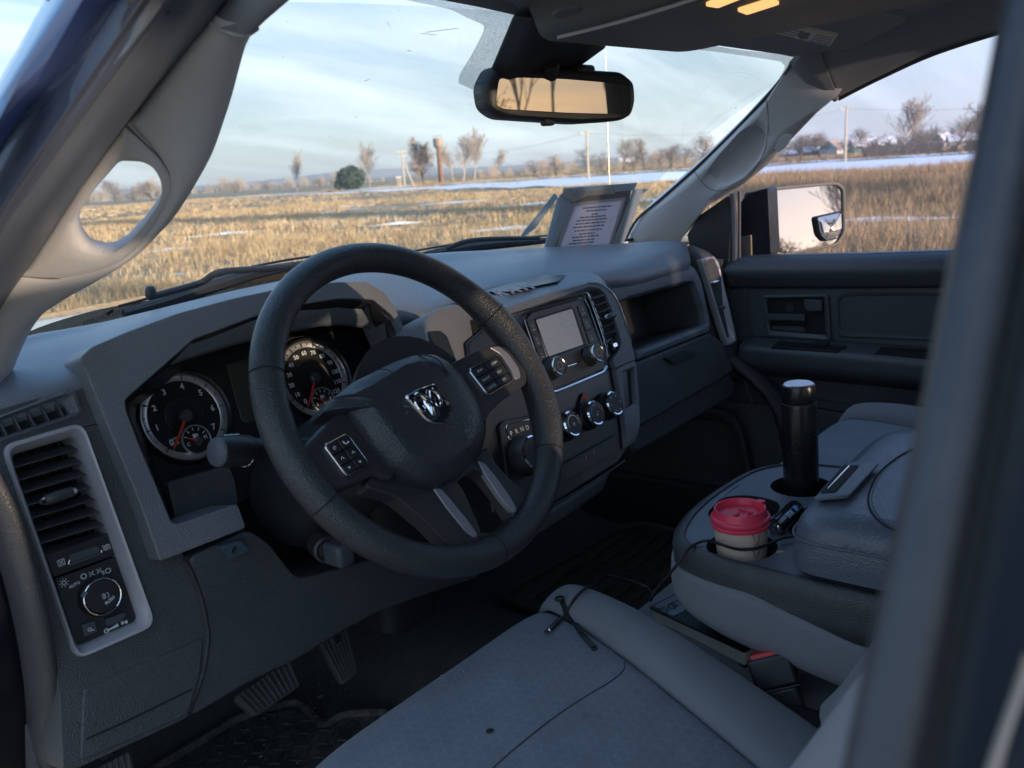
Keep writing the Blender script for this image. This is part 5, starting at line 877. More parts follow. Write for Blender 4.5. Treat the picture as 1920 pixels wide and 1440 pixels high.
# --- passenger side: open bin, lower glovebox, far vent
P_out = fillet(RP.pts([(1120, 533), (1287, 494), (1300, 503), (1312, 530), (1328, 606), (1327, 622), (1190, 677), (1176, 640)]), .006, 4); P_in = fillet(RP.pts([(1140, 572), (1293, 529), (1299, 533), (1316, 580), (1320, 608), (1184, 660), (1160, 620)]), .004, 4)
mb = MB(); ringnet(mb, RP, P_out, P_in, [(0, .02), (0, -.002), (.06, -.005), (.5, -.007), (.85, -.004), (1, .004), (1, .012)], 70); UB = mb.build('upper_bin_frame', m_dash, DASH)
c = sum(P_in)/len(P_in); mb = MB(); ringnet(mb, RP, P_in, [c+(p_-c)*.93 for p_ in P_in], [(0, .011), (.4, .05), (1, .13)], 70); prism(mb, RP, [c+(p_-c)*.935 for p_ in P_in], .13, .134); mb.build('upper_bin', m_low, DASH)
mb = MB(); tube(mb, crom([RP.to3(*RP.px(*q), -.0065) for q in [(1118, 536), (1200, 515), (1284, 494)]], 4), .0012, 6); mb.build('airbag_seam', m_pit, DASH)
sl('glovebox_lid', RP, [(1180, 690), (1190, 679), (1328, 624), (1350, 640), (1372, 690), (1370, 700), (1200, 800), (1188, 800)], -.004, .10, m_low, DASH, .008, .006, 3)
sl('glovebox_handle', RP, [(1238, 672), (1275, 657), (1300, 664), (1258, 684)], -.010, .0, m_black, DASH, .003, .003)
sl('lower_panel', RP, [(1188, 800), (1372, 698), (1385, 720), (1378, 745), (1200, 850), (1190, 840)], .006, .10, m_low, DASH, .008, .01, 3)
mb = MB(); A = [HX(x, y, c) for x, y, c in [(1282, 462, .655), (1300, 480, .66), (1312, 510, .668), (1330, 575, .685), (1342, 650, .69), (1350, 705, .69)]]; B = [HX(x, y, c) for x, y, c in [(1305, 464, .70), (1330, 474, .715), (1348, 502, .735), (1366, 568, .75), (1384, 645, .752), (1392, 715, .75)]]
net(mb, [[p_+V(-.012, .03, 0) for p_ in A], A, [(a*.6+b*.4)+V(0, -.008, .003) for a, b in zip(A, B)], B, [p_+V(.006, .05, 0) for p_ in B]], 4, 5); mb.build('end_panel', m_low, DASH, fix=False, solid=.004, ang=70)
VQ = P3(HX(1316, 484, .690), HX(1340, 480, .748), HX(1378, 640, .752)); VQ = Plane(VQ.p-VQ.n*-.012, VQ.n)
P_out = fillet(VQ.pts([(1313, 486), (1336, 480), (1346, 492), (1380, 636), (1377, 642), (1363, 648)]), .004, 3); P_in = fillet(VQ.pts([(1319, 495), (1333, 491), (1339, 500), (1372, 630), (1364, 638)]), .003, 3)
mb = MB(); ringnet(mb, VQ, P_out, P_in, [(0, .01), (0, -.002), (.3, -.004), (1, .004), (1, .02)], 60); VR = mb.build('vent_bezel', m_ventb, DASH)
sl('vent_well', VQ, [(1317, 492), (1334, 488), (1341, 500), (1374, 632), (1362, 642)], .018, .02, m_pit, VR, 0, 0)
for i in range(8):
    p_, q = VQ.px(*lerp((1323, 506), (1352, 596), i/7)), VQ.px(*lerp((1338, 500), (1362, 590), i/7)); v = [VQ.to3(*p_, .004), VQ.to3(*q, .004), VQ.to3(q[0], q[1]+.007, .016), VQ.to3(p_[0], p_[1]+.007, .016)]; k = V(0, 0, -.0015); mb = MB(); mb.add(v+[w+k for w in v], [(0, 1, 2, 3), (7, 6, 5, 4), (0, 4, 5, 1), (1, 5, 6, 2), (2, 6, 7, 3), (3, 7, 4, 0)]); mb.build('slat', m_slat, VR)
mb = MB(); c = VQ.to3(*VQ.px(1339, 529), .0); lathe(mb, c-V(.012, 0, 0), (1, -.3, 0), [(.002, -.004), (.005, 0), (.005, .02), (.002, .026)], 12); mb.build('vent_tab', m_chrome2, VR)
mb = MB(); c = VQ.to3(*VQ.px(1352, 577), .0); lathe(mb, c-V(.008, 0, 0), (1, -.3, 0), [(.002, -.003), (.004, 0), (.004, .014), (.002, .018)], 12); mb.build('vent_tab', m_slat, VR)
mb = MB(); box(mb, (-.66, .42, -.45), (.70, .50, -.02)); mb.build('dash_core', m_black, DASH, .02)
# ================================================================== steering wheel, stalk, column
m_leather = mat('wheel_leather', (0.036, 0.038, 0.043), 0.33, grain=0.8, gscale=760, tint=0.12, tscale=14, spec=0.5)
m_hub = mat('hub_grain', (0.036, 0.038, 0.046), 0.40, grain=0.6, gscale=520, tint=0.06, tscale=14, spec=0.5)
m_spoke = mat('spoke_plastic', (0.034, 0.033, 0.036), 0.40, tint=0.1, tscale=20, dirt=0.03); m_silver = mat('spoke_silver', (0.33, 0.32, 0.36), 0.35, metal=0.5)
TILT = math.radians(29.22)
WHEEL = carroot('steering_wheel', 'black leather steering wheel with a chrome shield badge on its hub', 'steering wheel', (-.42, .03, -.02))
WP = Plane((-.42, 0, 0), (0, -math.cos(TILT), math.sin(TILT)))
RR, RM = .1797, .0168
def torus_arc(mb, a0, a1, rr, rm, n, k=18, mi=0, dd=0.0, oval=0.0):
    v = []; f = []; full = abs(a1-a0-2*math.pi) < 1e-6; m_ = n if full else n+1
    for i in range(m_):
        a = a0+(a1-a0)*i/n; sw = rm*(1+oval*math.exp(-((math.cos(a)-.93)/.09)**2)*.16)
        for j in range(k):
            b = 2*math.pi*j/k; q = rr+sw*math.cos(b); v.append(WP.to3(q*math.cos(a), q*math.sin(a), -sw*1.04*math.sin(b)+dd))
    for i in range(n):
        for j in range(k): f.append((i*k+j, ((i+1) % m_)*k+j, ((i+1) % m_)*k+(j+1) % k, i*k+(j+1) % k))
    return mb.add(v, f, mi)
mb = MB(); torus_arc(mb, 0, 2*math.pi, RR, RM, 120, 22, oval=1.0); RIM = mb.build('rim', m_leather, WHEEL)
for a in (200, 322, 24, 268, 155):
    t_ = math.radians(a); c = WP.to3(RR*math.cos(t_), RR*math.sin(t_), 0); e = WP.u*math.cos(t_)+WP.v*math.sin(t_); mb = MB(); sw = RM*(1.17 if a == 24 else 1.012)
    tube(mb, [c+e*sw*math.cos(b)+WP.n*sw*1.04*math.sin(b) for b in np.linspace(0, 2*math.pi, 30)], .0007, 6, cap=False); mb.build('rim_seam', m_pit, RIM)
H0 = WP.off(-.012); H1 = WP.off(-.030)
hub = [(607, 772), (617, 752), (660, 717), (735, 680), (772, 667), (810, 665), (836, 678), (862, 702), (892, 750), (906, 790), (908, 822), (900, 850), (862, 895), (826, 911), (806, 912), (780, 905), (735, 880), (700, 843), (655, 778), (640, 765)]
hin = [(660, 740), (700, 722), (760, 684), (790, 677), (815, 680), (834, 690), (856, 714), (880, 758), (892, 794), (892, 815), (880, 836), (840, 862), (815, 868), (795, 864), (768, 850), (740, 815), (695, 755), (684, 744)]
Po = fillet(H0.pts(hub), .004, 3); Pi = [np.array(p_) for p_ in fillet(H1.pts(hin), .006, 3)]
mb = MB(); ringnet(mb, H0, Po, Pi, [(0, .035), (0, .004), (.05, -.002), (.16, -.0065), (.5, -.0120), (.9, -.0175), (1, -.0185)], 90)
c = sum(Pi)/len(Pi)
for s0, s1 in ((1, .8), (.8, .5), (.5, .2)): ringnet(mb, H0, [c+(p_-c)*s0 for p_ in Pi], [c+(p_-c)*s1 for p_ in Pi], [(0, -.0185-.004*(1-s0*s0)), (1, -.0185-.004*(1-s1*s1))], 90)
prism(mb, H0, [c+(p_-c)*.2 for p_ in Pi], -.0185-.00384, -.018); HUB = mb.build('hub_cover', m_hub, WHEEL, ang=28)
mb = MB(); tube(mb, crom([H0.to3(*H0.px(*q), d) for q, d in [((778, 668), -.006), ((800, 685), -.0185), ((816, 705), -.0195), ((826, 718), -.0205)]], 4), .0009, 6); tube(mb, crom([H0.to3(*H0.px(*q), d) for q, d in [((688, 700), -.008), ((712, 705), -.016), ((728, 722), -.019)]], 4), .0005, 6); mb.build('hub_crease', m_spoke, HUB)
# badge: chrome shield with a horned ram's head
EPn = H0.off(-.0228)
sh = fillet(EPn.pts([(757, 744), (785, 728), (812, 718), (826, 736), (846, 760), (846, 778), (832, 797), (811, 796), (797, 788)]), .003, 4)
cs = sum(sh)/len(sh)
mb = MB(); ringnet(mb, EPn, sh, [cs+(p_-cs)*.86 for p_ in sh], [(0, .004), (0, -.001), (.35, -.0024), (.7, -.002), (1, .0008)], 60); mb.build('badge_frame', m_chrome2, WHEEL)
mb = MB(); prism(mb, EPn, [cs+(p_-cs)*.87 for p_ in sh], .0006, .003); mb.build('badge_field', m_gloss, WHEEL)
ex, ey = EPn.px(803, 758)
def eb(x, y): return (ex+x, ey+y)
mb = MB()
head = [(-.0045, .007), (0, .0085), (.0045, .007), (.006, .001), (.004, -.006), (.0028, -.0125), (0, -.0145), (-.0028, -.0125), (-.004, -.006), (-.006, .001)]
ho = [np.array(eb(*q)) for q in head]; hc = np.array(eb(0, -.002)); ringnet(mb, EPn, ho, [hc+(q-hc)*.3 for q in ho], [(0, .0006), (0, -.0012), (.5, -.0032), (1, -.0042)], 30); prism(mb, EPn, [hc+(q-hc)*.31 for q in ho], -.0042, -.004)
mb.build('badge_head', m_chrome2, WHEEL)
for s in (-1, 1):
    pth = [(.002, .006), (.006, .0125), (.0125, .0125), (.0165, .006), (.0158, -.002), (.0118, -.0065), (.0082, -.004), (.0092, .0004)]
    mb = MB(); Q = crom([EPn.to3(*eb(s*x, y), -.002) for x, y in pth], 5); k = len(Q); tube(mb, Q, [.0030*(1-.62*i/k) for i in range(k)], 8); mb.build('badge_horn', m_chrome2, WHEEL)
mb = MB(); q = H0.px(858, 828); 
for k in range(3): text_on(mb, ('SRS', 'AIR', 'BAG')[k] if k else 'SRS', H0, (q[0], q[1]+.004-.0065*k), .0066, -.0222, .1) if k < 2 else None
mb.build('airbag_print', mat('hub_print', (0.16, 0.15, 0.16), .6), WHEEL)
mb = MB()
for (x, y, dx_, dy_) in ((736, 777, 6, 2), (744, 786, -4, 7), (752, 779, 4, 5)): a, b = H0.px(x, y), H0.px(x+dx_, y+dy_); tube(mb, [H0.to3(*a, -.0222), H0.to3(*b, -.0222)], .0005, 4)
mb.build('hub_scratches', mat('scratch', (0.2, 0.2, 0.2), .7), WHEEL)['kind'] = 'stuff'
# side spokes with their switch pads
S0 = WP.off(-.006)
sl('left_spoke', S0, [(556, 868), (576, 828), (602, 802), (634, 770), (662, 782), (745, 885), (730, 905), (700, 892), (655, 912), (610, 926), (576, 922)], -.004, .022, m_spoke, WHEEL, .006, .005, 3)
sl('right_spoke', S0, [(842, 684), (888, 661), (922, 648), (948, 655), (985, 700), (984, 722), (940, 752), (915, 775), (905, 800), (880, 770)], -.004, .022, m_spoke, WHEEL, .006, .005, 3)
sl('spoke_accent', S0, [(912, 655), (930, 652), (950, 668), (968, 694), (972, 712), (960, 716), (952, 694), (934, 668)], -.0055, .0, m_silver, WHEEL, .004, .002)
def switch_pad(pl, quad, syms, sub=(.3, .65)):
    P_ = fillet(pl.pts(quad), .005, 4); c = sum(P_)/len(P_)
    mb = MB(); ringnet(mb, pl, P_, [c+(q-c)*.90 for q in P_], [(0, .001), (0, -.0022), (.4, -.0030), (.7, -.0028), (1, .0005)], 48); mb.build('pad_chrome', m_chrome, WHEEL)
    mb = MB(); prism(mb, pl, [c+(q-c)*.905 for q in P_], .0, .003); mb.build('switch_pad', m_gloss, WHEEL)
    A, B, C_, D_ = quad
    rows_ = [(0.06, .36), (.38, .68), (.70, .95)]
    for i, (t0, t1) in enumerate(rows_):
        for j, (s0, s1) in enumerate(((.06, .48), (.52, .94))):
            q = [lerp(lerp(A, B, s0), lerp(D_, C_, s0), t0), lerp(lerp(A, B, s1), lerp(D_, C_, s1), t0), lerp(lerp(A, B, s1), lerp(D_, C_, s1), t1), lerp(lerp(A, B, s0), lerp(D_, C_, s0), t1)]
            sl('switch_button', pl, q, -.0032, .001, m_btn, WHEEL, .0018, .0008)
            cc = pl.px(*lerp(lerp(q[0], q[1], .5), lerp(q[3], q[2], .5), .5)); s = syms[i*2+j]; mb = MB()
            if len(s) > 1: text_on(mb, s, pl, cc, .0042, -.0034, .15)
            elif s == '^': tube(mb, [pl.to3(cc[0]-.0018, cc[1]-.001, -.0034), pl.to3(cc[0], cc[1]+.0014, -.0034), pl.to3(cc[0]+.0018, cc[1]-.001, -.0034)], .0004, 4)
            elif s == 'v': prism(mb, pl, [(cc[0]-.0017, cc[1]+.0012), (cc[0], cc[1]-.0014), (cc[0]+.0017, cc[1]+.0012)], -.0034, -.003)
            elif s == 'p': tube(mb, [pl.to3(cc[0]-.003, cc[1]+.0015, -.0034), pl.to3(cc[0]-.0015, cc[1]-.0012, -.0034), pl.to3(cc[0]+.001, cc[1]-.0018, -.0034), pl.to3(cc[0]+.003, cc[1]-.0005, -.0034)], [.001, .0006, .0006, .001], 5)
            else: tube(mb, [pl.to3(cc[0]+.0015*math.cos(t_), cc[1]+.0015*math.sin(t_), -.0034) for t_ in np.linspace(0, 5, 9)], .0004, 4)
            mb.build('switch_symbol', m_print, WHEEL)
switch_pad(S0.off(-.005), [(603, 836), (648, 812), (692, 872), (648, 896)], ['o', 'p', '^', '^', 'v', 'v'])
switch_pad(S0.off(-.005), [(874, 694), (932, 665), (962, 714), (912, 744)], ['GEAR-', 'GEAR+', 'ON/OFF', 'RES+', 'CANCEL', 'SET-'])
# lower spokes
S1 = WP.off(.004)
sl('lower_spoke', S1, [(690, 895), (745, 880), (800, 905), (850, 900), (868, 926), (880, 955), (900, 1000), (892, 1022), (842, 1030), (800, 985), (740, 935), (680, 915)], -.004, .018, m_spoke, WHEEL, .006, .004, 3)
sl('lower_spoke', S1, [(880, 860), (912, 838), (926, 872), (960, 908), (992, 928), (1000, 950), (968, 985), (958, 968), (936, 930), (905, 892), (884, 882)], -.004, .018, m_spoke, WHEEL, .006, .004, 3)
sl('spoke_bridge', S1, [(850, 908), (880, 885), (900, 850), (830, 880)], -.004, .015, m_spoke, WHEEL, .002, .002)
sl('spoke_foot', S1, [(884, 1000), (925, 1000), (968, 962), (978, 985), (940, 1015), (892, 1028)], -.002, .015, m_spoke, WHEEL, .004, .003)
sl('spoke_accent', S1, [(806, 918), (822, 920), (846, 948), (872, 980), (890, 1006), (884, 1012), (868, 1000), (832, 956)], -.0062, .002, m_silver, WHEEL, .003, .0016)
sl('spoke_accent', S1, [(890, 866), (903, 872), (926, 900), (950, 934), (964, 958), (958, 966), (934, 938), (904, 894)], -.0062, .002, m_silver, WHEEL, .003, .0016)
mb = MB(); lathe(mb, WP.to3(0, -.005, .012), -WP.n, [(.085, -.01), (.08, .01), (.06, .04), (.045, .06)], 32); mb.build('hub_back', m_black, WHEEL)
# column shroud (stays with the dashboard), ignition, stalk
mb = MB(); tube(mb, [WP.to3(0, -.004, .075), WP.to3(0, -.004, .16), WP.to3(0, -.006, .30)], [.062, .068, .075], 20); mb.build('column_shroud', m_black, DASH)
mb = MB(); c = HY(612, 1030, .13); lathe(mb, c, (-.35, -.85, .1), [(.016, -.03), (.016, .004), (.013, .006), (.010, .003)], 24); mb.build('ignition_barrel', m_black, DASH)
mb = MB(); box(mb, (c[0]-.012, c[1]-.040, c[2]-.014), (c[0]+.012, c[1]-.006, c[2]+.014)); mb.build('ignition_key', m_slat, DASH, .006, 3)
STALK = carroot('indicator_stalk', 'black indicator stalk sticking out left of the wheel before the rev counter', 'stalk', (-.50, .10, -.03))
tip = HX(405, 848, -.605)+0; base = V(-.475, .14, -.052); ax = unit(tip-base); ln = np.linalg.norm(tip-base)
mb = MB(); lathe(mb, base, ax, [(.010, 0), (.0115, ln*.45), (.0130, ln*.62), (.0138, ln*.70)], 24); mb.build('stalk_arm', m_btn, STALK, ang=50)
mb = MB(); lathe(mb, base, ax, [(.0140, ln*.66), (.0160, ln*.68), (.0172, ln*.80), (.0170, ln*.95), (.0158, ln*.985)], 28); kn = mb.build('stalk_knob', m_btn, STALK)
mb = MB(); lathe(mb, base, ax, [(.0158, ln*.985), (.0150, ln*1.0), (.0136, ln*1.008), (.001, ln*1.010)], 28); mb.build('stalk_end', mat('stalk_end_grey', (0.075, 0.08, 0.10), .5, grain=.2), STALK)
mb = MB()
up = unit(np.cross(ax, V(0, 1, 0))); up = up if up[2] > 0 else -up; sd = np.cross(ax, up)
for h, a0, a1 in ((.735, -.2, 1.1), (.735, 1.25, 1.5), (.735, 1.62, 1.85)):
    tube(mb, [base+ax*ln*h+(up*math.cos(a)+sd*math.sin(a))*.0173 for a in (np.linspace(a0, a1, 8)+math.pi*(.75))], .0006, 4)
tube(mb, [base+ax*ln*.79+up*.0174, base+ax*ln*.93+up*.0172], .0007, 4); mb.build('stalk_marks', m_print, kn)
# ================================================================== passenger door, mirrors, seats, console
m_door = mat('door_grain', (0.066, 0.071, 0.082), 0.46, grain=0.5, gscale=420, tint=0.06, tscale=10, dirt=0.04); m_door2 = mat('door_insert', (0.055, 0.06, 0.072), 0.7, grain=0.3, gscale=700, tint=0.06, tscale=14)
DOOR = carroot('passenger_door', 'closed dark passenger door with its window, armrest and pull handle', 'door', (.80, .0, -.68))
DP = Plane((.792, 0, 0), (-1, 0, 0), (0, -1, 0))
sl('door_panel', DP, [(1325, 478), (1396, 488), (2100, 470), (2300, 1200), (1440, 1200), (1340, 900), (1318, 690)], .002, .07, m_door, DOOR, .01, .004)
mb = MB(); A = [HX(x, y, .795) for x, y in [(1372, 492), (1386, 488), (1600, 483), (1800, 477), (2200, 466)]]; net(mb, [[p_+V(.03, 0, .004) for p_ in A], [p_+V(.0, 0, .002) for p_ in A], [p_+V(-.020, 0, -.012) for p_ in A], [p_+V(-.024, 0, -.030) for p_ in A], [p_+V(-.004, 0, -.062) for p_ in A]], 4, 4); mb.build('window_sill_pad', m_door, DOOR, fix=False, solid=.004, ang=70)
mb = MB(); tube(mb, [p_+V(.004, 0, .004) for p_ in A], .004, 8); mb.build('window_seal', m_seal, DOOR)
P_out = fillet(DP.pts([(1392, 530), (1412, 518), (2000, 508), (2050, 700), (1408, 668)]), .012, 5); P_in = fillet(DP.pts([(1401, 540), (1416, 527), (2000, 516), (2040, 690), (1413, 655)]), .012, 5)
mb = MB(); ringnet(mb, DP, P_out, P_in, [(0, .004), (0, -.003), (.5, -.006), (1, .0015)], 70); mb.build('insert_frame', m_door, DOOR)
P_out = fillet(DP.pts([(1430, 553), (1554, 551), (1560, 640), (1440, 631)]), .006, 4); P_in = fillet(DP.pts([(1438, 560), (1546, 558), (1549, 628), (1446, 619)]), .005, 4)
mb = MB(); ringnet(mb, DP, P_out, P_in, [(0, .004), (0, -.006), (.4, -.0085), (1, -.004), (1, .012)], 60); HB = mb.build('handle_bezel', m_door, DOOR)
sl('handle_cup', DP, [(1438, 560), (1546, 558), (1549, 628), (1446, 619)], .0005, .0015, m_pit, DOOR, .004, 0)
sl('door_handle', DP, [(1441, 587), (1512, 588), (1513, 600), (1443, 599)], -.012, -.004, m_door2, DOOR, .002, .003)
sl('lock_knob', DP, [(1510, 560), (1544, 561), (1544, 583), (1516, 583), (1509, 572)], -.010, .0, m_door2, DOOR, .004, .003)
sl('handle_ledge', DP, [(1449, 611), (1508, 612), (1512, 622), (1450, 617)], -.006, .0, m_door2, DOOR, .002, .002)
mb = MB(); lathe(mb, DP.to3(*DP.px(1482, 577), -.0005), DP.n, [(.011, 0), (.010, .002), (.001, .002)], 20); mb.build('handle_screw_cap', m_black, DOOR)
P_out = fillet(DP.pts([(1566, 560), (1580, 548), (2040, 550), (2040, 650), (1572, 632)]), .008, 4); P_in = fillet(DP.pts([(1576, 566), (1586, 557), (2030, 560), (2030, 640), (1577, 618)]), .008, 4)
mb = MB(); ringnet(mb, DP, P_out, P_in, [(0, .003), (0, .0), (.2, -.003), (.6, -.001), (1, .010)], 60); prism(mb, DP, P_in, .0005, .0015); mb.build('door_insert', m_door2, DOOR)
ar = [HX(x, y, .735) for x, y in [(1388, 648), (1400, 652), (1500, 659), (1620, 668), (1735, 678), (2000, 699)]]
mb = MB(); net(mb, [[V(.792, p_[1], p_[2]+.012) for p_ in ar], [p_+V(.020, 0, .004) for p_ in ar], ar, [p_+V(-.004, 0, -.014) for p_ in ar], [p_+V(.006, 0, -.045) for p_ in ar], [V(.795, p_[1], p_[2]-.075) for p_ in ar]], 4, 4); mb.build('armrest', m_door, DOOR, fix=False, solid=.004, ang=60)
AP = P3(ar[1], ar[4], V(.792, ar[2][1], ar[2][2]+.012)); AP = AP.off(-.006)
sl('switch_plate', AP, [(1446, 652), (1462, 641), (1588, 651), (1570, 661)], -.003, .004, m_gloss, DOOR, .002, .001)
sl('window_switch', AP, [(1525, 650), (1532, 645), (1556, 647), (1548, 653)], -.008, -.002, m_btn, DOOR, .001, .001)
sl('pull_cup', AP, [(1640, 664), (1652, 651), (1760, 658), (1760, 674)], -.002, .002, m_pit, DOOR, .002, .0006)
sl('map_pocket_edge', DP, [(1530, 748), (1980, 808), (1980, 828), (1530, 762)], -.010, .0, m_door2, DOOR, .002, .003)
sl('map_pocket', DP, [(1430, 790), (1530, 765), (1980, 830), (1980, 1000), (1480, 950)], -.006, .0, m_door, DOOR, .004, .004)
mb = MB(); tube(mb, crom([HX(x, y, .775) for x, y in [(1390, 690), (1404, 735), (1424, 800), (1438, 850), (1446, 900)]], 4), .0022, 6); mb.build('door_edge_seal', m_dash, DOOR)
sl('mirror_sail', Plane((.775, 0, 0), (-1, 0, 0), (0, -1, 0)), [(1288, 440), (1310, 405), (1366, 366), (1370, 420), (1366, 500), (1300, 500)], .0, .02, m_black, DOOR, .004, .003)
mb = MB(); A = [HX(1374, 362, .775), HX(1376, 420, .782), HX(1376, 494, .79)]; tube(mb, A, [.0075, .0075, .0075], 8); tube(mb, [HX(1386, 358, .78), HX(1386, 420, .785), HX(1386, 494, .795)], .004, 6); mb.build('glass_run', m_flange, DOOR)
top_ = [HX(1372, 330, .772), HX(1420, 290, .735), HX(1505, 185, .69), HX(1640, 118, .682), HX(1870, 30, .69), HX(2300, -70, .69)]; bot_ = [HX(x, y, .80) for x, y in [(1386, 492), (1450, 489), (1560, 486), (1680, 482), (1880, 476), (2300, 464)]]
mb = MB(); net(mb, [top_, [(a+b)/2+V(.008, 0, 0) for a, b in zip(top_, bot_)], bot_], 3, 3); mb.build('window_glass', m_glass_s, DOOR, fix=False)
# passenger-side door mirror
MIRR = carroot('door_mirror', 'big dark door mirror on the passenger side reflecting the pale sky', 'mirror', (.90, .25, .0))
mc = HX(1513, 410, 1.03); MP = Plane(mc, (-.525, -.846, .095))
hs = fillet(MP.pts([(1439, 352), (1572, 340), (1587, 352), (1588, 438), (1572, 461), (1466, 482), (1447, 473), (1438, 400)]), .012, 5); hg = fillet(MP.pts([(1445, 358), (1568, 346), (1581, 355), (1582, 436), (1568, 456), (1469, 476), (1453, 468), (1444, 402)]), .011, 5)
mb = MB(); ringnet(mb, MP, hs, hg, [(0, .02), (0, .008), (.15, .002), (.5, -.001), (.9, .001), (1, .008)], 70); mb.build('mirror_rim', mat('dusty_sunlit_rim', (.30, .26, .20), .5, dirt=.2, tint=.15), MIRR, ang=45)  # warm sunlight on the rim put into its tan colour, some dust over it
mb = MB(); ch = sum(hs)/len(hs); ringnet(mb, MP, hs, [ch+(p_-ch)*.8 for p_ in hs], [(0, .10), (.5, .13), (1, .145)], 70); prism(mb, MP, [ch+(p_-ch)*.81 for p_ in hs], .144, .147); mb.build('mirror_housing', m_jamb, MIRR, ang=45)
m_mir = mat('mirror_silver', (0.55, 0.54, 0.54), 0.015, metal=1.0)
mb = MB(); prism(mb, MP, hg, .006, .010); mb.build('mirror_glass', m_mir, MIRR)
sp_ = fillet(MP.pts([(1528, 406), (1578, 395), (1580, 430), (1569, 448), (1546, 453), (1534, 440)]), .008, 4); cp_ = sum(sp_)/len(sp_)
mb = MB(); ringnet(mb, MP, sp_, [cp_+(p_-cp_)*.88 for p_ in sp_], [(0, .008), (0, -.004), (.5, -.006), (1, -.003)], 40); mb.build('spot_mirror_frame', m_black, MIRR)
mb = MB(); a_ = .88
for s0, s1 in ((.9, .7), (.7, .45), (.45, .2), (.2, .04)): ringnet(mb, MP, [cp_+(p_-cp_)*s0 for p_ in sp_], [cp_+(p_-cp_)*s1 for p_ in sp_], [(0, -.003-.0035*(1-s0*s0)), (1, -.003-.0035*(1-s1*s1))], 40)
mb.build('spot_mirror_glass', m_mir, MIRR, ang=80)
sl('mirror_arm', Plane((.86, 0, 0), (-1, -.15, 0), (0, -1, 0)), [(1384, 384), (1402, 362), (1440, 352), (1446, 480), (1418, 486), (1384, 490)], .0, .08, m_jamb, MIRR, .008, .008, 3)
sl('arm_lamp', Plane((.857, 0, 0), (-1, -.15, 0), (0, -1, 0)), [(1385, 446), (1409, 440), (1410, 482), (1386, 486)], -.004, .01, mat('lit_tan', (0.30, 0.25, 0.17), .45, dirt=.2, tint=.1), MIRR, .003, .002)  # lit tan patch on the mirror arm, warm light put into its colour
# cabin mirror
RVM = carroot('rear_view_mirror', 'black cabin mirror hanging under the roof at the windscreen centre', 'mirror', (.0, .10, .40))
e0, e1 = HY(912, 180, .118), HY(1190, 180, .030); ux = unit(e1-e0); nz = unit(np.cross(V(0, 0, 1), ux)); nz = nz if nz[1] < 0 else -nz
nm = unit(nz+V(0, 0, -.045)); RP_ = Plane((e0+e1)/2, nm, ux)
hs = fillet(RP_.pts([(908, 160), (926, 124), (950, 120), (1170, 134), (1190, 152), (1193, 190), (1184, 218), (1166, 226), (1090, 231), (940, 221), (914, 202)]), .010, 5); hg = fillet(RP_.pts([(938, 144), (1060, 148), (1180, 158), (1183, 192), (1178, 214), (1063, 211), (945, 204), (930, 196)]), .008, 5)
mb = MB(); ringnet(mb, RP_, hs, hg, [(0, .035), (0, .008), (.12, .002), (.4, -.001), (.9, .0), (1, .003)], 70); ch = sum(hs)/len(hs); ringnet(mb, RP_, hs, [ch+(p_-ch)*.7 for p_ in hs], [(0, .035), (.5, .048), (1, .052)], 60); prism(mb, RP_, [ch+(p_-ch)*.71 for p_ in hs], .051, .053); mb.build('mirror_housing', m_black, RVM, ang=45)
mb = MB(); prism(mb, RP_, hg, .002, .004); mb.build('mirror_glass', mat('mirror_tinted', (0.62, 0.56, 0.50), 0.015, metal=1.0), RVM)
mb = MB(); c = RP_.to3(*RP_.px(1031, 230), .006); box(mb, c-V(.011, .006, .004), c+V(.011, .006, .006)); mb.build('dimming_tab', m_black, RVM, .003)
mb = MB(); c = RP_.to3(*RP_.px(1102, 128), .015); box(mb, c-V(.020, .012, .008), c+V(.020, .012, .006)); mb.build('mirror_button', m_black, RVM, .006, 3)
mb = MB(); g0 = [G(X_, s_)+gnorm(X_, s_)*-.004 for X_, s_ in (ghit(962, 30), ghit(1105, 84), ghit(1046, 128), ghit(905, 166))]; b0 = [p_+V(0, -.035, -.012) for p_ in g0]
mb.add(g0+b0, [(0, 1, 2, 3), (7, 6, 5, 4), (0, 4, 5, 1), (1, 5, 6, 2), (2, 6, 7, 3), (3, 7, 4, 0)]); mb.build('sensor_cover', m_black, RVM, .006, 3)
mb = MB(); tube(mb, [sum(b0)/4+V(0, .01, 0), RP_.to3(.0, .01, .045)], [.013, .012], 12); mb.build('mirror_stem', m_black, RVM)
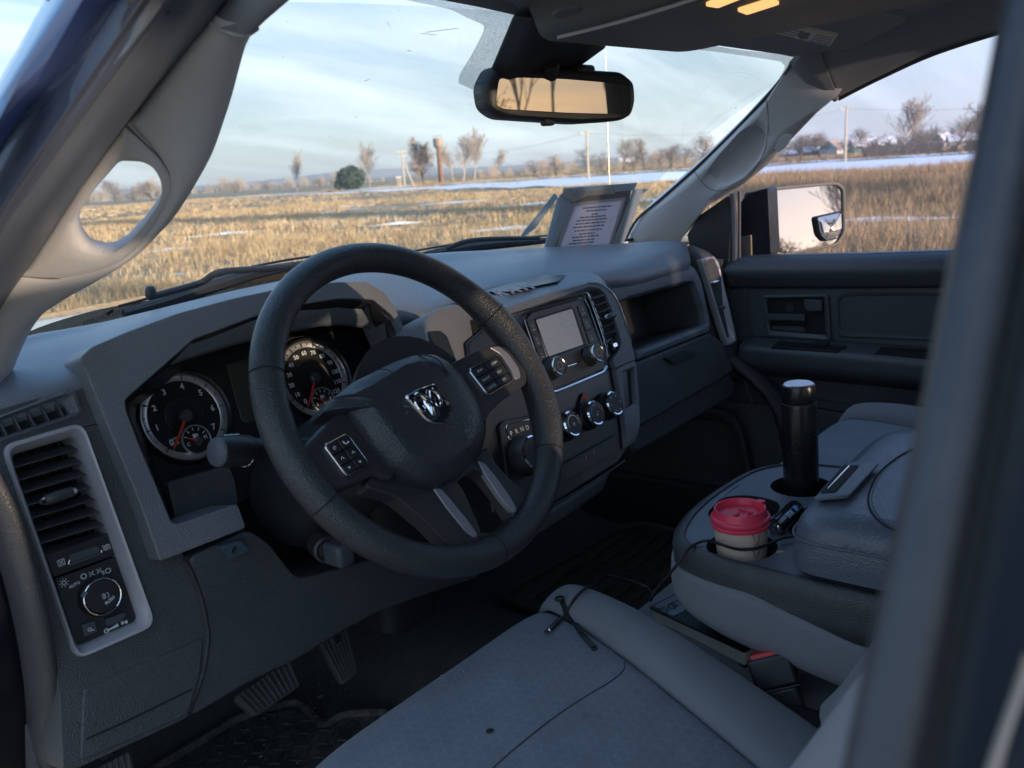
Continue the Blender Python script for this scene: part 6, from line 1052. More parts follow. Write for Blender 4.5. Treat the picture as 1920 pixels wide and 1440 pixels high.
# --- seats
m_fab = bpy.data.materials.new('hex_seat_cloth'); m_fab.use_nodes = True; t = m_fab.node_tree; p = t.nodes['Principled BSDF']; p.inputs['Roughness'].default_value = 0.92; p.inputs['Specular IOR Level'].default_value = 0.2; p.inputs['Sheen Weight'].default_value = 0.15
co = N(t, 'ShaderNodeTexCoord'); mp_ = N(t, 'ShaderNodeMapping'); L(t, co.outputs['Object'], mp_.inputs[0])
sx_ = N(t, 'ShaderNodeSeparateXYZ'); L(t, mp_.outputs[0], sx_.inputs[0])
def hexdist(t, sx_, cell):
    """Honeycomb in the seat's own X/Y: how far a point is out from its cell's centre, 0 to cell / 2 at the edge."""
    M2 = lambda op, a, b=None: (lambda n: [L(t, a, n.inputs[0]) if not isinstance(a, float) else setattr(n.inputs[0], 'default_value', a), (L(t, b, n.inputs[1]) if not isinstance(b, float) else setattr(n.inputs[1], 'default_value', b)) if b is not None else None, n.outputs[0]][2])(N(t, 'ShaderNodeMath', operation=op))
    hs_ = []
    for off in (50.0, 50.5):
        q = []
        for ax_, per in ((0, cell), (1, cell*1.732)): q.append(M2('ABSOLUTE', M2('MULTIPLY', M2('SUBTRACT', M2('FRACT', M2('ADD', M2('MULTIPLY', sx_.outputs[ax_], 1/per), off)), 0.5), per)))
        hs_.append(M2('MAXIMUM', q[0], M2('ADD', M2('MULTIPLY', q[0], 0.5), M2('MULTIPLY', q[1], 0.866))))
    return M2('MINIMUM', hs_[0], hs_[1])
HC = 0.0135
hx = hexdist(t, sx_, HC); mr = N(t, 'ShaderNodeMapRange'); L(t, hx, mr.inputs[0]); mr.inputs[1].default_value = HC*.5-.0016; mr.inputs[2].default_value = HC*.5-.0003; mr.inputs[3].default_value = 0.0; mr.inputs[4].default_value = 1.0
wv = N(t, 'ShaderNodeTexWave', i_Scale=260.0, i_Distortion=1.5, i_Detail=2.0); L(t, co.outputs['Object'], wv.inputs['Vector'])
nz_ = N(t, 'ShaderNodeTexNoise', i_Scale=9.0, i_Detail=7.0, i_Roughness=0.7); L(t, co.outputs['Object'], nz_.inputs['Vector'])
nm_ = N(t, 'ShaderNodeMapRange'); L(t, nz_.outputs[0], nm_.inputs[0]); nm_.inputs[1].default_value = .3; nm_.inputs[2].default_value = .7; nm_.inputs[3].default_value = .72; nm_.inputs[4].default_value = 1.0
k1 = N(t, 'ShaderNodeMath', operation='MULTIPLY'); L(t, mr.outputs[0], k1.inputs[0]); L(t, nm_.outputs[0], k1.inputs[1]); k2 = N(t, 'ShaderNodeMath', operation='MULTIPLY'); L(t, k1.outputs[0], k2.inputs[0]); k2.inputs[1].default_value = 0.6
mx_ = N(t, 'ShaderNodeMix', data_type='RGBA'); L(t, k2.outputs[0], mx_.inputs[0]); mx_.inputs[6].default_value = (0.205, 0.222, 0.265, 1); mx_.inputs[7].default_value = (0.26, 0.28, 0.325, 1)
mm = N(t, 'ShaderNodeMix', data_type='RGBA', blend_type='MULTIPLY'); mm.inputs[0].default_value = 1.0; L(t, mx_.outputs[2], mm.inputs[6]); L(t, nm_.outputs[0], mm.inputs[7]); L(t, mm.outputs[2], p.inputs['Base Color'])
bp = N(t, 'ShaderNodeBump', i_Strength=0.35, i_Distance=0.001); L(t, wv.outputs[0], bp.inputs['Height']); cr2 = N(t, 'ShaderNodeTexNoise', i_Scale=11.0, i_Detail=3.0, i_Distortion=1.2); L(t, co.outputs['Object'], cr2.inputs['Vector']); bp2 = N(t, 'ShaderNodeBump', i_Strength=0.35, i_Distance=0.006); L(t, cr2.outputs[0], bp2.inputs['Height']); L(t, bp.outputs[0], bp2.inputs['Normal']); L(t, bp2.outputs[0], p.inputs['Normal'])
m_fab2 = mat('bolster_cloth', (0.20, 0.203, 0.222), 0.92, grain=0.5, gscale=1300, tint=0.05, tscale=6, spec=0.2, sheen=0.15, dirt=0.02)
m_side = mat('seat_shell', (0.02, 0.021, 0.024), .6, tint=.1)
def cushion(root, x0, x1, yf, yb, zf, zb, insert, bol, prof=(0, 0, .02, .1, .3, .62, 1), x1b=None):
    """Seat cushion: separate insert and two bolsters meeting in sunk seams. x0 outer edge, x1 inner edge."""
    n = 7; ys = [yf+(yb-yf)*s for s in (0, .04, .12, .3, .5, .75, 1)]
    def z(y, dz): s = (yf-y)/(yf-yb); return zf+(zb-zf)*float(np.interp(s, (0, .04, .12, .3, .5, .75, 1), prof))+dz
    front = lambda s: {0: -.05, .04: -.014, .12: -.002}.get(s, 0.0)
    ss = (0, .04, .12, .3, .5, .75, 1)
    surf = []; mb = MB(); rows = []
    for y, s in zip(ys, ss):
        a, b = insert(s); xs = [a+(b-a)*q for q in (0, .04, .15, .35, .5, .65, .85, .96, 1)]; rows.append([V(x, y+(.012*math.sin(math.pi*i/8)), z(y, front(s)-(.010 if i in (0, 8) else .003 if i in (1, 7) else 0)+.002*math.sin(i))) for i, x in enumerate(xs)])
    rows.insert(0, [p_+V(0, .012, -.09) for p_ in rows[0]]); net(mb, rows, 3, 4); surf.append((list(mb.v), list(mb.f))); ins = mb.build('seat_insert', m_fab, root, fix=False, solid=.02, ang=70, off=1.0)
    for side in (0, 1):
        rows = []
        for y, s in zip(ys, ss):
            a, b = insert(s); e, o = (a, x0) if side == 0 else (b, x1+((x1b or x1)-x1)*s); rows.append([V(e+(o-e)*q, y-(.02 if s == 0 else 0)*q, z(y, front(s)*.8+dz*(.35+.65*min(1, s*4))*(1-(.75*s if dz > 0 else 0)))) for q, dz in ((0, -.010), (.10, bol*.45), (.35, bol), (.65, bol*.92), (.88, bol*.3), (1.0, -.020), (1.02, -.08))])
        rows.insert(0, [p_+V(0, .010, -.09) for p_ in rows[0]]); mb = MB(); net(mb, rows, 3, 4); surf.append((list(mb.v), list(mb.f))); mb.build('seat_bolster', m_fab2, root, fix=False, solid=.01, ang=70, off=1.0 if side else -1.0)
        mb = MB(); tube(mb, crom([r_[5]+V(.001 if side else -.001, 0, 0) for r_ in rows[1:]], 4), .0028, 6); mb.build('piping', m_fab2, root)
    mb = MB(); box(mb, (x0+.01, yb, zf-.22), (x1-.01, yf-.05, zf-.07)); mb.build('seat_base', m_side, root, .02, 3)
    return ins, surf
SEAT = carroot('driver_seat', 'blue grey cloth driver seat with a honeycomb patterned cushion beside the open door', 'seat', (-.42, -.25, -.68))
ins, ssurf = cushion(SEAT, -.705, -.178, .028, -.50, -.323, -.425, lambda s: (-.645+.05*s, -.243-.135*s), .026, x1b=-.255)
from mathutils.bvhtree import BVHTree
def bvh(parts):
    v = []; f = []
    for pv, pf in parts: b = len(v); v += [Vector(p_) for p_ in pv]; f += [[i+b for i in q] for q in pf]
    return BVHTree.FromPolygons(v, f)
def cast_on(tree, x, y, d=0.0):
    h, n, _, _ = tree.ray_cast(Vector(CPOS), Vector(ray(x, y)))
    if h is None: return HZ(x, y, -.36)
    n = np.array(n); n = n if n@ray(x, y) < 0 else -n; return np.array(h)+n*d
SEATB = bvh(ssurf)
def on_seat(x, y, d=0.0): return cast_on(SEATB, x, y, d)
mb = MB(); tube(mb, crom([on_seat(*q, .0004) for q in [(900, 1470), (925, 1440), (975, 1396), (1040, 1345), (1100, 1305), (1145, 1278), (1168, 1258), (1172, 1240)]], 5), .0008, 6); mb.build('cushion_seam', mat('seam_cloth', (.06, .066, .08), .95), SEAT)
mb = MB(); lathe(mb, on_seat(918, 1372, .001), (0, .2, 1), [(.0042, 0), (.0035, .0012), (.001, .0008)], 12); mb.build('cigarette_burn', mat('burn', (0.02, 0.014, 0.01), .95), SEAT)
mb = MB()
for k in range(16): q = on_seat(836+40*k/15+RNG.normal()*3, 1276-20*k/15+RNG.normal()*2, .0015); tube(mb, [q, q+V(.006*RNG.normal(), .006*RNG.normal(), 0)], .0006, 4)
mb.build('chalk_smear', mat('chalk', (0.32, 0.34, 0.38), .95, alpha=.6), SEAT)['kind'] = 'stuff'
def backrest(root, xc, w, y0, z0, h, lean, sgn=1):
    cols = [-w, -w*.95, -w*.80, -w*.60, -w*.3, 0, w*.3, w*.60, w*.80, w*.95, w]; bol = [-.06, .02, .055, .02, .0, .0, .0, .02, .055, .02, -.06]; rows = []
    for s in (0, .08, .25, .5, .75, .92, 1.0): rows.append([V(xc+c*(1-.18*max(0, s-.5)), y0-lean*s*h+b*(1-.5*s)-(.05 if s == 1 else 0), z0+h*s-(.02*abs(c/w)**3 if s > .9 else 0)) for c, b in zip(cols, bol)])
    rows.insert(0, [p_+V(0, -.03, -.05) for p_ in rows[0]]); rows.append([p_+V(0, -.06, -.01) for p_ in rows[-1]]); mb = MB(); net(mb, rows, 3, 4); mb.build('backrest', m_fab2, root, fix=False, solid=.10, ang=70, off=1.0)
    mb = MB(); rbox(mb, (xc-.13, y0-lean*h-.13, z0+h+.02), (xc+.13, y0-lean*h-.03, z0+h+.20), .04, 5, .1); hr = mb.build('headrest', m_fab2, root, .03, 4)
    for s in (-.05, .05): mb = MB(); tube(mb, [V(xc+s, y0-lean*h-.08, z0+h-.05), V(xc+s, y0-lean*h-.08, z0+h+.05)], .006, 8); mb.build('headrest_post', m_chrome, root)
backrest(SEAT, -.44, .235, -.42, -.36, .60, .50)
PSEAT = carroot('passenger_seat', 'blue grey cloth passenger seat behind the black flask', 'seat', (.43, -.30, -.68))
cushion(PSEAT, .19, .668, -.075, -.56, -.290, -.36, lambda s: (.262+.04*s, .60-.04*s), .030)
backrest(PSEAT, .43, .235, -.52, -.34, .56, .45)
# centre seat with its folded-down armrest console
m_tray = mat('console_plastic', (0.12, 0.132, 0.16), 0.42, grain=0.4, gscale=500, tint=0.05, tscale=14, dirt=0.02); m_pad = mat('console_leather', (0.105, 0.12, 0.148), 0.34, grain=0.7, gscale=480, tint=0.05, tscale=10)
CONS = carroot('centre_console', 'folded down grey centre armrest with a cup holder tray and padded lid', 'console', (.0, -.35, -.62))
mb = MB(); rows = [[V(x, y, z-.02*abs(x/.19)**4) for x in (-.182, -.15, -.08, 0, .08, .15, .182)] for y, z in ((-.03, -.52), (-.025, -.455), (-.05, -.432), (-.2, -.430), (-.45, -.445))]; net(mb, rows, 3, 3); mb.build('centre_cushion', m_fab2, CONS, fix=False, solid=.02)
mb = MB(); box(mb, (-.17, -.55, -.66), (.17, -.06, -.47)); mb.build('seat_base', m_side, CONS, .02)
TZ = -.245
edge = [(-.186, -.70), (-.188, -.50), (-.187, -.35), (-.184, -.27), (-.178, -.20), (-.155, -.148), (-.10, -.122), (-.02, -.110), (.07, -.112), (.13, -.122), (.17, -.155), (.186, -.21), (.19, -.30), (.19, -.50), (.188, -.70)]
ec = np.array(crom([V(*e, 0) for e in edge], 4))[:, :2]
def inward(s): c = np.array((0, -.42)); return [V(*(c+(e-c)*s), 0) for e in ec]
mb = MB(); k = len(ec)
lv = [(1.0, -.072), (1.035, -.055), (1.05, -.03), (1.03, -.012)]
zb = lambda e: TZ-.085-.035*min(1, max(0, (-e[1]-.12)/.3))
rows = [[V(e[0]*.93, e[1]-.02, zb(e)-.01) for e in ec], [V(e[0], e[1]-.004, zb(e)+.008) for e in ec], [V(*(e*1.012+np.array((0, .003))), zb(e)+.03) for e in ec], [V(*e, TZ-.030-.028*max(0, min(1, (-e[1]-.26)/.12))*(1 if e[0] < 0 else 1)*(1 if -e[1] < .42 else .2)) for e in ec]]
net(mb, rows, 2, 3); mb.build('fabric_side', m_fab2, CONS, fix=False, solid=.006, ang=60)
mb = MB(); rows = [[V(*(e*1.004), TZ-.058) for e in ec], [V(*(e*1.008), TZ-.022) for e in ec], [V(*(e*.995), TZ-.006) for e in ec], [V(*(np.array((0, -.42))+(e-np.array((0, -.42)))*.955), TZ) for e in ec]]; net(mb, rows, 2, 2); mb.build('tray_rim', m_low, CONS, fix=False, solid=.003, ang=60)
ZP = Plane((0, 0, TZ), (0, 0, 1))
outl = [np.array((0, -.42))+(e-np.array((0, -.42)))*.956 for e in ec]
def sock(cx_, cy_, r): return circle(cx_, cy_, r, 28)
CUPC = np.array((-.132, -.226)); THC = np.array((.088, -.214)); MIDC = np.array((-.02, -.172))
well = []
holes = [sock(*CUPC, .043), fillet([(-.082, -.166), (-.060, -.140), (.0, -.132), (.022, -.150), (.028, -.176), (.020, -.212), (-.02, -.226), (-.07, -.208)], .018, 5), sock(*THC, .043), fillet([(-.075, -.262), (-.02, -.235), (.045, -.262), (.06, -.295), (-.07, -.30)], .01, 4)]
mb = MB(); prism_holes(mb, ZP, [p_ for p_ in outl], holes, .0, .004); mb.build('tray_top', m_tray, CONS, .002)
for h, dp, nm2 in zip(holes, (.075, .06, .075, .022), ('cup_holder', 'cup_holder', 'cup_holder', 'coin_tray')):
    hc = sum(h)/len(h); mb = MB(); ringnet(mb, ZP, h, [hc+(p_-hc)*.94 for p_ in h], [(0, .001), (.3, .012), (1, dp)], 40); prism(mb, ZP, [hc+(p_-hc)*.945 for p_ in h], dp, dp+.002); mb.build(nm2, m_pit if dp > .05 else m_gloss, CONS)
LZ = -.172
lp = fillet([(-.188, -.305), (-.10, -.300), (.10, -.292), (.19, -.300), (.192, -.72), (-.19, -.72)], [.06, .03, .03, .06, .02, .02], 8); lc = np.array((0, -.5)); LPn = Plane((0, 0, LZ), (0, 0, 1))
LP_in = [lc+(p_-lc)*.80 for p_ in lp]
mb = MB(); ringnet(mb, LPn, lp, LP_in, [(0, .062), (-.015, .050), (-.01, .040), (.05, .024), (.13, .012), (.26, .004), (.6, -.001), (1, -.003)], 90); prism(mb, LPn, [lc+(p_-lc)*.805 for p_ in lp], -.003, .0); LIDB = bvh([(list(mb.v), list(mb.f))]); LID = mb.build('lid_pad', m_pad, CONS, ang=60)
mb = MB(); tube(mb, [LPn.to3(*p_, .0245) for p_ in lp]+[LPn.to3(*lp[0], .0245)], .0016, 6, cap=False); mb.build('lid_piping', m_pad, LID)
mb = MB(); st_ = crom([cast_on(LIDB, x, y, .0002) for x, y in ((1712, 842), (1680, 860), (1650, 886), (1632, 916), (1628, 942), (1638, 966), (1660, 986), (1690, 1000))], 6); tube(mb, st_, .0013, 6); mb.build('lid_seam', m_pit, LID)
mb = MB()
for i in range(0, len(st_)-1):
    a = st_[i]+(st_[i+1]-st_[i])*.2+V(.003, -.003, .0004); b = st_[i]+(st_[i+1]-st_[i])*.75+V(.003, -.003, .0004); tube(mb, [a, b], .0006, 4)
for i in range(36): 
    a, b = lerp((-.1915, -.37), (-.1935, -.70), i/36), lerp((-.1915, -.37), (-.1935, -.70), (i+.6)/36); tube(mb, [V(*a, LZ-.019), V(*b, LZ-.019)], .0006, 4)
mb.build('stitching', m_tray, LID)['kind'] = 'stuff'
def plate(quad, nu, nv, d):
    return [[cast_on(LIDB, *lerp(lerp(quad[0], quad[1], i/nu), lerp(quad[3], quad[2], i/nu), j/nv), d) for i in range(nu+1)] for j in range(nv+1)]
mb = MB(); net(mb, plate([(1530, 946), (1590, 876), (1648, 879), (1590, 942)], 6, 5, .004), 2, 2); la = mb.build('lid_latch', m_tray, CONS, fix=False, solid=.004, bevel=.0012)
mb = MB(); net(mb, plate([(1543, 937), (1588, 884), (1612, 886), (1568, 936)], 5, 3, .0092), 2, 2); mb.build('latch_recess', m_pit, la, fix=False)
mb = MB(); tube(mb, [cast_on(LIDB, *lerp((1553, 932), (1594, 888), i/5), .0100) for i in range(6)], .0010, 6); mb.build('latch_edge', m_chrome, la)
# ================================================================== loose things and small fittings
def zfor(X, Y, py):
    """Height above the point (X, Y) that a picture row py shows."""
    z = 0.0
    for _ in range(30):
        d = V(X, Y, z)-CPOS; q = 720-PX*(d@CU)/(d@CF); e = V(X, Y, z+1e-4)-CPOS; q2 = 720-PX*(e@CU)/(e@CF); z -= (q-py)/((q2-q)/1e-4)
    return z
# takeaway coffee cup
m_cup = mat('paper_cup', (0.60, 0.45, 0.37), 0.7, tint=0.04, tscale=30); m_lid = mat('red_lid', (0.80, 0.055, 0.11), 0.36, spec=0.5); m_lid.node_tree.nodes['Principled BSDF'].inputs['Subsurface Weight'].default_value = 0.15; m_lid.node_tree.nodes['Principled BSDF'].inputs['Subsurface Radius'].default_value = (.004, .001, .001)
ct = -.203; CUP = carroot('coffee_cup', 'paper coffee cup with a red plastic lid in the armrest tray', 'cup', (CUPC[0], CUPC[1], TZ-.03))
mb = MB(); lathe(mb, (CUPC[0], CUPC[1], TZ-.055), (0, 0, 1), [(.024, 0), (.027, .004), (.0330, ct-.010-TZ+.055)], 44); mb.build('cup_body', m_cup, CUP)
mb = MB(); lathe(mb, (CUPC[0], CUPC[1], ct), (0, 0, 1), [(.0330, -.013), (.0350, -.0125), (.0353, -.0095), (.0340, -.008), (.0349, -.007), (.0360, -.0045), (.0360, -.0015), (.0349, .0), (.0332, .0008), (.0318, .004), (.0316, .0080), (.0306, .0098), (.0290, .0092), (.0282, .006), (.0270, .002), (.006, .001)], 52); ld = mb.build('lid', m_lid, CUP)
mb = MB(); q = V(CUPC[0]+.0245, CUPC[1]-.0155, ct+.0075); box(mb, q-V(.005, .005, .006), q+V(.005, .005, .0045)); mb.build('drink_spout', m_lid, ld, .0015)
mb = MB()
for (a, b, c_, d_) in ((-.018, .002, -.004, .0), (.004, -.014, .010, .006), (-.012, -.014, .0, -.010)): tube(mb, [V(CUPC[0]+a, CUPC[1]+b, ct+.003), V(CUPC[0]+c_, CUPC[1]+d_, ct+.0028)], .0017, 6)
mb.build('lid_embossing', m_lid, ld)
mb = MB(); cd_ = unit(np.array(CPOS[:2])-CUPC); an0 = math.atan2(cd_[1], cd_[0])
for k in range(9):
    an = an0+.55+.06*RNG.normal(); z0_ = ct-.045+.005*k*.7; r = .0290+(z0_-(TZ-.055))*.055+.0008; tube(mb, [V(CUPC[0]+(r+.001)*math.cos(an+t_*.10*(1 if k % 2 else -1)), CUPC[1]+(r+.001)*math.sin(an+t_*.10*(1 if k % 2 else -1)), z0_+t_*.006) for t_ in (0, .5, 1)], .0005, 4)
mb.build('cup_scribble', mat('dark_ink', (0.02, 0.02, 0.025), .7), CUP)
# black flask
zt = zfor(THC[0], THC[1], 718); fl = carroot('flask', 'tall matt black flask standing in the far cup holder', 'flask', (THC[0], THC[1], TZ-.07)); m_fl = mat('flask_black', (0.010, 0.010, 0.011), 0.28, tint=0.05, tscale=20, spec=0.6)
hb = zt-(TZ-.072); ck = (zfor(THC[0]-.02, THC[1]-.02, 764)-(TZ-.072))/hb; mb = MB(); lathe(mb, (THC[0], THC[1], TZ-.072), (0, 0, 1), [(.023, 0), (.0245, .003), (.0245, hb*(ck-.012)), (.0239, hb*ck)], 44); mb.build('flask_body', m_fl, fl)
mb = MB(); lathe(mb, (THC[0], THC[1], TZ-.072), (0, 0, 1), [(.0239, hb*ck), (.0236, hb*(ck+.003)), (.0235, hb*(ck+.007)), (.0231, hb*(ck+.008))], 44); mb.build('flask_ring', m_btn, fl)
mb = MB(); lathe(mb, (THC[0], THC[1], TZ-.072), (0, 0, 1), [(.0231, hb*(ck+.008)), (.0236, hb*(ck+.014)), (.0231, hb*.975), (.0218, hb*.992), (.0198, hb*.996)], 44); mb.build('flask_cap', m_fl, fl)
mb = MB(); lathe(mb, (THC[0], THC[1], TZ-.072), (0, 0, 1), [(.0198, hb*.996), (.0187, hb), (.001, hb*1.0005)], 44); mb.build('cap_top', mat('cap_top_metal', (0.75, 0.74, 0.78), .38, metal=0.7), fl)
# small black charger with blue lettering lying in the tray
cp0, cp1 = HZ(1455, 990, TZ+.008), HZ(1492, 952, TZ+.008); ax = unit(cp1-cp0); CHARGER = carroot('black_charger', 'small black car charger with blue lettering lying beside the coffee cup', 'charger', tuple(cp0))
ll = np.linalg.norm(cp1-cp0); mb = MB(); lathe(mb, cp0, ax, [(.009, 0), (.0115, .002), (.0118, ll*.78), (.0112, ll*.80), (.0112, ll*.97), (.0100, ll)], 28); mb.build('charger_body', mat('charger_black', (0.012, 0.012, 0.014), .15), CHARGER)
mb = MB(); lathe(mb, cp0, -ax, [(.0088, .0002), (.007, -.001), (.003, .0015), (.001, .0015)], 20); mb.build('charger_tip', m_chrome, CHARGER)
to_c = unit(CPOS-cp0); sd = unit(np.cross(ax, to_c)); nn = unit(np.cross(sd, ax)); nn = nn if nn@to_c > 0 else -nn; CPn = Plane(cp0+nn*.0119, nn, ax)
mb = MB(); text_on(mb, 'blue', CPn, (ll*.40, .0), .0105, -.0006, 0, .0003); mb.build('charger_print', mat('pale_print', (.55, .65, .75), .5), CHARGER)
mb = MB(); prism(mb, CPn, [(ll*.62, -.0035), (ll*.74, -.0035), (ll*.74, .0035), (ll*.62, .0035)], -.0007, -.0002); prism(mb, CPn, [(ll*.745, -.0012), (ll*.78, -.0012), (ll*.78, .0012), (ll*.745, .0012)], -.0007, -.0002); mb.build('charger_logo', mat('logo_blue', (.08, .36, .85), .5), CHARGER)
mb = MB(); a, b = HZ(1456, 1036, TZ+.001), HZ(1468, 1034, TZ+.001); tube(mb, [a, b], .0018, 6); o = carroot('paper_scrap', 'tiny pale scrap lying on the tray in front of the padded lid', 'scrap', tuple(a)); mb.build('scrap_sheet', mat('scrap', (.4, .36, .3), .8), o)
# notebook on the centre seat
NB = carroot('notebook', 'black covered notebook with cream pages under the armrest, its corner stamped with a year', 'notebook', (-.07, -.12, -.43))
NZ = -.392; bq = [HZ(1216, 1138, NZ)[:2], HZ(1396, 1222, NZ)[:2]]; e1 = unit(bq[1]-bq[0]); e2 = np.array((-e1[1], e1[0])); e2 = e2 if e2[0] > 0 else -e2; Lb = np.linalg.norm(bq[1]-bq[0]); NP = Plane((*bq[0], NZ), (0, 0, 1), (*e1, 0)); sg = 1 if NP.v[:2]@e2 > 0 else -1
m_nb = mat('notebook_cover', (0.012, 0.014, 0.018), 0.45, grain=0.9, gscale=700, tint=0.1, tscale=30); Wd = .115
def nbp(a, b, c, d): return fillet([(a, sg*b), (c, sg*b), (c, sg*d), (a, sg*d)], .003, 3)
mb = MB(); prism(mb, NP, nbp(0, 0, Lb, Wd), .0, .0028); mb.build('front_cover', m_nb, NB, .001)
mb = MB(); prism(mb, NP, nbp(.004, .003, Lb-.003, Wd-.002), .003, .023); mb.build('page_block', mat('cream_pages', (.68, .62, .53), .85, tint=.05, tscale=200), NB, .001)
mb = MB(); prism(mb, NP, nbp(0, 0, Lb, Wd), .0232, .026); mb.build('back_cover', m_nb, NB, .001)
mb = MB(); prism(mb, NP, nbp(.004, .004, .046, .05), -.0012, .0); mb.build('corner_plate', mat('grey_plate', (.16, .17, .19), .35, metal=.4), NB, .0006)
mb = MB(); 
for s, o_ in (('20', .014), ('22', .034)): text_on(mb, s, NP, (.024, sg*o_), .022, -.0017, math.radians(-82), .0004, sx=1.2)
mb.build('plate_print', m_gloss, NB)
# charging cable with its strap
m_cab = mat('cable_black', (0.012, 0.012, 0.013), .5)
CB = carroot('charging_cable', 'thin black charging cable with a strap trailing from the tray onto the seat', 'cable', tuple(on_seat(1040, 1180)))
zc_ = lambda y: TZ+.003
CD_ = (V(CUPC[0], CUPC[1], TZ)-CPOS)@CF-.036
path = [HZ(1500, 1005, TZ+.006), HZ(1470, 1008, TZ+.006), HZ(1450, 1016, TZ+.010), HD(1420, 1028, CD_), HD(1385, 1030, CD_-.002), HD(1352, 1021, CD_), HZ(1330, 1014, TZ+.006), HZ(1308, 1018, TZ+.004), HZ(1290, 1030, TZ+.004), HX(1272, 1056, -.187), HX(1250, 1082, -.19), HX(1230, 1105, -.19), HX(1219, 1125, -.185), HZ(1222, 1122, -.37), HZ(1216, 1104, -.375), HZ(1185, 1090, -.365), HZ(1160, 1084, -.350), HZ(1138, 1080, -.332), on_seat(1118, 1096, .006), on_seat(1100, 1108, .005), on_seat(1080, 1124, .003), on_seat(1064, 1150, .003), on_seat(1050, 1166, .003)]
mb = MB(); tube(mb, crom(path, 5), .0019, 8); mb.build('cable_lead', m_cab, CB)
a, b = on_seat(1050, 1166, .004), on_seat(1036, 1181, .004); c = on_seat(1030, 1187, .004); d = on_seat(1022, 1192, .004)
mb = MB(); tube(mb, [a, b], .0032, 10); mb.build('plug_sleeve', m_cab, CB); mb = MB(); tube(mb, [b, c], .0036, 10); mb.build('plug_body', m_gloss, CB)
mb = MB(); tube(mb, [c, c+(d-c)*.15], .0037, 10); tube(mb, [c+(d-c)*.15, d], .0026, 6); mb.build('plug_tip', m_chrome, CB)
mb = MB(); S_ = [on_seat(x, y, .004) for x, y in ((1056, 1128), (1062, 1138), (1068, 1155), (1076, 1172), (1090, 1192), (1104, 1208), (1116, 1222))]
for p_, q in zip(S_[:-1], S_[1:]):
    w = unit(np.cross(q-p_, (0, 0, 1)))*.0035; mb.add([p_-w, p_+w, q+w, q-w, p_-w-V(0, 0, .0016), p_+w-V(0, 0, .0016), q+w-V(0, 0, .0016), q-w-V(0, 0, .0016)], [(0, 1, 2, 3), (7, 6, 5, 4), (0, 4, 5, 1), (1, 5, 6, 2), (2, 6, 7, 3), (3, 7, 4, 0)])
for k in range(3): q = S_[4+k//2]+(S_[5]-S_[4])*(.3*k); w = unit(np.cross(S_[5]-S_[4], (0, 0, 1)))*.004; tube(mb, [q-w+V(0, 0, .0006), q+w+V(0, 0, .0006)], .0008, 5)
mb.build('cable_strap', m_cab, CB)
c = on_seat(1055, 1128, .0075); mb = MB(); tube(mb, [c+V(.0055*math.cos(t_), .0048*math.sin(t_), 0) for t_ in np.linspace(0, 2*math.pi, 17)], .0018, 6, cap=False); mb.build('strap_eye', m_cab, CB)
# belt buckle between the seats
BK = carroot('seat_belt_buckle', 'black seat belt buckle with a red release button between the seats', 'buckle', (-.19, -.29, -.48))
bt = HX(1438, 1222, -.185); bb_ = HX(1500, 1400, -.205); ax = unit(bt-bb_); n1_ = unit(unit(CPOS-bt)*V(1, 1, 0)*1.0+V(0, 0, .0)); n1_ = unit(n1_-ax*(n1_@ax)); w1 = np.cross(ax, n1_)
def bkbox(name, lo, hi, m, bev): 
    mb = MB(); M_ = lambda p_: bt+w1*p_[0]+n1_*p_[1]+ax*p_[2]; box(mb, lo, hi, 0, M_); return mb.build(name, m, BK, bev, 3)
bkbox('buckle_head', (-.025, -.014, -.040), (.025, .014, -.003), m_btn, .004); bkbox('release_button', (-.0205, -.0105, -.01), (.0205, .0105, .0015), mat('release_red', (.55, .025, .035), .35), .002)
bkbox('buckle_sleeve', (-.021, -.011, -.165), (.021, .011, -.0405), m_black, .005); bkbox('buckle_seam', (-.0253, -.0143, -.0415), (.0253, .0143, -.0400), m_slat, .0004)
# pedals
def pedal(name, label, quad, y, m, ribs, grp=None, nrm=(0, -.80, .60)):
    c = sum(HY(*q, y) for q in quad)/4; pl = Plane(c, nrm); o = carroot(name, label, 'pedal', tuple(c), grp)
    P_ = fillet(pl.pts(quad), .010, 4); mb = MB(); prism(mb, pl, P_, .0, .014); mb.build('pedal_pad', m, o, .003)
    A, B, C_, D_ = quad
    for i in range(ribs):
        t_ = (i+.7)/(ribs+.4); a, b = pl.px(*lerp(lerp(A, B, t_), lerp(D_, C_, t_), .06)), pl.px(*lerp(lerp(A, B, t_), lerp(D_, C_, t_), .94)); mb = MB(); tube(mb, [pl.to3(*a, -.0005), pl.to3(*b, -.0005)], .0021, 6); mb.build('grip_rib', m, o)
    mb = MB(); tube(mb, [c+V(0, .012, .02), c+V(.0, .10, .16), c+V(0, .15, .30)], [.010, .012, .012], 8); mb.build('pedal_arm', m_black, o); return o
m_ped = mat('pedal_rubber', (0.12, 0.115, 0.11), .7, tint=.2, tscale=40, dirt=.25)
pedal('brake_pedal', 'wide ribbed black brake pedal, the middle of the three pedals', [(436, 1306), (545, 1232), (566, 1284), (478, 1344)], .43, m_ped, 11)
pedal('accelerator_pedal', 'tall narrow ribbed accelerator pedal, right of the brake pedal', [(598, 1205), (652, 1172), (671, 1262), (642, 1284)], .46, m_ped, 7)
pedal('parking_brake_pedal', 'small ribbed parking brake pedal at the lower left of the footwell', [(176, 1440), (246, 1404), (258, 1470), (190, 1500)], .33, m_ped, 6)
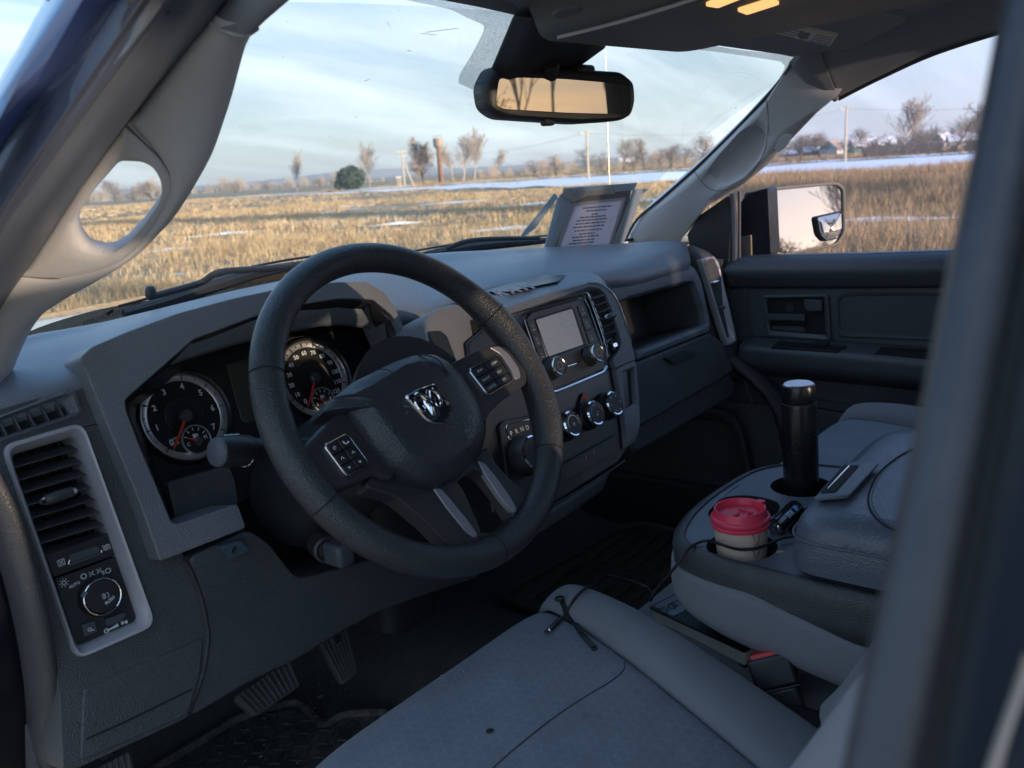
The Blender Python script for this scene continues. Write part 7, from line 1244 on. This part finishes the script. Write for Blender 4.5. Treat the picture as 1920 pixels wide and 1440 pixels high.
# floor mats
m_mat = bpy.data.materials.new('rubber_mat'); m_mat.use_nodes = True; t = m_mat.node_tree; p = t.nodes['Principled BSDF']; p.inputs['Roughness'].default_value = .65; co = N(t, 'ShaderNodeTexCoord')
a = N(t, 'ShaderNodeTexNoise', i_Scale=26.0, i_Detail=10.0, i_Roughness=.8); L(t, co.outputs['Object'], a.inputs['Vector']); r = N(t, 'ShaderNodeValToRGB'); L(t, a.outputs[0], r.inputs[0]); r.color_ramp.elements[0].position = .45; r.color_ramp.elements[0].color = (.055, .054, .054, 1); r.color_ramp.elements[1].position = .78; r.color_ramp.elements[1].color = (.30, .26, .215, 1); L(t, r.outputs[0], p.inputs['Base Color'])
MT = carroot('driver_floor_mat', 'muddy black rubber mat with raised lozenges under the pedals', 'floor mat', (-.45, .2, -.69))
mb = MB(); P_ = fillet([(-.72, -.25), (-.22, -.25), (-.20, .44), (-.254, .513), (-.297, .511), (-.268, .62), (-.36, .675), (-.72, .675)], .03, 6); ZF = Plane((0, 0, -.683), (0, 0, 1)); prism(mb, ZF, P_, .0, .008); mb.build('mat_sheet', m_mat, MT, .003)
mb = MB(); tube(mb, [ZF.to3(*p_, -.004) for p_ in P_+[P_[0]]], .008, 8, cap=False); mb.build('mat_lip', m_mat, MT)
lo_ = None
for i in range(17):
    for j in range(17):
        x, y = -.69+.026*i, .22+.026*j
        if x > -.30 and y > .47: continue
        if lo_ is None:
            mb = MB(); M_ = lambda p_: p_; tube(mb, [V(-.009, -.006, 0), V(0, 0, .0015), V(.009, .006, 0)], [.0012, .0028, .0012], 6); lo_ = mb.build('lozenge', m_mat, None); lo_.parent = MT; base_me = lo_.data; o_ = lo_
        else: o_ = lo_.copy(); COL.objects.link(o_); o_.parent = MT
        p0 = V(x, y, -.6815)-ROOT_AT[MT.name]; o_.location = tuple(p0); o_.rotation_euler = (0, 0, 0 if (i+j) % 2 else 1.57)
PM = carroot('passenger_floor_mat', 'muddy dark rubber mat with long oval ribs in the passenger footwell', 'floor mat', (.45, .25, -.69))
m_mat2 = mat('muddy_rubber', (0.07, 0.055, 0.047), .6, tint=.35, tscale=20, dirt=.18)
mb = MB(); P_ = fillet([(.20, -.15), (.70, -.15), (.72, .50), (.22, .55)], .05, 6); prism(mb, ZF, P_, .0, .008); mb.build('mat_sheet', m_mat2, PM, .003)
mb = MB(); tube(mb, [ZF.to3(*p_, -.004) for p_ in P_+[P_[0]]], .008, 8, cap=False); mb.build('mat_lip', m_mat2, PM)
for i in range(13):
    y = .0+.04*i
    for (x0_, x1_) in ((.25, .45), (.48, .68)): mb = MB(); tube(mb, [V(x0_, y, -.682), V(x0_+.01, y, -.680), V(x1_-.01, y, -.680), V(x1_, y, -.682)], [.004, .008, .008, .004], 8); mb.build('mat_rib', m_mat2, PM)
# litter on the floor
mb = MB()
for k in range(220):
    x, y = -.62+.42*RNG.random(), .05+.55*RNG.random(); z = -.6805 if y < .5 else -.655; q = V(x, y, z); d = V(RNG.normal(), RNG.normal(), .1)*.004*RNG.random(); tube(mb, [q, q+d+V(.001, 0, 0)], .0006+.0008*RNG.random(), 4)
o = mk('floor_crumbs', [CAR @ Vector(v) for v in mb.v], mb.f, mat('crumbs', (.30, .26, .21), .9, tint=.4, tscale=300)); props(o, kind='stuff')
# taped notice leaning on the glass
TN = P3(HY(1030, 474, .44), HY(1172, 462, .43), HY(1120, 352, .375)); TN_lbl = carroot('taped_notice', 'printed sheet edged with silver tape leaning on the glass by the passenger pillar', 'notice', tuple(TN.hit(1100, 470)))
m_card = mat('grey_card', (.22, .21, .21), .7, tint=.05); m_paper = mat('notice_paper', (.80, .75, .78), .75, tint=.03, tscale=30); m_tape = mat('silver_tape', (.66, .72, .76), .42, metal=.1, grain=.5, gscale=420, tint=.08, tscale=40)
def see_light(name, c, thru):
    m = mat(name, c, .7, tint=.04, tscale=40); t = m.node_tree; tr = N(t, 'ShaderNodeBsdfTranslucent'); tr.inputs[0].default_value = (*c, 1); mi = N(t, 'ShaderNodeMixShader'); mi.inputs[0].default_value = thru
    p = t.nodes['Principled BSDF']; o = next(n for n in t.nodes if n.type == 'OUTPUT_MATERIAL'); L(t, p.outputs[0], mi.inputs[1]); L(t, tr.outputs[0], mi.inputs[2]); L(t, mi.outputs[0], o.inputs[0]); return m
m_paper = see_light('notice_paper_thin', (.82, .74, .77), .5); m_tape = see_light('silver_tape_thin', (.55, .61, .65), .3)
mb = MB(); ringnet(mb, TN, TN.pts([(1058, 352), (1186, 344), (1160, 480), (1020, 486)]), TN.pts([(1078, 386), (1166, 375), (1136, 474), (1044, 478)]), [(0, .002), (0, .0), (1, .0), (1, .002)], 40); mb.build('card_backing', m_card, TN_lbl)
sl('notice_sheet', TN, [(1070, 381), (1173, 370), (1140, 478), (1036, 482)], -.0012, -.0006, m_paper, TN_lbl, 0, 0)
for q in ([(1043, 372), (1058, 358), (1068, 372), (1070, 384), (1030, 482), (1014, 486)], [(1054, 352), (1194, 342), (1186, 356), (1060, 366)], [(1186, 354), (1212, 354), (1197, 368), (1190, 400), (1166, 458), (1145, 462), (1176, 385)]):
    sl('tape_strip', TN, q, -.0030, -.0012, m_tape, TN_lbl, .001, 0)
sl('wrinkled_tape', TN, [(1046, 366), (1062, 352), (1100, 356), (1150, 352), (1150, 362), (1098, 366), (1072, 378), (1062, 372)], -.0042, -.0030, mat('worn_tape', (.42, .38, .35), .5, grain=1.0, gscale=160, tint=.1, tscale=60), TN_lbl, .001, 0)
sl('loose_tape_end', TN.off(-.004), [(1040, 362), (1046, 370), (1004, 428), (985, 442), (976, 444), (984, 432)], .0, .0012, m_tape, TN_lbl, .001, 0)
mb = MB(); rg = random.Random(4)
for i, (y, x0_, x1_, ind) in enumerate([(390, 1092, 1145, 0), (395.5, 1098, 1136, 0), (401.5, 1108, 1120, 0), (408, 1086, 1136, 1), (414, 1080, 1137, 0), (420, 1078, 1134, 0), (426.5, 1074, 1132, 0), (433, 1076, 1127, 1), (438.5, 1085, 1113, 0), (445, 1072, 1121, 1), (451, 1073, 1113, 0), (457, 1066, 1116, 1), (462.5, 1069, 1107, 0)]):
    x = x0_; sl_ = -.085
    while x < x1_-2:
        w = rg.uniform(3.0, 9.5); w = min(w, x1_-x); q = [(x, y+sl_*(x-x0_)-1.05), (x+w, y+sl_*(x+w-x0_)-1.05), (x+w, y+sl_*(x+w-x0_)+1.05), (x, y+sl_*(x-x0_)+1.05)]; prism(mb, TN, TN.pts(q), -.0016, -.0013); x += w+1.5
pt = mb.build('notice_print', mat('faded_ink', (.06, .06, .075), .8), TN_lbl); pt['kind'] = 'stuff'
# wipers outside the glass
WG = 'windscreen wipers'
def goff(x, y, d):
    tx, ty = x, y
    for _ in range(5):
        X_, s_ = ghit(tx, ty); p_ = G(X_, s_)+gnorm(X_, s_)*d; e = p_-CPOS; tx += x-(960+PX*(e@CR)/(e@CF)); ty += y-(720-PX*(e@CU)/(e@CF))
    return p_
def wiper(label, blade, arm, knob=None):
    Q = [goff(*p_, .018) for p_ in blade]; o = carroot('windscreen_wiper', label, 'wiper', tuple(Q[0]), WG)
    q = crom(Q, 5); mb = MB(); k = len(q); n0 = gnorm(*ghit(*blade[0]))
    tube(mb, [p_ for p_ in q], [.0035+.0075*math.sin(math.pi*min(1, .08+.92*i/(k-1))) for i in range(k)], 8); mb.build('wiper_blade', m_black, o)
    mb = MB(); tube(mb, [p_-n0*.013 for p_ in q], .0022, 6); mb.build('rubber_edge', m_seal, o)
    A = [goff(*p_, .034) for p_ in arm]; mb = MB(); tube(mb, crom(A, 5), .0048, 8); mb.build('wiper_arm', m_black, o)
    if knob: c = goff(*knob, .03); mb = MB(); lathe(mb, c-V(0, 0, .010), (0, -.2, 1), [(.006, 0), (.0075, .005), (.007, .014), (.004, .018)], 14); mb.build('pivot_cap', m_black, o)
    return o
wiper('black windscreen wiper lying low at the near side, left of the wheel rim', [(232, 588), (293, 571), (350, 553), (403, 535), (470, 515), (547, 499), (620, 488)], [(285, 556), (330, 544), (377, 530), (400, 515), (427, 508), (500, 503), (545, 499)], (281, 547))
wiper('black windscreen wiper at the middle of the glass, right of the wheel rim', [(780, 481), (830, 472), (890, 462), (950, 456), (1010, 452), (1060, 448)], [(838, 466), (868, 454), (900, 449), (950, 447), (1010, 446)])
# passenger sun visor with its warning label; map lamps on the overhead console
vis = [HZ(1262, 72, .405), HZ(1476, 104, .392)]
SV2 = carroot('sun_visor', 'grey passenger sun visor folded up with a pale warning label', 'sun visor', tuple(vis[0]))
vp_ = P3(HZ(1262, 74, .404), HZ(1490, 104, .392), HZ(1640, 60, .396)); vp_ = vp_.off(-.004)
sl('visor_panel', vp_, [(1255, 74), (1484, 106), (1590, 100), (1700, 40), (1520, -20), (1400, 20)], .0, .016, m_head, SV2, .012, .005, 3)
sl('warning_label', vp_, [(1433, 58), (1478, 41), (1572, 62), (1556, 86)], -.0008, -.0001, mat('visor_label', (.62, .62, .64), .5), SV2, .001, 0)
sl('label_band', vp_, [(1470, 46), (1478, 42), (1572, 63), (1568, 69)], -.0013, -.0009, mat('label_yellow', (.62, .54, .36), .5), SV2, 0, 0)
mb = MB()
for r_ in range(4):
    for (s0, s1) in ((.06, .40), (.64, .94)): a, b = lerp(lerp((1437, 60), (1562, 84), s0), lerp((1470, 47), (1570, 68), s0), r_/4+.05), lerp(lerp((1437, 60), (1562, 84), s1), lerp((1470, 47), (1570, 68), s1), r_/4+.05); prism(mb, vp_, vp_.pts([a, b, (b[0], b[1]+1.2), (a[0], a[1]+1.2)]), -.0012, -.0009)
q = [lerp(a, b, .5) for a, b in (((1490, 55), (1500, 66)), ((1510, 58), (1516, 72)))]; prism(mb, vp_, vp_.pts([(1494, 64), (1504, 55), (1508, 60), (1520, 60), (1514, 72), (1500, 72)]), -.0013, -.0009); mb.build('label_print', m_gloss, SV2)
OCP = Plane((0, 0, .3918), (0, 0, -1), (1, 0, 0)) if False else None
m_lens = mat('map_lamp_lens', (.62, .50, .36), .35, tint=.05, tscale=200, grain=1.0, gscale=500); pl_ = m_lens.node_tree.nodes['Principled BSDF']; pl_.inputs['Emission Color'].default_value = (1.0, .50, .17, 1); pl_.inputs['Emission Strength'].default_value = .45   # courtesy lamps, on while the door is open
for q in ([(1322, 8), (1346, 12), (1392, -6), (1372, -14)], [(1382, 18), (1400, 25), (1462, 5), (1444, -2)]):
    v = [HZ(x, y, .3795) for x, y in q]; pl = P3(v[0], v[1], v[2]); P_ = fillet(pl.pts(q), .004, 3); mb = MB(); prism(mb, pl, P_, -.002, .004); mb.build('map_lamp', m_lens, TRUCK, .001)
v = P3(HZ(1040, 28, .380), HZ(1100, 40, .380), HZ(1090, 12, .380)); mb = MB(); P_ = fillet(v.pts([(1034, 26), (1052, 16), (1090, 12), (1096, 18), (1070, 30), (1046, 34)]), .01, 4); prism(mb, v, P_, -.0012, .002); mb.build('console_catch', m_cons, TRUCK, .001)
loop_ = [HZ(x, y, .3795) for x, y in ((1046, 70), (1120, 52), (1200, 30), (1290, 2), (1330, -12))]; mb = MB(); tube(mb, crom(loop_, 4), .0022, 6); mb.build('console_ridge', m_trim, TRUCK)
# ------------------------------------------------------------------ winter haze over the field
m_air = bpy.data.materials.new('winter_haze'); m_air.use_nodes = True; t = m_air.node_tree; t.nodes.clear(); vo = N(t, 'ShaderNodeVolumePrincipled'); vo.inputs['Color'].default_value = (.86, .90, .95, 1); vo.inputs['Density'].default_value = 0.00035; vo.inputs['Anisotropy'].default_value = 0.3; o_ = N(t, 'ShaderNodeOutputMaterial'); L(t, vo.outputs[0], o_.inputs['Volume'])
hb_ = MB(); box(hb_, (-6100, -6100, -2), (6100, 6100, 24)); hz_o = mk('haze', hb_.v, hb_.f, m_air, smooth=False); props(hz_o, kind='stuff')
